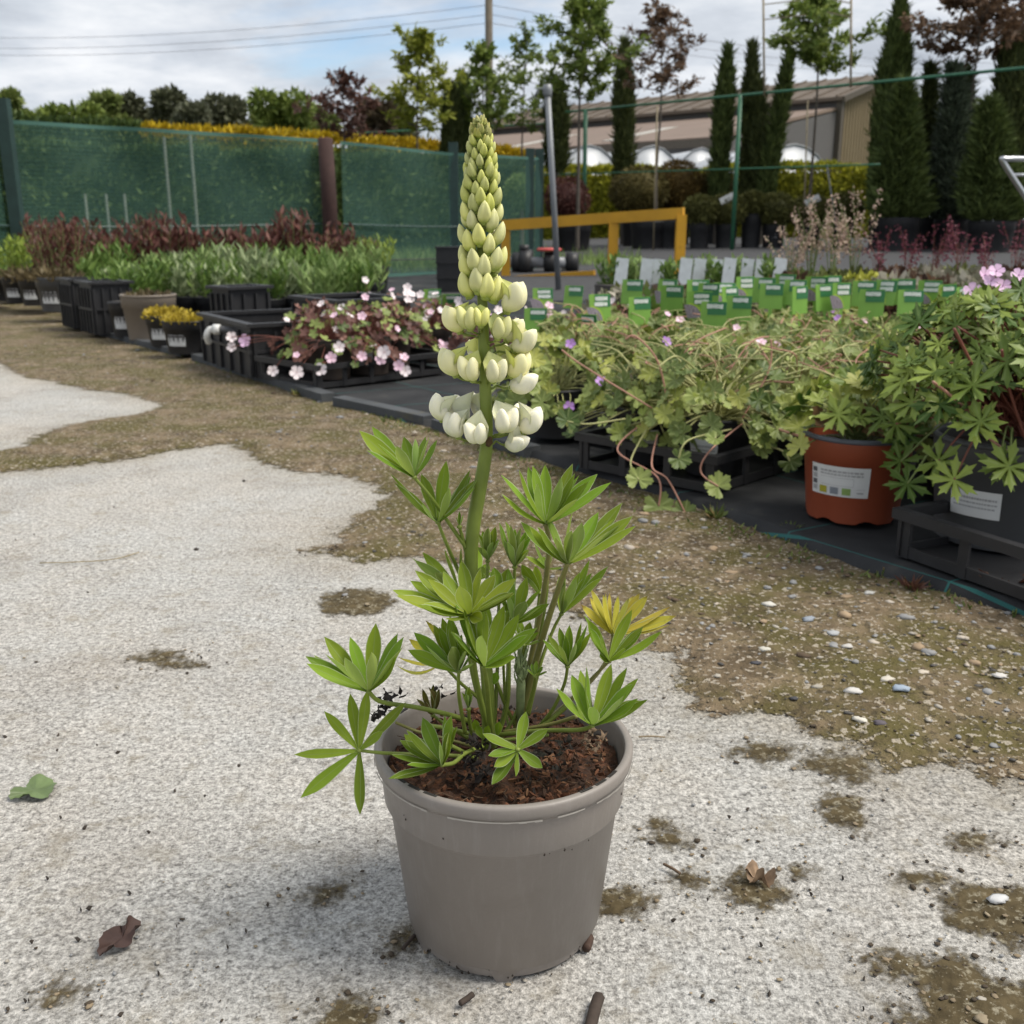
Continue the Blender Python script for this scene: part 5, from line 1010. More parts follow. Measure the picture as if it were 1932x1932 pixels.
def crate(label, loc, rz, lx, ly, h, ribs=5, name='crate', group='black stacking crates', mat=None):
    mat = mat or M_BLK; o = thing(name, label, 'crate', loc, rz, group); w = .008
    MB().box((0, 0, .006), (lx - .01, ly - .01, .01)).build('floor', mat, o)
    for sx_, sy_, l_, ax in ((0, -1, lx, 0), (0, 1, lx, 0), (-1, 0, ly, 1), (1, 0, ly, 1)):
        mb = MB()
        if ax == 0: mb.box((0, sy_ * ly / 2, h / 2), (l_, w, h)); wl_ = mb.build('side_wall', mat, o)
        else: mb.box((sx_ * lx / 2, 0, h / 2), (w, l_ - w - .002, h)); wl_ = mb.build('side_wall', mat, o)
        for i in range(ribs + 1):
            u = -l_ / 2 + l_ * i / ribs; m2 = MB()
            if ax == 0: m2.box((u, sy_ * (ly / 2 + .009), h / 2 - .01), (.010, .010, h * .9))
            else: m2.box((sx_ * (lx / 2 + .009), u * .97, h / 2 - .01), (.010, .010, h * .9))
            m2.build('rib', mat, wl_)
        for zz in (.5,):
            m2 = MB(); m2.box((0, sy_ * (ly / 2 + .010), h * zz), (l_ + .02, .0085, .010)) if ax == 0 else m2.box((sx_ * (lx / 2 + .010), 0, h * zz), (.0085, l_ - .004, .0098)); m2.build('rib', mat, wl_)
    mb = MB()
    for sx_, sy_, l_, ax in ((0, -1, lx, 0), (0, 1, lx, 0), (-1, 0, ly, 1), (1, 0, ly, 1)):
        mb.box((sx_ * (lx / 2 + .006), sy_ * (ly / 2 + .006), h + .004), (l_ + .044, .032, .012) if ax == 0 else (.0315, l_ - .022, .0125))
    mb.build('top_rim', mat, o); return o
ka = G(385, 692); kb = G(478, 728); kd = kb - ka; rzk = math.atan2(kd.y, kd.x); ks_ = Vector((-math.sin(rzk), math.cos(rzk), 0)); kc = (ka + kb) / 2 + ks_ * .20; kc.z = FZ
crate('large black ribbed crate with white pipe fitting on its rim', kc, rzk, kd.length * .96, .38, .17, 5)
kc2 = kc + ks_ * .05 + Vector((.20, .12, .10)); crate('black crate nested behind the large ribbed crate', kc2, rzk + .1, .34, .28, .13, 4)
v = A(455, 588, 4.35); crate('upturned black crate standing on the crates before the perennials', Vector((v.x, v.y, .075)), rzp, .17, .14, .20, 3)
# white pipe elbow lying on the crate
v = A(405, 628, 3.62); o = thing('pipe_fitting', 'white plastic pipe elbow with grey hose resting on the crate', 'pipe fitting', v)
pts = [(-.028, .02, -.035), (-.028, .0, -.010), (-.016, 0, .010), (0, 0, .012)]; MB().tube(spline(pts, 6), .012, 12).build('elbow', plain('white_plastic', (.62, .62, .6), .4), o, True)
MB().tube([(-.004, 0, .012), (.02, 0, .012)], .018, 14).build('collar', plain('white_plastic', (.62, .62, .6), .4), o, True); MB().tube(spline([(.02, 0, .012), (.09, .0, .004), (.16, .02, -.01)]), .013, 10).build('hose', plain('hose_grey', (.07, .07, .075), .5), o, True)
# pots between the crates
M_TAUP = plain('taupe_bowl', (.185, .155, .125), .55, .1, 6)
def simple_plant(name, label, x, y, Y, rt, h, mat, blades, label_at=None, group=None, zz=None, cat='plant'):
    v = A(x, y, Y); o = thing(name, label, cat, (v.x, Y, FZ if zz is None else zz), 0, group); p_ = pot_part(o, rt, rt * .78, h, mat, seg=26)
    if label_at is not None: sticker(p_, rt * .82, rt * .89, h * .25, h * .72, math.radians(label_at - 28), math.radians(label_at + 28), int(x))
    if blades: blades(o, h * .86)
    return o
def carpet(mat, R, H, n, L, Wd, seed):
    def f(o, z0):
        r_ = np.random.RandomState(seed); a = r_.random(n) * 6.283; r = R * np.sqrt(r_.random(n)); P_ = np.stack([r * np.cos(a), r * np.sin(a), z0 + H * r_.random(n) * np.sqrt(np.maximum(0, 1 - (r / R) ** 2 * .7))], 1)
        D = np.stack([r * np.cos(a) / R * .7, r * np.sin(a) / R * .7, np.full(n, .8)], 1) + r_.normal(size=(n, 3)) * .35; cloud_part('foliage', o, mat, r_, P_, D, L * (.6 + .8 * r_.random(n)), Wd)
    return f
M_SEDUM = foliage('sedum_yellow', (.30, .22, .03), (.62, .48, .06)); M_GRN = foliage('fresh_green', (.07, .14, .025), (.18, .27, .06)); M_LIMEB = foliage('lime_bush', (.16, .24, .03), (.34, .42, .07)); M_GREY = foliage('grey_green', (.13, .19, .075), (.36, .42, .23)); M_GREY2 = foliage('mid_green', (.12, .20, .05), (.30, .40, .14))
M_MAROON = foliage('maroon', (.07, .025, .022), (.19, .08, .062)); M_BROWNF = foliage('brown_green', (.08, .06, .03), (.18, .14, .07)); M_PURP = foliage('purple_heuchera', (.07, .018, .03), (.20, .06, .085))
simple_plant('wide_bowl', 'taupe planting bowl standing among the black pots', 283, 600, 4.75, .125, .20, M_TAUP, carpet(M_BROWNF, .10, .03, 120, .03, .012, 1), cat='plant pot')
simple_plant('potted_sedum', 'yellow sedum in a black pot with white label, beside the taupe bowl', 313, 615, 4.45, .085, .13, M_BLK, carpet(M_SEDUM, .085, .05, 520, .018, .010, 2), -100, 'yellow sedums in black pots')
simple_plant('potted_sedum', 'yellow sedum in a black pot, the nearer of the two', 352, 632, 4.2, .095, .13, M_BLK, carpet(M_SEDUM, .09, .045, 560, .018, .010, 3), -105, 'yellow sedums in black pots')
simple_plant('potted_perennial', 'empty-looking black pot with large white label left of the taupe bowl', 243, 618, 4.85, .085, .16, M_BLK, None, -95)
simple_plant('potted_perennial', 'fresh green plant in a black pot behind the taupe bowl', 235, 555, 5.3, .09, .16, M_BLK, carpet(M_GRN, .16, .14, 700, .05, .012, 5))
v = B(2.62, .16, FZ); tray('black tray under the yellow sedums', Vector((v.x, v.y, FZ)), BED_ROT, .45, .30, .06, 4, 3)
for k, (x, Y, lab) in enumerate(((165, 5.35, 'tall ribbed black crate, the left of a pair by the perennials'), (203, 5.05, 'tall ribbed black crate, the right of a pair by the perennials'))):
    v = A(x, 600, Y); crate(lab, Vector((v.x, Y, FZ)), BED_ROT + .05, .20, .17, .235, 4)
for k, (x, Y, lab) in enumerate(((2, 6.6, 'small black pot with white label at the far left edge'), (40, 6.4, 'small black pot with white label, second from the left edge'), (72, 6.2, 'small black pot with white label, third from the left edge'), (112, 5.75, 'dark grey pot with white label left of the tall crates'))):
    simple_plant('potted_perennial', lab, x, 570, Y, .10 if k < 3 else .115, .15 if k < 3 else .18, M_BLK if k < 3 else M_GRYP, carpet(M_BROWNF if k else M_GRN, .12, .06, 260, .045, .012, 20 + k), -95, 'labelled pots at the far left', zz=FZ + .05)
for k, s_ in enumerate((4.15, 5.0, 5.8)):
    v = B(s_, .17, FZ); tray('black tray at the far left, %s from the tall crates' % ORD[k], v, BED_ROT, .50, .30, .06, 4, 3)
# perennial bed: upright leafy stems
def upright(o, z0, n, H, R, mat, L, Wd, seed, top=None):
    r_ = np.random.RandomState(seed); st = MB(); Pl = []; Dl = []
    for i in range(n):
        a = r_.random() * 6.283; r = R * math.sqrt(r_.random()); h = H * (.65 + .4 * r_.random()); b0 = Vector((r * .55 * math.cos(a), r * .55 * math.sin(a), z0)); tip = Vector((r * math.cos(a), r * math.sin(a), z0 + h)); st.tube([b0, b0.lerp(tip, .5), tip], [.0022, .0018, .001], 4)
        for j in range(13):
            u = .12 + .9 * j / 13; b = 2.4 * j + a; Pl.append(b0.lerp(tip, min(u, 1))); Dl.append((math.cos(b) * .8, math.sin(b) * .8, .75 + .5 * u))
    st.build('stems', M_GST, o); Pl = np.array([p[:] for p in Pl]); m = len(Pl); cloud_part('foliage', o, mat, r_, Pl, np.array(Dl) + r_.normal(size=(m, 3)) * .2, L * (.7 + .5 * r_.random(m)), Wd)
beds = [('front', 650, 240, .18, M_GREY, 9, .075, 5.3, 5.5), ('second', 690, 200, .19, M_GREY2, 11, .07, 5.9, 6.1), ('third', 700, 165, .20, M_GREY2, 12, .07, 6.5, 6.6), ('back', 640, 95, .36, M_MAROON, 13, .07, 7.1, 7.2)]
for ri, (nm, xr, xl, H, mt, cnt_, L, Yr, Yl) in enumerate(beds):
    for ci in range(cnt_):
        r_ = random.Random(ri * 31 + ci); u_ = ci / (cnt_ - 1); Y = Yr + (Yl - Yr) * u_ + r_.uniform(-.1, .1); q = A(xr + (xl - xr) * u_ + r_.uniform(-9, 9), 480, Y)
        zb = FZ + .012 * max(Y - 5, 0); o = thing('potted_perennial', '%s perennial, %s from the right in the %s row of the left bed' % ('maroon-leaved' if ri == 3 else 'grey-green', ORD[ci], nm), 'plant', (q.x, q.y, zb), 0, 'perennials in the left bed')
        pot_part(o, .10, .08, .14, M_BLK, seg=18); upright(o, .12, 17 if ri < 3 else 24, H * r_.uniform(.75, 1.2), r_.uniform(.12, .18), mt if ri == 3 else r_.choice([mt, mt, M_GREY, M_GREY2, M_GRN]), L * r_.uniform(.7, 1.35), .016 if ri < 3 else .024, 200 + ri * 20 + ci)
for (x, y, Y, H, lab, mt) in ((20, 500, 7.0, .24, 'lime green bushy plant at the far left edge', M_LIMEB), (110, 480, 6.4, .34, 'maroon-leaved clump left of the tall crates', M_MAROON), (700, 490, 7.6, .22, 'light green bush in a black pot left of the netting end', M_LIMEB), (665, 500, 7.4, .22, 'brown-green bush in a black pot beside the light green one', M_BROWNF)):
    v = A(x, y, Y); zb = FZ + .012 * (Y - 5); o = thing('potted_shrub', lab, 'plant', (v.x, Y, zb)); pot_part(o, .13, .105, .20, M_BLK, seg=22); upright(o, .16, 46, H, .2, mt, .06, .012, int(x) + 7)
# stack of black pots near the netting
v = A(850, 520, 7.9); o = thing('pot_stack', 'stack of black square containers in front of the netting', 'stack', (v.x, 7.9, gz(0, 7.9)))
for k in range(3):
    mb = MB(); mb.box((0, 0, .07 + k * .11), (.19 + .006 * k, .18, .10)); p_ = mb.build('container', M_BLK, o); MB().box((0, 0, .125 + k * .11), (.205 + .006 * k, .195, .012)).build('rim', M_BLK, p_)
# edging boards along the front of the bed
M_BOARD = plain('edging_board', (.060, .065, .070), .75, .3, 14, .4, 40, dirt=((.10, .09, .05), 9, .55, .7))
for k, (a, b) in enumerate((((640, 768), (812, 806)), ((828, 812), (1005, 868)), ((372, 682), (620, 762)), ((150, 622), (352, 676)))):
    q0, q1_ = G(*a), G(*b); q0.z = q1_.z = .017; o = MB().bar(q0, q1_, .045, .030).build('edging_board', M_BOARD)
    tag(o, ['dark plank edging the fabric left of the lupin', 'dark plank edging the fabric behind the lupin flowers', 'dark plank running under the crates', 'dark plank along the sedum trays'][k], 'board', 'edging boards')
# mossy soil on the fabric
# ================================================================== LITTER ON THE GROUND
def litter_leaf(label, pts, mat, z=.006, curl=.006, vein=True):
    """fallen leaf with thickness of a leaf, curled edges; outline in picture points laid on the slab"""
    r9 = random.Random(len(pts)); P_ = [p + Vector((r9.gauss(0, .0007), r9.gauss(0, .0007), 0)) for p in spline([G(x, y) for x, y in pts + pts[:1]], 4)[:-1]]; c = sum(P_, Vector()) / len(P_); n = len(P_); vs = [Vector((0, 0, z * .6))]; fs = []
    for ring, q in ((0, .55), (1, 1.0)):
        for i, p in enumerate(P_): vs.append((p - c) * q + Vector((0, 0, z * .5 + curl * (q ** 2) * (.5 + .5 * math.sin(i * .55)) + r9.gauss(0, .0004))))
    for i in range(n): j = (i + 1) % n; fs += [(0, 1 + i, 1 + j), (1 + i, 1 + n + i, 1 + n + j, 1 + j)]
    me = MB().add(vs, fs).mesh('fallen_leaf', mat, True); o = put('fallen_leaf', me); o.location = c; tag(o, label, 'leaf'); return o
litter_leaf('fallen grey-green leaf lying flat on the concrete at left', [(18, 1512), (30, 1500), (48, 1490), (62, 1478), (85, 1476), (105, 1482), (108, 1490), (98, 1505), (80, 1514), (55, 1514), (35, 1516)], plain('leaf_greygreen', (.11, .155, .06), .5, .3, 60), .006, .006)
litter_leaf('dry dark brown leaf lying on the concrete, lower left', [(186, 1808), (200, 1780), (225, 1752), (238, 1762), (252, 1748), (268, 1752), (258, 1764), (254, 1778), (240, 1795), (215, 1806), (198, 1812)], plain('leaf_darkbrown', (.055, .030, .024), .7, .3, 80), .006, .008)
litter_leaf('pale curled dead leaf on the moss patch right of the pot', [(1405, 1668), (1420, 1660), (1438, 1662), (1452, 1672), (1462, 1684), (1450, 1688), (1440, 1678), (1425, 1680), (1412, 1676)], plain('leaf_tan', (.28, .19, .12), .7, .4, 80), .012, .014)
def twig(label, pts, r, col=(.05, .036, .028), br=None):
    P_ = [G(x, y, .004 + .5 * r) for x, y in pts]; c = P_[0].copy(); c.z = 0; o = MB().tube(spline([p - c for p in P_], 5), r, 6).build('twig', plain('twig_%d' % int(pts[0][0]), col, .85, .3, 150), None, True); o.location = c; tag(o, label, 'twig'); return o
twig('short thick dark twig at the bottom edge right of the pot', [(1130, 1880), (1122, 1905), (1112, 1945)], .0042)
twig('thin dry grass stalk on the concrete at left', [(75, 1062), (150, 1060), (215, 1055), (262, 1042)], .0008, (.26, .21, .11))
twig('small black twig on the concrete below the pot', [(868, 1893), (880, 1885), (892, 1876)], .0022)
twig('long thin stem lying on the mossy dirt at right', [(1640, 1160), (1720, 1165), (1800, 1172), (1860, 1178)], .0010, (.20, .16, .08))
twig('brown stick on the concrete right of the pot', [(1252, 1630), (1268, 1638), (1283, 1648)], .0012, (.12, .08, .05))
twig('dark sliver of bark beside the pot base, left', [(760, 1790), (770, 1778), (782, 1765)], .0016)
twig('dark root poking from under the pot, right', [(1106, 1790), (1110, 1778), (1112, 1768)], .0035, (.06, .035, .025))
twig('thin straw lying on the slab left of the mossy patch', [(1205, 1390), (1230, 1389), (1255, 1391)], .0008, (.22, .17, .10))
# dark specks of litter on the slab
mb = MB(); r_ = random.Random(77); 
for (x, y) in [(215, 958), (460, 909), (380, 1243), (65, 1010), (30, 1020), (180, 1005), (245, 1688), (115, 1545), (160, 1565), (10, 1393), (110, 1390), (330, 1495), (90, 1660), (430, 1790), (300, 1840), (60, 1780), (1410, 1530), (1530, 1690), (1335, 1700), (1590, 1660), (1270, 1740)] + [(r_.uniform(0, 1932), r_.uniform(960, 1932)) for _ in range(55)]:
    q = G(x, y); 
    if (q - POT).length < .075: continue
    s = r_.uniform(.0007, .0022) * (1.8 if y < 1700 and x < 470 and r_.random() < .1 else 1); a = r_.random() * 3.1; d = Vector((math.cos(a), math.sin(a), .1)); e_ = Vector((-d.y, d.x, 0)); z0 = .0025
    vs = [q + d * s * 1.6 + Vector((0, 0, z0)), q + e_ * s * .7 + Vector((0, 0, z0 - .001)), q - d * s * 1.4 + Vector((0, 0, z0)), q - e_ * s * .6 + Vector((0, 0, z0 - .001)), q + Vector((0, 0, z0 + s * .8)), q + Vector((0, 0, -.001))]
    mb.add(vs, [(0, 1, 4), (1, 2, 4), (2, 3, 4), (3, 0, 4), (1, 0, 5), (2, 1, 5), (3, 2, 5), (0, 3, 5)])
tag(mb.build('litter_specks', plain('litter_dark', (.05, .04, .032), .9, .4, 100)), 'dark specks of plant litter strewn over the concrete', 'litter', kind='stuff')
# weeds and moss tufts along the fabric edge
M_WEED = foliage('weed', (.07, .10, .025), (.22, .26, .07), odd=(.32, .22, .10)); M_WEEDR = foliage('weed_red', (.08, .035, .03), (.20, .10, .06))
r_ = np.random.RandomState(5); n = 2200; s_ = r_.random(n) * 4.2 - 1.0; t_ = -.02 - np.abs(r_.normal(size=n)) * .035; k = fbm(s_ * 6, t_ * 6, 4) > .45; s_, t_ = s_[k], t_[k]; n = len(s_)
P_ = np.stack([E0.x + EA.x * s_ + EB.x * t_, E0.y + EA.y * s_ + EB.y * t_, np.full(n, .004)], 1); D = np.stack([r_.normal(size=n), r_.normal(size=n), .6 + r_.random(n)], 1)
V, F, var = leaf_cloud(r_, P_, D, .006 + .012 * r_.random(n), .004); tag(put('edge_moss', np_mesh('edge_moss', V, F, M_WEED, var)), 'low moss and tiny weeds along the fabric edge', 'moss', kind='stuff')
for k, (x, y, sz, mt, lab) in enumerate(((1905, 1130, .06, M_WEEDR, 'reddish weed growing at the tray edge, far right'), (1720, 1120, .03, M_WEEDR, 'small red seedling at the fabric edge below the tray'), (1350, 985, .035, M_WEED, 'green weed tuft at the fabric edge under the trailing geranium'), (1490, 1015, .03, M_WEED, 'wilted pale weed at the fabric edge below the red pot'), (600, 745, .05, M_WEEDR, 'reddish weed at the corner of the pink geranium tray'), (560, 750, .03, M_WEED, 'brown-green tuft by the edging board'))):
    q = G(x, y); o = thing('weed', lab, 'weed', q); r2 = np.random.RandomState(k); n = 26; a = r2.random(n) * 6.28; D = np.stack([np.cos(a), np.sin(a), .5 + r2.random(n)], 1); cloud_part('leaves', o, mt, r2, np.zeros((n, 3)) + [0, 0, .004], D, sz * (.5 + .7 * r2.random(n)), sz * .22)
    MB().tube([(0, 0, 0), (0, 0, sz * .4)], .0012, 5).build('stem', M_GST, o)
# ================================================================== MIDDLE DISTANCE
M_BRP = plain('brown_grey_plastic', (.085, .075, .070), .6, .15)
WG = 'pots with tall white tags'
for k, (x, H) in enumerate(((1155, .10), (1198, .10), (1225, .07), (1270, .09), (1300, .09), (1328, .11), (1355, .07), (1385, .10), (1415, .09), (1445, .10))):
    Y = 5.0 + .12 * (k % 3); v = A(x, 535, Y); zb = gz(v.x, Y); o = thing('potted_herb', 'small green plant in a brown pot with white tag, %s from the left' % ORD[k], 'plant', (v.x, Y, zb), 0, WG)
    pot_part(o, .085, .07, v.z - zb, M_BRP, seg=20); upright(o, (v.z - zb) * .86, 9, H + .05, .07, M_GREY2 if k % 3 else M_GRN, .05, .018, 400 + k)
    MB().box(None, (.058, .002, .15), M4=Matrix.Translation((.045 if k % 2 else .035, -.06, v.z - zb + .045)) @ Matrix.Rotation(.10, 4, 'Y') @ Matrix.Rotation(-.12, 4, 'X')).build('tag', plain('tag_card', (.52, .56, .58), .5, .12, 30), o)
def spray(o, z0, n, H, R, mat, ball, seed, stem=None):
    """thin flower stalks with small beads of flower along the top"""
    r_ = np.random.RandomState(seed); st = MB(); P_ = []; D_ = []
    for i in range(n):
        a = r_.random() * 6.283; r = R * math.sqrt(r_.random()); h = H * (.6 + .45 * r_.random()); tip = Vector((r * math.cos(a), r * math.sin(a), z0 + h)); st.tube([(0, 0, z0), Vector((r * .3 * math.cos(a), r * .3 * math.sin(a), z0 + h * .6)), tip], [.002, .0016, .001], 4)
        for j in range(26): P_.append((tip - Vector((r * .5 * math.cos(a), r * .5 * math.sin(a), h * .45)) * r_.random() ** 1.2)[:]); D_.append(r_.normal(size=3))
    st.build('flower_stalks', stem or M_REDST, o); P_ = np.array(P_) + r_.normal(size=(len(P_), 3)) * .008; cloud_part('flower_heads', o, mat, r_, P_, np.array(D_), ball, ball)
M_TEL = foliage('tellima_flowers', (.34, .22, .18), (.62, .48, .38)); M_HEUF = foliage('heuchera_flowers', (.10, .022, .036), (.25, .068, .10)); M_OLV = foliage('olive_leaves', (.07, .085, .025), (.20, .22, .07)); M_BRZ = foliage('bronze_leaves', (.06, .035, .028), (.17, .10, .06)); M_YLF = foliage('lime_heuchera', (.28, .30, .04), (.50, .50, .08)); M_VAR = foliage('variegated', (.16, .16, .10), (.48, .44, .36))
HG = 'heucheras and foamflowers in the back rows'
rows = [(1490, 5.2, M_OLV, M_TEL, .28, 'foamflower with pink-beige spikes beside the last white tag'), (1530, 5.3, M_GREY2, M_TEL, .36, 'foamflower with tall beige spikes, second of the beige group'), (1570, 5.2, M_OLV, M_TEL, .38, 'foamflower with the most beige spikes, behind the green tags'), (1610, 5.3, M_OLV, M_TEL, .42, 'tallest beige-flowered foamflower at the right of its group'),
        (1628, 4.9, M_YLF, None, 0, 'lime yellow heuchera among the bronze ones'), (1660, 5.4, M_BRZ, M_HEUF, .22, 'bronze heuchera with purple flowers, right of the lime one'), (1710, 5.6, M_BRZ, M_HEUF, .22, 'bronze heuchera with purple spikes, second right of the lime one'), (1760, 5.4, M_VAR, M_HEUF, .26, 'variegated heuchera with purple spikes in front of the conifer pots'), (1810, 5.6, M_OLV, M_HEUF, .30, 'olive heuchera with tall purple spikes before the big pots'), (1860, 5.4, M_VAR, M_HEUF, .2, 'variegated heuchera second from the right edge'), (1915, 5.5, M_BRZ, M_HEUF, .26, 'bronze heuchera at the right edge'),
        (1500, 4.7, M_BRZ, None, 0, 'bronze leafy plant behind the back row of tags, left'), (1560, 4.6, M_OLV, None, 0, 'olive leafy plant behind the back row of tags'), (1690, 4.7, M_VAR, None, 0, 'variegated leafy plant just behind the green tags'), (1750, 4.8, M_BRZ, None, 0, 'bronze leafy plant behind the right-hand tags'), (1820, 4.8, M_VAR, None, 0, 'pale variegated plant behind the right-hand tags')]
for k, (x, Y, lm, fm, fh, lab) in enumerate(rows):
    v = A(x, 505, Y); zb = gz(v.x, Y); o = thing('potted_heuchera', lab, 'plant', (v.x, Y, zb), 0, HG); pot_part(o, .095, .075, .15, M_BRP if k % 2 else M_BLK, seg=18)
    carpet(lm, .15, .16, 420, .045, .035, 500 + k)(o, .14)
    if fm: spray(o, .18, 13 if fm is M_TEL else 8, fh + .1, .13, fm, .014 if fm is M_TEL else .012, 520 + k, M_GST if fm is M_TEL else M_REDST)
mixm = [M_OLV, M_BRZ, M_GREY2, M_VAR, M_BRZ, M_OLV, M_GRN]
for ri in range(2):
    for ci in range(13):
        r_ = random.Random(ri * 50 + ci); Y = 3.95 + ri * .45 + r_.uniform(-.06, .06); v = A(1175 + ci * 58 + (28 if ri else 0) + r_.uniform(-8, 8), 560, Y); o = thing('potted_heuchera', 'low leafy potted plant, %s from left in the %s row behind the tags' % (ORD[ci], ['nearer', 'farther'][ri]), 'plant', (v.x, Y, FZ), 0, 'low plants behind the green tags')
        pot_part(o, .09, .072, .14, M_BRP if (ci + ri) % 2 else M_BLK, seg=16); carpet(mixm[r_.randrange(7)], .135, .11, 330, .045, .03, 700 + ri * 20 + ci)(o, .125)
# yellow barrier round the pump
M_YEL_P = plain('yellow_paint', (.58, .30, .018), .45, .15, 5, dirt=((.25, .12, .02), 6, .62, .5))
bL, bR, bM = A(950, 425, 10.0), A(1290, 402, 9.4), A(1158, 411, 9.63); gL = gz(bL.x, 10); gR = gz(bR.x, 9.4)
o = thing('yellow_barrier', 'low yellow painted steel barrier frame around the pump', 'barrier', (bL.x, bL.y, gL)); LO = o.location
MB().bar(bL - LO, bR - LO, .09, .095).build('top_rail', M_YEL_P, o)
for nm, p in (('post', bL), ('post', bM), ('post', bR)): MB().box((p.x - LO.x + (-.02 if p is bR else .02 if p is bL else 0), p.y - LO.y, (p.z - LO.z) / 2 - .03), (.085, .085, p.z - LO.z + .03)).build(nm, M_YEL_P, o)
lo1, lo2 = A(958, 530, 9.99), A(1122, 519, 9.72); MB().bar(lo1 - LO, lo2 - LO, .07, .085).build('bottom_rail', M_YEL_P, o)
# pump and pipework
pv = A(1000, 495, 10.6); o = thing('water_pump', 'black irrigation valve and pipe fittings behind the yellow barrier', 'pump', (pv.x, 10.6, gz(pv.x, 10.6))); h0 = pv.z - o.location.z
MB().tube([(-.22, 0, h0), (.45, -.05, h0)], .055, 14).build('pipe', plain('pipe_grey', (.22, .23, .25), .4), o, True)
for xx, r in ((-.12, .10), (-.04, .125), (.20, .105), (.42, .10)): MB().tube([(xx - .05, 0, h0), (xx + .06, -.02, h0)], r, 16).build('coupling', M_BLK, o, True)
MB().tube([(-.06, 0, h0 + .1), (-.06, 0, h0 + .17)], .05, 12).build('cap', M_BLK, o, True); MB().lathe([(.0, .03), (.11, .03), (.13, .015), (.12, 0), (0, 0)], 18, (.19, 0, h0 + .11)).build('red_handle', plain('red_plastic', (.55, .09, .08), .4), o, True)
for xx in (-.15, .35): MB().box((xx, 0, h0 / 2), (.06, .08, h0)).build('support', plain('support_block', (.33, .31, .27), .8), o)
# leaning grey pole
a0, a1 = A(1054, 545, 8.0), A(1033, 172, 8.0); a0.z = gz(a0.x, 8)
o = thing('support_pole', 'thin grey metal pole leaning in front of the netting end', 'pole', a0); MB().tube([(0, 0, 0), (a1 - a0) * .5, a1 - a0], .022, 10).build('tube', plain('galvanised', (.20, .21, .225), .45, .15, metal=.2), o, True)
MB().lathe([(0, .05), (.03, .045), (.036, .0), (.03, -.03)], 12, tuple(a1 - a0)).build('cap', plain('galvanised', (.2, .2, .2)), o, True)
MB().tube([a1 - a0 + Vector((-.09, 0, -.03)), a1 - a0 + Vector((-.06, 0, .02)), a1 - a0], .008, 6).build('hook', plain('galvanised', (.2, .2, .2)), o, True)

# ---------------- green windbreak netting
m, t, p = nodes_of('green_netting'); tc = N(t, 'ShaderNodeTexCoord'); uv = N(t, 'ShaderNodeUVMap', uv_map='UVMap'); sx = N(t, 'ShaderNodeSeparateXYZ'); t.links.new(uv.outputs[0], sx.inputs[0])
c = ramp(t, noise(t, tc.outputs['Object'], 1.6, 5.0), [(.3, (.03, .10, .08)), (.7, (.075, .18, .145))])
hl = mth(t, 'MULTIPLY', mth(t, 'SINE', mth(t, 'MULTIPLY', sx.outputs[1], 260)), .5); vl = mth(t, 'MULTIPLY', mth(t, 'SINE', mth(t, 'MULTIPLY', sx.outputs[0], 900)), .5)
al = mth(t, 'ADD', .35, mth(t, 'ADD', mth(t, 'MULTIPLY', hl, .16), mth(t, 'MULTIPLY', vl, .08)), True)
hem = mth(t, 'GREATER_THAN', mth(t, 'ABSOLUTE', mth(t, 'SUBTRACT', sx.outputs[1], .5)), .478); al = mth(t, 'MAXIMUM', al, mth(t, 'MULTIPLY', hem, .95))
t.links.new(c, p.inputs['Base Color']); p.inputs['Roughness'].default_value = .7; t.links.new(al, p.inputs['Alpha']); M_NET = m
def net_top(px): return np.interp(px, [-60, 0, 300, 610, 640, 850, 1020], [212, 225, 243, 262, 266, 288, 297])
def net_Y(px): return np.interp(px, [-60, 0, 620, 1020], [7.2, 7.5, 9.3, 11.4])
def netting(label, x0, x1, n=40):
    b = A(x0, 500, float(net_Y(x0))); loc = Vector((b.x, b.y, gz(b.x, b.y))); o = thing('netting_fence', label, 'fence', loc, 0, 'green windbreak netting'); vs = []; fs = []; uvs = []; mrow = 9
    for i in range(n + 1):
        x = x0 + (x1 - x0) * i / n; Y = float(net_Y(x)); top = A(x, float(net_top(x)), Y); g = gz(top.x, Y)
        for j in range(mrow):
            u = j / (mrow - 1); z_ = g + .02 + (top.z - g - .02) * u; bil = .05 * math.sin(math.pi * u) * math.sin(math.pi * ((x - x0) / (x1 - x0))) + .05 * (float(fbm(x * .02, u * 3, 8)) - .45) * math.sin(math.pi * min(1, u * 1.1)) + .02 * math.sin(u * 9 + x * .03) * u
            vs.append(Vector((top.x, Y + bil, z_)) - loc); uvs.append((i / n, u))
    for i in range(n):
        for j in range(mrow - 1): fs.append((i * mrow + j, (i + 1) * mrow + j, (i + 1) * mrow + j + 1, i * mrow + j + 1))
    me = MB().add(vs, fs).mesh('net', M_NET, True); ul = me.uv_layers.new(name='UVMap'); ul.data.foreach_set('uv', [q for f in fs for k in f for q in uvs[k]]); put('net', me, o)
    for u, mat in ((.16, M_BLK), (.42, plain('wire', (.05, .09, .08), .5))):
        pts = []
        for i in range(0, n + 1, 4):
            x = x0 + (x1 - x0) * i / n; Y = float(net_Y(x)); top = A(x, float(net_top(x)), Y); g = gz(top.x, Y); pts.append(Vector((top.x, Y - .03, g + (top.z - g) * u - .02 * math.sin(math.pi * i / n))) - loc)
        MB().tube(pts, .006, 5).build('wire', mat, o)
    return o, loc
o, loc = netting('green windbreak netting panel left of the brown post', -60, 612)
pp = A(14, 225, 7.5); w_ = MB(); w_.box((0, 0, 0), (.08, .07, 1.36)); q = w_.build('post', plain('net_post', (.022, .05, .045), .6), o); q.location = Vector((pp.x, 7.46, .655 + gz(0, 7.5))) - loc
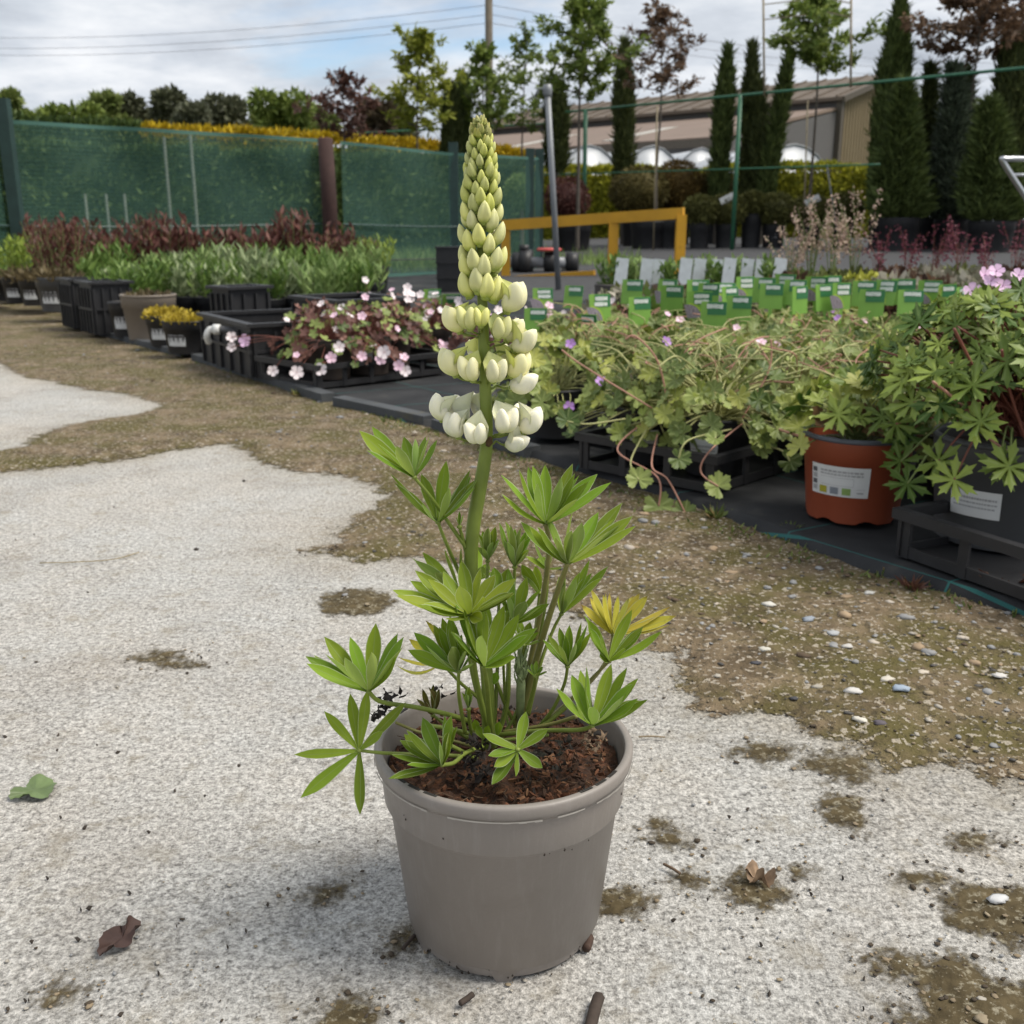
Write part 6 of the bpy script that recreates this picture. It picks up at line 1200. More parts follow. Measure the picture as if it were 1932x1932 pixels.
for px, Yp in ((360, 9.2), (310, 9.4), (150, 10), (190, 10), (225, 10)):
    pp = A(px, 270, Yp); MB().tube([(pp.x - loc.x, Yp - loc.y, 0), (pp.x - loc.x, Yp - loc.y, (1.25 if px > 300 else .8))], .013, 8).build('stake', plain('stake_wood', (.22, .24, .20), .8), o)
o, loc = netting('green windbreak netting panel between the brown post and the grey pole', 642, 1022, 30)
for px in (855, 1000, 1018): pp = A(px, 300, float(net_Y(px))); MB().box((pp.x - loc.x, pp.y - loc.y + .04, .62), (.09, .07, 1.30)).build('post', plain('net_post', (.022, .05, .045), .6), o)
b = A(625, 465, 9.2); gzb = gz(b.x, 9.2); tp_ = A(622, 262, 9.2)
o = thing('fence_post', 'thick round brown timber post between the netting panels', 'post', (b.x, 9.2, gzb)); MB().tube([(0, 0, 0), (.0, 0, .7), (-.01, 0, tp_.z - gzb)], [.068, .066, .064], 16).build('trunk', plain('post_timber', (.045, .022, .019), .85, .35, 9, .5, 30), o, True)
MB().lathe([(0, .012), (.05, .008), (.062, -.01)], 16, (-.01, 0, tp_.z - gzb)).build('top_cut', plain('post_top', (.09, .04, .035), .85, .3, 20), o, True)

# ---------------- trees, conifers, shrubs
rsg = np.random.RandomState(2)
def tree_thing(name, label, px, Y, base_z=None, group=None, cat='tree'):
    v = A(px, 400, Y); return thing(name, label, cat, (v.x, Y, gz(v.x, Y) if base_z is None else base_z), 0, group)
def young_tree(label, px, ytop, ybot, wpx, Y, mat, n, leaf_l, seed, trunk_r=.03, lean=0.0, group=None, bare=.35, barkc=(.10, .085, .07)):
    """slim young tree: trunk, limbs with twigs, leaf clusters along the twigs so that sky shows between them"""
    o = tree_thing('young_tree', label, px, Y, group=group); g = o.location.z; top = A(px, ytop, Y).z - g; bot = A(px, ybot, Y).z - g; w = wpx / FPX * Y / 2 * 1.36; n = int(n * 1.6); r_ = random.Random(seed); tr = MB(); pts = []; crown = []
    tpts = [Vector((0, 0, 0)), Vector((r_.gauss(0, .03), 0, bot * .5)), Vector((lean * .5, 0, bot)), Vector((lean + r_.gauss(0, .05), 0, top))]; sp = spline(tpts, 8); tr.tube(sp, [trunk_r * (1 - .85 * i / (len(sp) - 1)) for i in range(len(sp))], 8)
    nl = 15; H = top - bot; br = MB()
    for i in range(nl):
        u = i / (nl - 1); z_ = bot + H * (.02 + .86 * u); a = i * 2.4 + r_.random() * .7; prof = (math.sin(math.pi * min(1, .22 + .78 * u) ** .9) * .9 + .1); L = w * prof * r_.uniform(.65, 1.25); k = min(len(sp) - 1, int((z_ / top) * (len(sp) - 1))); b0 = Vector((sp[k].x, sp[k].y, z_))
        e_ = b0 + Vector((math.cos(a) * L, math.sin(a) * L, H * r_.uniform(.10, .26))); mid = b0.lerp(e_, .5) + Vector((0, 0, -H * .01)); lim = spline([b0, mid, e_], 4); br.tube(lim, [trunk_r * .34 * (1 - .8 * q / 8) for q in range(9)], 5)
        for q in range(6):
            s0 = lim[2 + q]; ang = r_.random() * 6.28; e2 = s0 + Vector((math.cos(ang), math.sin(ang), r_.uniform(-.1, .7))) * L * r_.uniform(.22, .45); br.tube([s0, (s0 + e2) / 2 + Vector((0, 0, .02)), e2], [trunk_r * .12, trunk_r * .1, trunk_r * .05], 4); crown.append((s0, e2))
    t_ = tr.build('trunk', plain('bark_%d' % int(barkc[0] * 1000), barkc, .9, .3, 20), o, True); br.build('branches', plain('bark_%d' % int(barkc[0] * 1000), barkc, .9), t_)
    rs_ = np.random.RandomState(seed); idx_ = rs_.randint(len(crown), size=n); u = rs_.random(n) ** .7; S0 = np.array([c[0][:] for c in crown]); S1 = np.array([c[1][:] for c in crown])
    P_ = S0[idx_] * (1 - u)[:, None] + S1[idx_] * u[:, None] + rs_.normal(size=(n, 3)) * w * .035; D = (S1 - S0)[idx_]; D = D / np.linalg.norm(D, axis=1, keepdims=True) + rs_.normal(size=(n, 3)) * .6; D[:, 2] -= .15
    cloud_part('crown', o, mat, rs_, P_, D, leaf_l * (.6 + .8 * rs_.random(n)), leaf_l * .42); return o
M_ROWAN = foliage('rowan', (.16, .20, .025), (.36, .38, .06), .35); M_ROWG = foliage('rowan_green', (.10, .16, .03), (.25, .31, .07), .35); M_CHER = foliage('purple_leaf', (.07, .035, .03), (.17, .085, .065), .25); M_CHER2 = foliage('copper_leaf', (.09, .055, .035), (.20, .12, .07), .25)
TG = 'young trees standing in a row'
young_tree('yellow-green rowan above the netting, left of the lupin tip', 790, 62, 255, 112, 16, M_ROWAN, 1700, .10, 1, .03, group=TG)
young_tree('small green rowan directly behind the lupin tip', 915, 92, 255, 95, 17, M_ROWG, 1300, .10, 2, .03, group=TG)
young_tree('thin pale green tree right of the lupin tip', 985, 62, 255, 80, 18, M_ROWG, 900, .09, 3, .03, group=TG)
young_tree('tall green rowan beside the grey pole', 1090, -8, 190, 135, 16, M_ROWG, 2400, .10, 4, .035, group=TG)
young_tree('sparse purple-leaved tree between two cypresses', 1240, 15, 185, 125, 17, M_CHER2, 1400, .085, 5, .03, group=TG)
young_tree('green rowan in front of the brown shed', 1524, -25, 140, 150, 16, M_ROWG, 2100, .11, 6, .03, group=TG)
young_tree('copper-leaved tree at the upper right', 1810, -45, 110, 190, 15, M_CHER2, 2200, .11, 7, .035, group=TG)
young_tree('purple-leaved tree cut by the right edge', 1905, -50, 130, 120, 16, M_CHER, 1800, .10, 8, .035, group=TG)
young_tree('bare reddish tree above the brown post', 655, 145, 262, 95, 15, M_CHER, 900, .085, 9, .03, group=TG, barkc=(.09, .06, .05))
M_CYP = foliage('cypress', (.035, .048, .014), (.105, .125, .036), .1, .7); M_CYP2 = foliage('cypress_fresh', (.042, .065, .016), (.125, .165, .045), .1, .7); M_BLUE = foliage('blue_conifer', (.040, .056, .036), (.11, .14, .088), .1, .7); M_BRNC = foliage('golden_conifer', (.075, .05, .012), (.19, .12, .028), .1, .7)
def column(label, px0, ybot, px1, ytop, wpx, Y, mat, n, seed, taper=.35, shape='column', L=.13, group='conifers in pots', pot=True, spread=.25, wd=.028):
    """upright conifer of many overlapping sprays; wpx width of the widest part"""
    v0, v1 = A(px0, ybot, Y), A(px1, ytop, Y); g = gz(v0.x, Y); o = thing('conifer', label, 'tree', (v0.x, Y, g), 0, group); H = v1.z - g; b0 = v0.z - g; w = wpx / FPX * Y / 2; rs_ = np.random.RandomState(seed)
    lean = v1.x - v0.x
    MB().tube([(0, 0, 0), (lean * .5, 0, H * .5), (lean * .95, 0, H * .93)], [.05, .035, .01], 7).build('trunk', plain('bark_100', (.1, .085, .07), .9), o)
    u = rs_.random(n) ** (.95 if shape == 'column' else 1.35); a = rs_.random(n) * 6.283
    prof = (np.minimum(1, .55 + u * 3) * (1 - np.clip((u - .68) / .32, 0, 1) ** 1.5 * (1 - taper * .2)) if shape == 'column' else (1 - u) ** .8 * np.minimum(1, .7 + u * 4) + .03)
    lump = (.5 if shape == 'column' else .42) + (1.0 if shape == 'column' else 1.15) * fbm(a * 1.6 + seed, u * H * 2.6, seed); r = w * prof * lump * (.72 + .28 * rs_.random(n) ** .5)
    P_ = np.stack([r * np.cos(a) + lean * u, r * np.sin(a), b0 + (H - b0) * u * .97], 1); D = np.stack([np.cos(a) * spread, np.sin(a) * spread, np.ones(n)], 1) + rs_.normal(size=(n, 3)) * .3
    if shape != 'column': D[:, 2] *= .55; D[:, :2] *= 1.6
    cloud_part('foliage', o, mat, rs_, P_, D, L * (.5 + 1.3 * rs_.random(n) ** 2), wd)
    core = MB(); us = np.linspace(0, .93, 12); pf = (np.minimum(1, .55 + us * 3) * (1 - np.clip((us - .68) / .32, 0, 1) ** 1.5 * .93) if shape == 'column' else (1 - us) ** .8)
    core.tube([(lean * q, 0, b0 + .05 + (H - b0) * q) for q in us], [max(.01, w * .52 * k) for k in pf], 12); core.build('inner_foliage', mat, o, True)
    if pot:
        rt = max(.17, min(.3, w * .8)); p_ = pot_part(o, rt, rt * .85, max(.25, b0 * 1.02), M_BLK, seg=24)
        if seed % 3 == 0: sticker(p_, rt * .86, rt * .89, b0 * .45, b0 * .75, math.radians(-110), math.radians(-80), seed)
    return o
column('dark narrow cypress between the rowan and the purple tree', 1176, 400, 1178, 72, 33, 19, M_CYP, 5200, 1, pot=False)
column('narrow cypress in front of the shed roof, left of the pair', 1352, 415, 1374, 82, 31, 18, M_CYP2, 4600, 2, pot=False)
column('narrow cypress beside the green fence post', 1410, 415, 1420, 78, 27, 18, M_CYP, 4600, 3, pot=False)
column('leaning cypress with a split top beside the green rowan', 1436, 418, 1492, 92, 26, 17.6, M_CYP2, 3800, 4, pot=False)
column('second stem of the leaning cypress, shorter and upright', 1438, 415, 1432, 150, 24, 17.8, M_CYP, 2600, 5, pot=False)
column('tallest cypress in front of the shed gable', 1662, 415, 1702, -4, 50, 15.5, M_CYP2, 9500, 6)
column('broad dark conical conifer below the tallest cypress', 1698, 412, 1706, 150, 92, 14.6, M_CYP2, 9000, 7, shape='cone')
column('thin pointed conifer right of the broad cone', 1752, 412, 1757, 118, 42, 15.4, M_CYP, 4200, 8, shape='cone')
column('blue-green conifer with a pale cane', 1798, 415, 1800, 118, 84, 14.8, M_BLUE, 8000, 9, shape='cone')
column('slender dark conifer behind the blue-green one', 1822, 412, 1826, 122, 44, 16, M_CYP, 3600, 10, shape='cone')
column('fresh green cone-shaped conifer near the right edge', 1872, 418, 1866, 188, 104, 14, M_CYP2, 9000, 11, shape='cone')
column('tall dark conifer cut by the right edge', 1915, 415, 1912, 52, 64, 15, M_CYP, 6500, 12)
column('dark twin cypress behind the lupin tip, left stem', 852, 320, 852, 165, 32, 17, M_CYP, 2600, 13, pot=False)
column('dark twin cypress behind the lupin tip, right stem', 872, 320, 873, 145, 28, 17.4, M_CYP2, 2600, 14, pot=False)
column('dark cypress beside the top of the grey pole', 1050, 330, 1049, 150, 38, 18, M_CYP, 3400, 15, pot=False)
def ball(label, px, py, rpx, Y, mat, seed, squash=.85, pot=True, n=3800, tagc=False):
    v = A(px, py, Y); g = gz(v.x, Y); R = rpx / FPX * Y; o = thing('clipped_shrub', label, 'shrub', (v.x, Y, g), 0, 'rounded shrubs in black pots'); zc = v.z - g; rs_ = np.random.RandomState(seed); D = norm(rs_.normal(size=(n, 3))); lump = .9 + .2 * fbm(D[:, 0] * 3 + 9, D[:, 2] * 3 + D[:, 1] * 2 + 9, seed)
    P_ = D * (R * lump * (.86 + .14 * rs_.random(n)))[:, None] * [1, 1, squash] + [0, 0, zc]; cloud_part('foliage', o, mat, rs_, P_, D + rs_.normal(size=(n, 3)) * .5, .055 * (.5 + rs_.random(n)), .022)
    mb = MB(); mb.lathe([(R * .82 * math.cos(q), zc + R * .82 * squash * math.sin(q)) for q in np.linspace(-1.5, 1.5, 10)], 16); mb.build('inner_foliage', mat, o, True); MB().tube([(0, 0, 0), (0, 0, zc)], .03, 7).build('trunk', plain('bark_100', (.1, .085, .07)), o)
    if pot:
        p_ = pot_part(o, max(.16, R * .62), max(.13, R * .52), max(.2, zc - R * squash * .85), M_BLK, seg=22)
        if seed % 2 == 0: h_ = max(.2, zc - R * squash * .85); sticker(p_, max(.13, R * .55), max(.13, R * .57), h_ * .45, h_ * .75, math.radians(-105), math.radians(-80), seed)
    if tagc: MB().box(None, (.22, .004, .10), M4=Matrix.Translation((-.05, -R * .8, zc + R * .6)) @ Matrix.Rotation(-.45, 4, 'Y')).build('tag', M_PAPER, o)
ball('large brown-green rounded shrub behind the yellow barrier', 1206, 360, 52, 18, M_OLV2 if False else foliage('dull_bronze', (.060, .050, .014), (.16, .13, .036), .06, .7), 1, .8)
ball('orange-brown rounded shrub right of the large one', 1278, 352, 44, 18.3, M_BRNC, 2, 1.0)
ball('bronze rounded shrub behind the box balls', 1350, 355, 38, 18.4, foliage('dull_bronze', (.035, .03, .01), (.095, .08, .024)), 3, .8)
M_BOX = foliage('box', (.055, .058, .015), (.14, .14, .038), .06, .7)
for k, (x, y, r, tg) in enumerate(((1322, 397, 30, 0), (1372, 397, 33, 1), (1462, 397, 34, 0), (1530, 401, 34, 1), (1592, 396, 32, 0), (1420, 385, 24, 0))): ball('small dark clipped ball shrub, %s from the left' % ORD[[0, 1, 3, 4, 5, 2][k]], x, y, r, 15.8 + .1 * (k % 3), M_BOX, 10 + k, .82, True, 2600, tg)
for k, (x, w_, lab) in enumerate(((1080, .30, 'black container left of the green fence post'), (1225, .30, 'black container with white label under the large brown shrub'), (1265, .26, 'black container between the barrier posts'))):
    v = A(x, 430, 16.5); o = thing('plant_container', lab, 'plant pot', (v.x, 16.5, gz(v.x, 16.5))); pot_part(o, w_, w_ * .85, .42, M_BLK, seg=24)
# hedges and rows behind
def hedge(label, pts, H, depth, mat, n, L, seed, name='hedge', top=None, jag=.1, topn=0.35):
    """clipped or loose hedge along a ground line"""
    o = thing(name, label, 'hedge', (pts[0][0], pts[0][1], gz(*pts[0]))); rs_ = np.random.RandomState(seed); P_ = []; D_ = []; T_ = []; segs = list(zip(pts, pts[1:])); Ls = [math.dist(a, b) for a, b in segs]; tot = sum(Ls); oo = np.array(o.location)
    core = MB()
    for (a, b), l in zip(segs, Ls):
        k = int(n * l / tot); a = np.array(a); b = np.array(b); d = (b - a) / l; nn = np.array([d[1], -d[0]]); nn = nn if nn[1] < 0 else -nn
        s = rs_.random(k) * l; tp = rs_.random(k) < topn; hz = H * (.9 + jag * 2 * (fbm(s * .9, s * 0 + seed, seed) - .4)); z = np.where(tp, hz, hz * rs_.random(k)); off = np.where(tp, rs_.random(k), .06 * rs_.random(k)) * depth
        T_.append(z > hz * .93); bump = (fbm(s * 1.3, z * 1.7 + 9, seed + 3) - .45) * .5 * depth * (~tp); xy = a + d * s[:, None] - nn * (off - bump)[:, None]; P_.append(np.column_stack([xy, z]) - [oo[0], oo[1], 0]); D_.append(np.column_stack([nn[0] * np.ones(k) * .6, nn[1] * np.ones(k) * .6, np.where(tp, 1.2, .5)]) + rs_.normal(size=(k, 3)) * .5)
        c0 = np.append(a - nn * depth * .5, 0) - [oo[0], oo[1], 0]; c1 = np.append(b - nn * depth * .5, 0) - [oo[0], oo[1], 0]; core.bar(Vector(c0) + Vector((0, 0, H * .44)), Vector(c1) + Vector((0, 0, H * .44)), depth * .8, H * .86)
    Pc, Dc = np.concatenate(P_), np.concatenate(D_); tm = np.concatenate(T_) if top else np.zeros(len(Pc), bool); LL = L * (.5 + rs_.random(len(Pc)))
    cloud_part('foliage', o, mat, rs_, Pc[~tm], Dc[~tm], LL[~tm], L * .5)
    if top: cloud_part('flowering_top', o, top, rs_, Pc[tm], Dc[tm], LL[tm], L * .5)
    core.build('inner_foliage', mat, o); return o
def gp2(x, Y): v = A(x, 400, Y); return (v.x, Y)
M_LAUREL = foliage('yellow_hedge', (.10, .13, .018), (.34, .35, .045), .15); M_LAUREL2 = foliage('bright_yellow_hedge', (.15, .17, .02), (.50, .48, .05), .2); M_GOLD = foliage('golden_hedge_top', (.34, .24, .012), (.66, .48, .03), .15); M_DKH = foliage('dark_hedge', (.06, .095, .03), (.11, .16, .045), .1); M_GRASS = foliage('tall_grass', (.11, .18, .05), (.26, .35, .11), .2)
hedge('clipped yellow-green hedge below the shed', [gp2(1000, 25), gp2(1340, 24), gp2(1655, 23)], 1.66, 1.2, M_LAUREL2, 16000, .13, 1)
hedge('long golden-topped hedge seen above the netting', [gp2(285, 15.5), gp2(450, 16), gp2(630, 16.8), gp2(780, 18), gp2(1000, 20)], 1.86, 1.0, M_LAUREL, 15000, .11, 2, jag=.06, top=M_GOLD)
hedge('dark green hedge behind the netting', [gp2(-80, 12.5), gp2(200, 13), gp2(420, 13.6), gp2(640, 14.3), gp2(1000, 16)], 1.48, .9, M_DKH, 15000, .11, 3)
hedge('tall dark hedge at the far left behind the netting', [gp2(-120, 14), gp2(80, 15), gp2(290, 16)], 1.95, 1.0, M_DKH, 6000, .12, 4)
rs_ = np.random.RandomState(9); n = 16000; xx = -8 + rs_.random(n) * 9.5; yy = 8.2 + rs_.random(n) * 4.5; Pn = np.stack([xx, yy, np.clip(.012 * (yy - 5), 0, .25)], 1); V, F, var = leaf_cloud(rs_, Pn, np.stack([rs_.normal(size=n) * .3, rs_.normal(size=n) * .3, np.ones(n)], 1), .12 + .3 * rs_.random(n) * fbm(xx, yy, 1), .012)
kp = np.array([(yy[i] > float(net_Y(966 + xx[i] / yy[i] * 1937)) + .25) for i in range(n)]); F = F[kp]; tag(put('long_grass', np_mesh('long_grass', V, F, M_GRASS, var)), 'rough green grass growing behind the netting', 'grass', kind='stuff')
for k, (x, y, r, Y, lab) in enumerate(((1070, 375, 40, 17, 'dark purple shrub behind the green fence post'), (985, 360, 30, 14.5, 'rounded green shrub behind the right netting panel'))): ball(lab, x, y, r, Y, M_MAROON if k == 0 else M_GRASS, 40 + k, .9, False, 1800)
# far trees on the left skyline
def far_tree(label, px, ytop, wpx, Y, mat, seed, n=8500, L=.34):
    v = A(px, 433, Y); top = A(px, ytop - 10, Y).z; o = thing('far_tree', label, 'tree', (v.x, Y, .2), 0, 'trees on the far skyline'); rs_ = np.random.RandomState(seed); w = wpx / FPX * Y / 2; H = top
    MB().tube([(0, 0, 0), (.1, 0, H * .4), (0, 0, H * .8)], [.28, .2, .06], 8).build('trunk', plain('bark_60', (.06, .05, .04), .9), o, True)
    nb = 16; C = np.stack([rs_.normal(size=nb) * w * .5, rs_.normal(size=nb) * w * .4, H * (.42 + .48 * rs_.random(nb))], 1); rad = w * (.32 + .26 * rs_.random(nb)) * (1.15 - .5 * (C[:, 2] / H - .4)); C[:, 2] = np.minimum(C[:, 2], H - rad * .8)
    i = rs_.randint(nb, size=n); D = norm(rs_.normal(size=(n, 3))); P_ = C[i] + D * (rad[i] * (.55 + .5 * rs_.random(n) ** .5))[:, None] * [1, 1, .85]; cloud_part('crown', o, mat, rs_, P_, D + rs_.normal(size=(n, 3)) * .8, L * (.5 + rs_.random(n)), L * .5)
F_DK = foliage('far_dark', (.060, .068, .038), (.14, .148, .085), .15); F_GR = foliage('far_green', (.085, .13, .025), (.24, .30, .07), .2); F_LG = foliage('far_light', (.12, .17, .04), (.26, .30, .10), .2); F_GY = foliage('far_grey', (.09, .10, .06), (.20, .21, .14), .15)
for k, (x, yt, w_, Y, mt, lab) in enumerate(((5, 182, 70, 55, F_GR, 'green tree at the far left of the skyline'), (48, 172, 60, 62, F_LG, 'pale yellow-green tree second from the left on the skyline'), (100, 200, 60, 60, F_GR, 'low green tree third on the skyline'), (160, 178, 90, 55, F_GR, 'bright green spreading tree fourth on the skyline'), (215, 178, 70, 58, F_LG, 'light green tree left of the dark ones'), (262, 182, 80, 60, F_DK, 'dark grey-green tree, first of the dark group'), (338, 165, 90, 58, F_DK, 'tallest dark tree on the left skyline'), (385, 200, 50, 52, F_GY, 'pale grey-green tree between the two dark ones'), (432, 178, 95, 58, F_DK, 'broad dark tree, last of the dark group'), (492, 198, 50, 62, F_LG, 'small light tree right of the dark group'), (550, 186, 100, 56, F_GR, 'broad fresh green tree near the brown post'), (600, 205, 60, 60, F_LG, 'low light green tree behind the bare reddish tree'),
                                                (705, 195, 70, 40, foliage('far_brown', (.05, .038, .025), (.11, .085, .05)), 'dark brownish tree right of the brown post'), (745, 205, 60, 42, F_DK, 'dark conifer-like tree right of the brown post'), (1085, 215, 70, 70, F_DK, 'dark round tree beyond the shed end'), (1275, 205, 30, 120, F_DK, 'distant treetop over the shed roof, left'), (1300, 203, 24, 120, F_DK, 'distant treetop over the shed roof, right'))):
    far_tree(lab, x, yt, w_, Y, mt, 70 + k)
# ---------------- green fence of posts and rails in front of the conifers
M_GP = plain('green_painted_steel', (.035, .135, .075), .45, .15, 4)
def rail_pts(y0f, Yf, xs_): return [A(x, y0f(x), Yf(x)) for x in xs_]
Yf = lambda x: float(np.interp(x, [900, 1105, 1400, 1960], [19.5, 17.5, 15, 11.8])); top_y = lambda x: 212.5 - .0963 * (x - 1057); low_y = lambda x: 329.6 - .0314 * (x - 1038)
b = A(1105, 430, 17.5); loc = Vector((b.x, 17.5, gz(b.x, 17.5))); o = thing('support_fence', 'green steel posts and rails holding up the trees', 'fence', loc)
MB().tube([p - loc for p in rail_pts(top_y, Yf, np.linspace(1000, 1960, 24))], .018, 8).build('top_rail', M_GP, o, True); MB().tube([p - loc for p in rail_pts(low_y, Yf, np.linspace(1000, 1660, 18))], .012, 6).build('wire', M_GP, o, True)
MB().tube([p - loc for p in rail_pts(lambda x: 250 - .05 * (x - 700), lambda x: 18.5, np.linspace(640, 1060, 10))], .016, 6).build('wire', M_GP, o, True)
for x in (1105, 1397): p = A(x, top_y(x), Yf(x)); g = gz(p.x, p.y); MB().tube([Vector((p.x, p.y, g)) - loc, p - loc], .034 if x == 1105 else .030, 10).build('post', M_GP, o, True)
M_CANE = plain('bamboo', (.24, .20, .13), .7, .2, 10)
for k, (xa, ya, xb, yb, lab) in enumerate(((1443, 150, 1440, -20, 'tall cane left of the green rowan by the shed'), (1604, 160, 1606, -20, 'tall cane right of the green rowan by the shed'), (1240, 200, 1239, 290, 'thin stake under the purple-leaved tree'), (1524, 190, 1522, 370, 'grey stake at the trunk of the green rowan by the shed'), (1712, 130, 1716, 20, 'cane beside the tallest cypress top'), (1560, 310, 1592, 378, 'short pale stake in front of the yellow-green hedge'))):
    a_, b_ = A(xa, ya, 15.6), A(xb, yb, 15.6); lo = a_ if a_.z < b_.z else b_; hi = b_ if a_.z < b_.z else a_; base = Vector((lo.x, 15.6, gz(lo.x, 15.6))) if k >= 2 else Vector((A(xa, ya, Yf(xa)).x, Yf(xa) - .03, A(xa, top_y(xa) + 6, Yf(xa)).z)); hi = hi if k >= 2 else A(xb, yb, Yf(xa)); o = thing('support_cane', lab, 'cane', base, 0, 'canes among the trees'); MB().tube([(0, 0, 0), (hi - base) * .5, hi - base], .014 if k < 2 else .011, 7).build('cane', M_CANE if k != 5 else plain('galvanised', (.2, .2, .2)), o, True)
    if k < 2:
        for zz in (.72, .86, .94): MB().bar((hi - base) * zz, (hi - base) * zz + Vector(((.55 if k == 0 else -.3), 0, .06)), .012, .012).build('tie', M_CANE, o)
# ---------------- shed and tunnels
m, t, p = nodes_of('ribbed_wall'); tc = N(t, 'ShaderNodeTexCoord'); M_WALL = plain('shed_wall', (.27, .215, .135), .6, .08, .6); M_ROOF = plain('shed_roof', (.125, .098, .074), .75, .15, .5); M_ROOF2 = plain('lean_to_roof', (.19, .14, .11), .75, .12, .4); M_GWALL = plain('shed_grey_end', (.10, .095, .095), .7, .1); M_TRIM = plain('shed_trim', (.08, .066, .05), .6)
C1 = A(1574, 304, 45); C2 = A(1740, 304, 52); C1.z = C2.z = 0; gd = (C2 - C1).normalized(); ld = Vector((-gd.y, gd.x, 0)); gl_ = (C2 - C1).length; EH, RH, LEN = 5.65, 6.95, 21.0
sh = thing('shed', 'large brown shed with long brown roof and ribbed gable wall', 'building', C1); g0 = Vector((0, 0, 0)); g1_ = gd * gl_; mid = gd * gl_ * .5; up = Vector((0, 0, 1))
gw = MB().add([g0, g1_, g1_ + up * EH, mid + up * RH, g0 + up * EH, g0 + ld * .2, g1_ + ld * .2, g1_ + up * EH + ld * .2, mid + up * RH + ld * .2, g0 + up * EH + ld * .2], [(0, 1, 2, 3, 4), (9, 8, 7, 6, 5)]).build('gable_wall', M_WALL, sh)
nrb = 34; rib = MB()
for i in range(nrb + 1):
    u = i / nrb; hh = EH + (RH - EH) * (1 - abs(u * 2 - 1)); q = gd * gl_ * u - ld * .03; rib.bar(q, q + up * (hh - .05), .07, .05, up=gd)
rib.build('wall_ribs', M_WALL, gw)
MB().add([g0, ld * LEN, ld * LEN + up * EH, g0 + up * EH], [(0, 1, 2, 3)]).build('side_wall', M_GWALL, sh); MB().add([g1_, g1_ + ld * LEN, g1_ + ld * LEN + up * EH, g1_ + up * EH], [(0, 1, 2, 3)]).build('side_wall', M_WALL, sh); MB().add([ld * LEN, g1_ + ld * LEN, g1_ + ld * LEN + up * EH, mid + ld * LEN + up * RH, ld * LEN + up * EH], [(0, 1, 2, 3, 4)]).build('gable_wall', M_WALL, sh)
rf = MB()
for a_, b_ in ((g0 - gd * .3 + up * (EH - .08), mid + up * RH), (g1_ + gd * .3 + up * (EH - .08), mid + up * RH)):
    a0 = a_ - ld * .3; a1 = a_ + ld * LEN; b0 = b_ - ld * .3; b1 = b_ + ld * LEN; e_ = up * .14; rf.add([a0, a1, b1, b0, a0 + e_, a1 + e_, b1 + e_, b0 + e_], [(0, 1, 2, 3), (4, 7, 6, 5), (0, 4, 5, 1), (0, 3, 7, 4), (1, 5, 6, 2)])
roof = rf.build('roof', M_ROOF, sh); rr_ = MB()
for i in range(22):
    q = ld * (LEN * i / 21.5); rr_.bar(g0 - gd * .28 + up * (EH + .10) + q, mid + up * (RH + .18) + q, .05, .06)
rr_.build('roof_ribs', M_ROOF, roof); MB().bar(g0 - ld * .08, g0 - ld * .08 + up * EH, .25, .25, up=gd).build('corner_trim', M_TRIM, sh); MB().bar(g0 + up * (EH - .05) - ld * .34 - gd * .3, mid + up * (RH + .04) - ld * .34, .1, .22).build('barge_board', M_TRIM, sh); MB().bar(g1_ + up * (EH - .05) - ld * .34 + gd * .3, mid + up * (RH + .04) - ld * .34, .1, .22).build('barge_board', M_TRIM, sh)
for (x, y) in ((1577, 297), (1652, 219)):
    v = A(x, y, 46 if x < 1600 else 48.5) - C1; put('vent', MB().lathe([(.0, 0), (.17, 0), (.2, -.05)], 12).mesh('vent', plain('vent_white', (.6, .58, .54), .5)), sh, M4=Matrix.Translation(v - ld * .25) @ (-ld).to_track_quat('Z', 'Y').to_matrix().to_4x4())
lt = thing('lean_to', 'lower pinkish-brown roofed bay beside the shed', 'building', C1); o0 = -gd * 9.5
lr = MB(); a_ = -gd * .15 + up * 5.2; b_ = o0 + up * 3.5; lr.add([a_ - ld * 0, a_ + ld * LEN, b_ + ld * LEN, b_, a_ + up * .12, a_ + ld * LEN + up * .12, b_ + ld * LEN + up * .12, b_ + up * .12], [(0, 1, 2, 3), (4, 7, 6, 5), (0, 3, 7, 4), (3, 2, 6, 7)]); lro = lr.build('roof', M_ROOF2, lt)
for i in (.25, .5, .75): q = ld * LEN * i; MB().bar(a_.lerp(b_, .45) + q + up * .14, a_.lerp(b_, .9) + q + up * .14, .7, .03).build('skylight', plain('skylight', (.42, .39, .34), .4), lro)
MB().add([-gd * .16, o0, o0 + up * 3.45, -gd * .16 + up * 5.15], [(0, 1, 2, 3)]).build('end_wall', M_GWALL, lt); MB().add([o0, o0 + ld * LEN, o0 + ld * LEN + up * 3.4, o0 + up * 3.4], [(0, 1, 2, 3)]).build('front_wall', M_GWALL, lt); MB().bar(b_ - up * .08, b_ + ld * LEN - up * .08, .2, .28).build('gutter', M_TRIM, lt)
M_POLY = plain('polythene', (.46, .48, .51), .35, .06, .8)
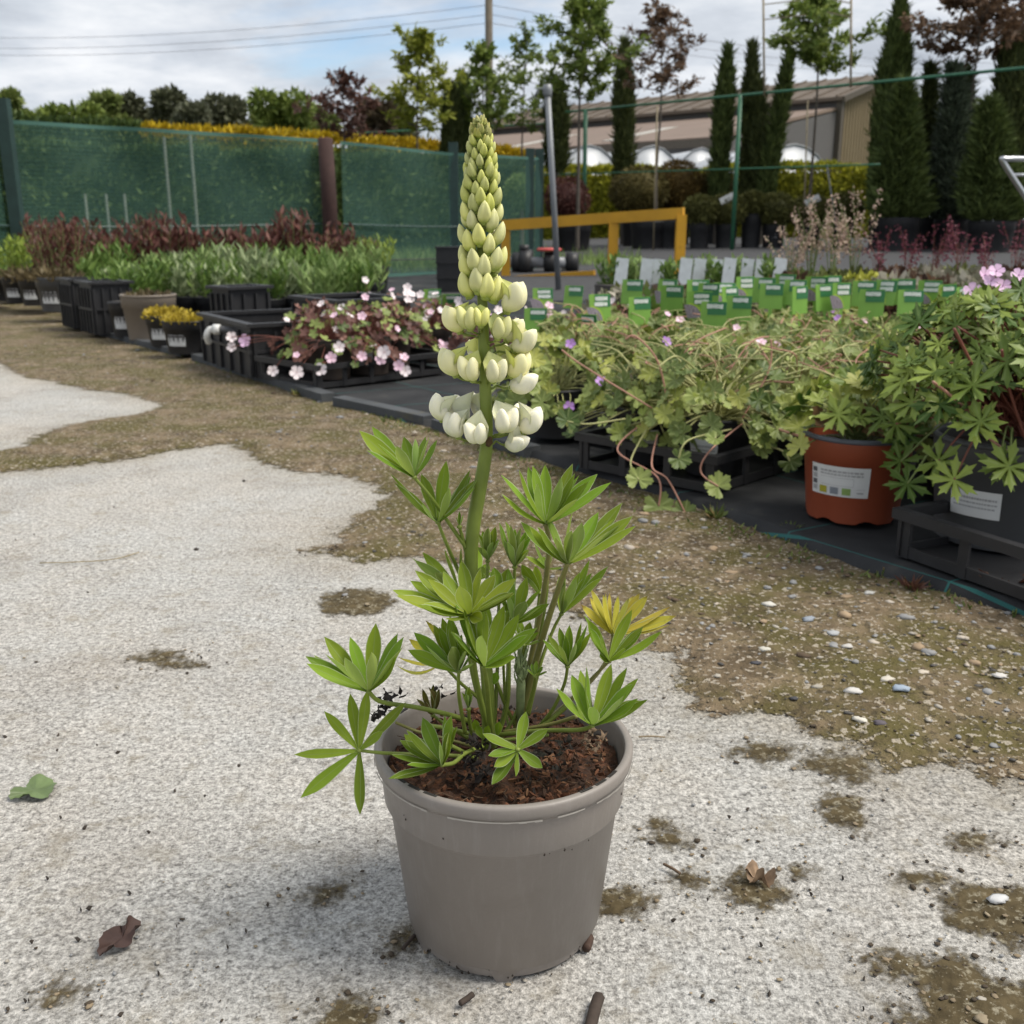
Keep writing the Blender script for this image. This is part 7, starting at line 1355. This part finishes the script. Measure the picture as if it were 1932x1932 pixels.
for k, (x, w_, Y, yt) in enumerate(((1110, 3.0, 36, 276), (1228, 2.9, 36, 277), (1318, 2.6, 37, 281), (1490, 3.4, 33, 274))):
    v = A(x, 420, Y); H = A(x, yt, Y).z; o = thing('polytunnel', 'white polythene tunnel behind the hedge, %s from the left' % ORD[k], 'greenhouse', (v.x, Y, 0), 0, 'white polytunnels'); mb = MB(); ax_ = Vector((-.35, .94, 0)); sd_ = Vector((.94, .35, 0)); vs = []; fs = []
    for i in range(9):
        for j in range(15): a = math.pi * j / 14; vs.append(ax_ * (i * 1.6) + sd_ * (w_ / 2 * math.cos(a)) + up * (H * (math.sin(a) ** .8) * (1 - .012 * (i % 2))))
    for i in range(8):
        for j in range(14): fs.append((i * 15 + j, i * 15 + j + 1, (i + 1) * 15 + j + 1, (i + 1) * 15 + j))
    fs.append(tuple(range(14, -1, -1))); mb.add(vs, fs).build('cover', M_POLY, o, True)
    for i in range(0, 9, 2): MB().tube([ax_ * (i * 1.6) + sd_ * (w_ / 2 * 1.01 * math.cos(a)) + up * (H * 1.01 * math.sin(a) ** .8) for a in np.linspace(0, math.pi, 13)], .03, 6).build('hoop', plain('galvanised', (.2, .2, .2)), o, True)
# ---------------- utility pole with three wires
pb_ = A(924, 433, 42); o = thing('utility_pole', 'tall wooden utility pole behind the lupin tip', 'utility pole', (pb_.x, 42, .2)); ht = A(924, -70, 42).z; MB().tube([(0, 0, 0), (0, 0, ht * .5), (.02, 0, ht)], [.16, .15, .135], 10).build('pole', plain('pole_wood', (.13, .11, .085), .9, .25, 3), o, True)
MB().bar((-.5, 0, A(924, -40, 42).z - .2), (.5, 0, A(924, -40, 42).z - .2), .09, .09).build('cross_arm', plain('pole_wood', (.13, .11, .085)), o)
for k, (yl, yp) in enumerate(((70, 9), (90, 27), (103, 43))):
    s0 = A(924, yp, 42); e_ = A(-30, yl + 1, 58); e2 = A(2050, 112 + 14 * k, 75); w_ = thing('power_line', 'thin overhead wire, %s from the top' % ORD[k], 'wire', (s0.x, 42, s0.z), 0, 'overhead wires')
    for nm, q in (('left_span', e_), ('right_span', e2)): MB().tube([(q - s0) * u - Vector((0, 0, .9 * 4 * u * (1 - u) * (.4 if nm == 'left_span' else 1))) for u in np.linspace(0, 1, 14)], .009, 5).build('span', plain('wire_grey', (.10, .10, .11), .6), w_, True)
# ---------------- chrome trolley frame at the right edge
M_CHR = plain('bright_steel', (.55, .56, .58), .28, .05, metal=.8); P0 = A(1935, 400, 5.2); o = thing('trolley', 'bright steel trolley handle frame at the right edge', 'trolley', (P0.x, 5.2, gz(P0.x, 5.2))); L0 = o.location
q = [A(x, y, Y) - L0 for x, y, Y in ((1960, 420, 5.2), (1935, 372, 5.2), (1893, 306, 5.2), (1900, 300, 5.2), (1945, 300, 5.25), (2010, 302, 5.3))]; MB().tube(spline(q, 5), .013, 10).build('handle', M_CHR, o, True); MB().tube([A(1908, 330, 5.2) - L0, A(1990, 331, 5.3) - L0], .008, 8).build('crossbar', M_CHR, o, True)
b1 = A(1960, 420, 5.2) - L0; MB().tube([b1, Vector((b1.x + .02, b1.y, .06))], .013, 10).build('leg', M_CHR, o, True); b2 = A(2010, 302, 5.3) - L0; MB().tube([b2, Vector((b2.x + .02, b2.y, .06))], .013, 10).build('leg', M_CHR, o, True)
for b_ in (b1, b2): MB().tube([(b_.x + .02, b_.y - .015, .035), (b_.x + .02, b_.y + .015, .035)], .035, 14).build('wheel', M_BLK, o, True)
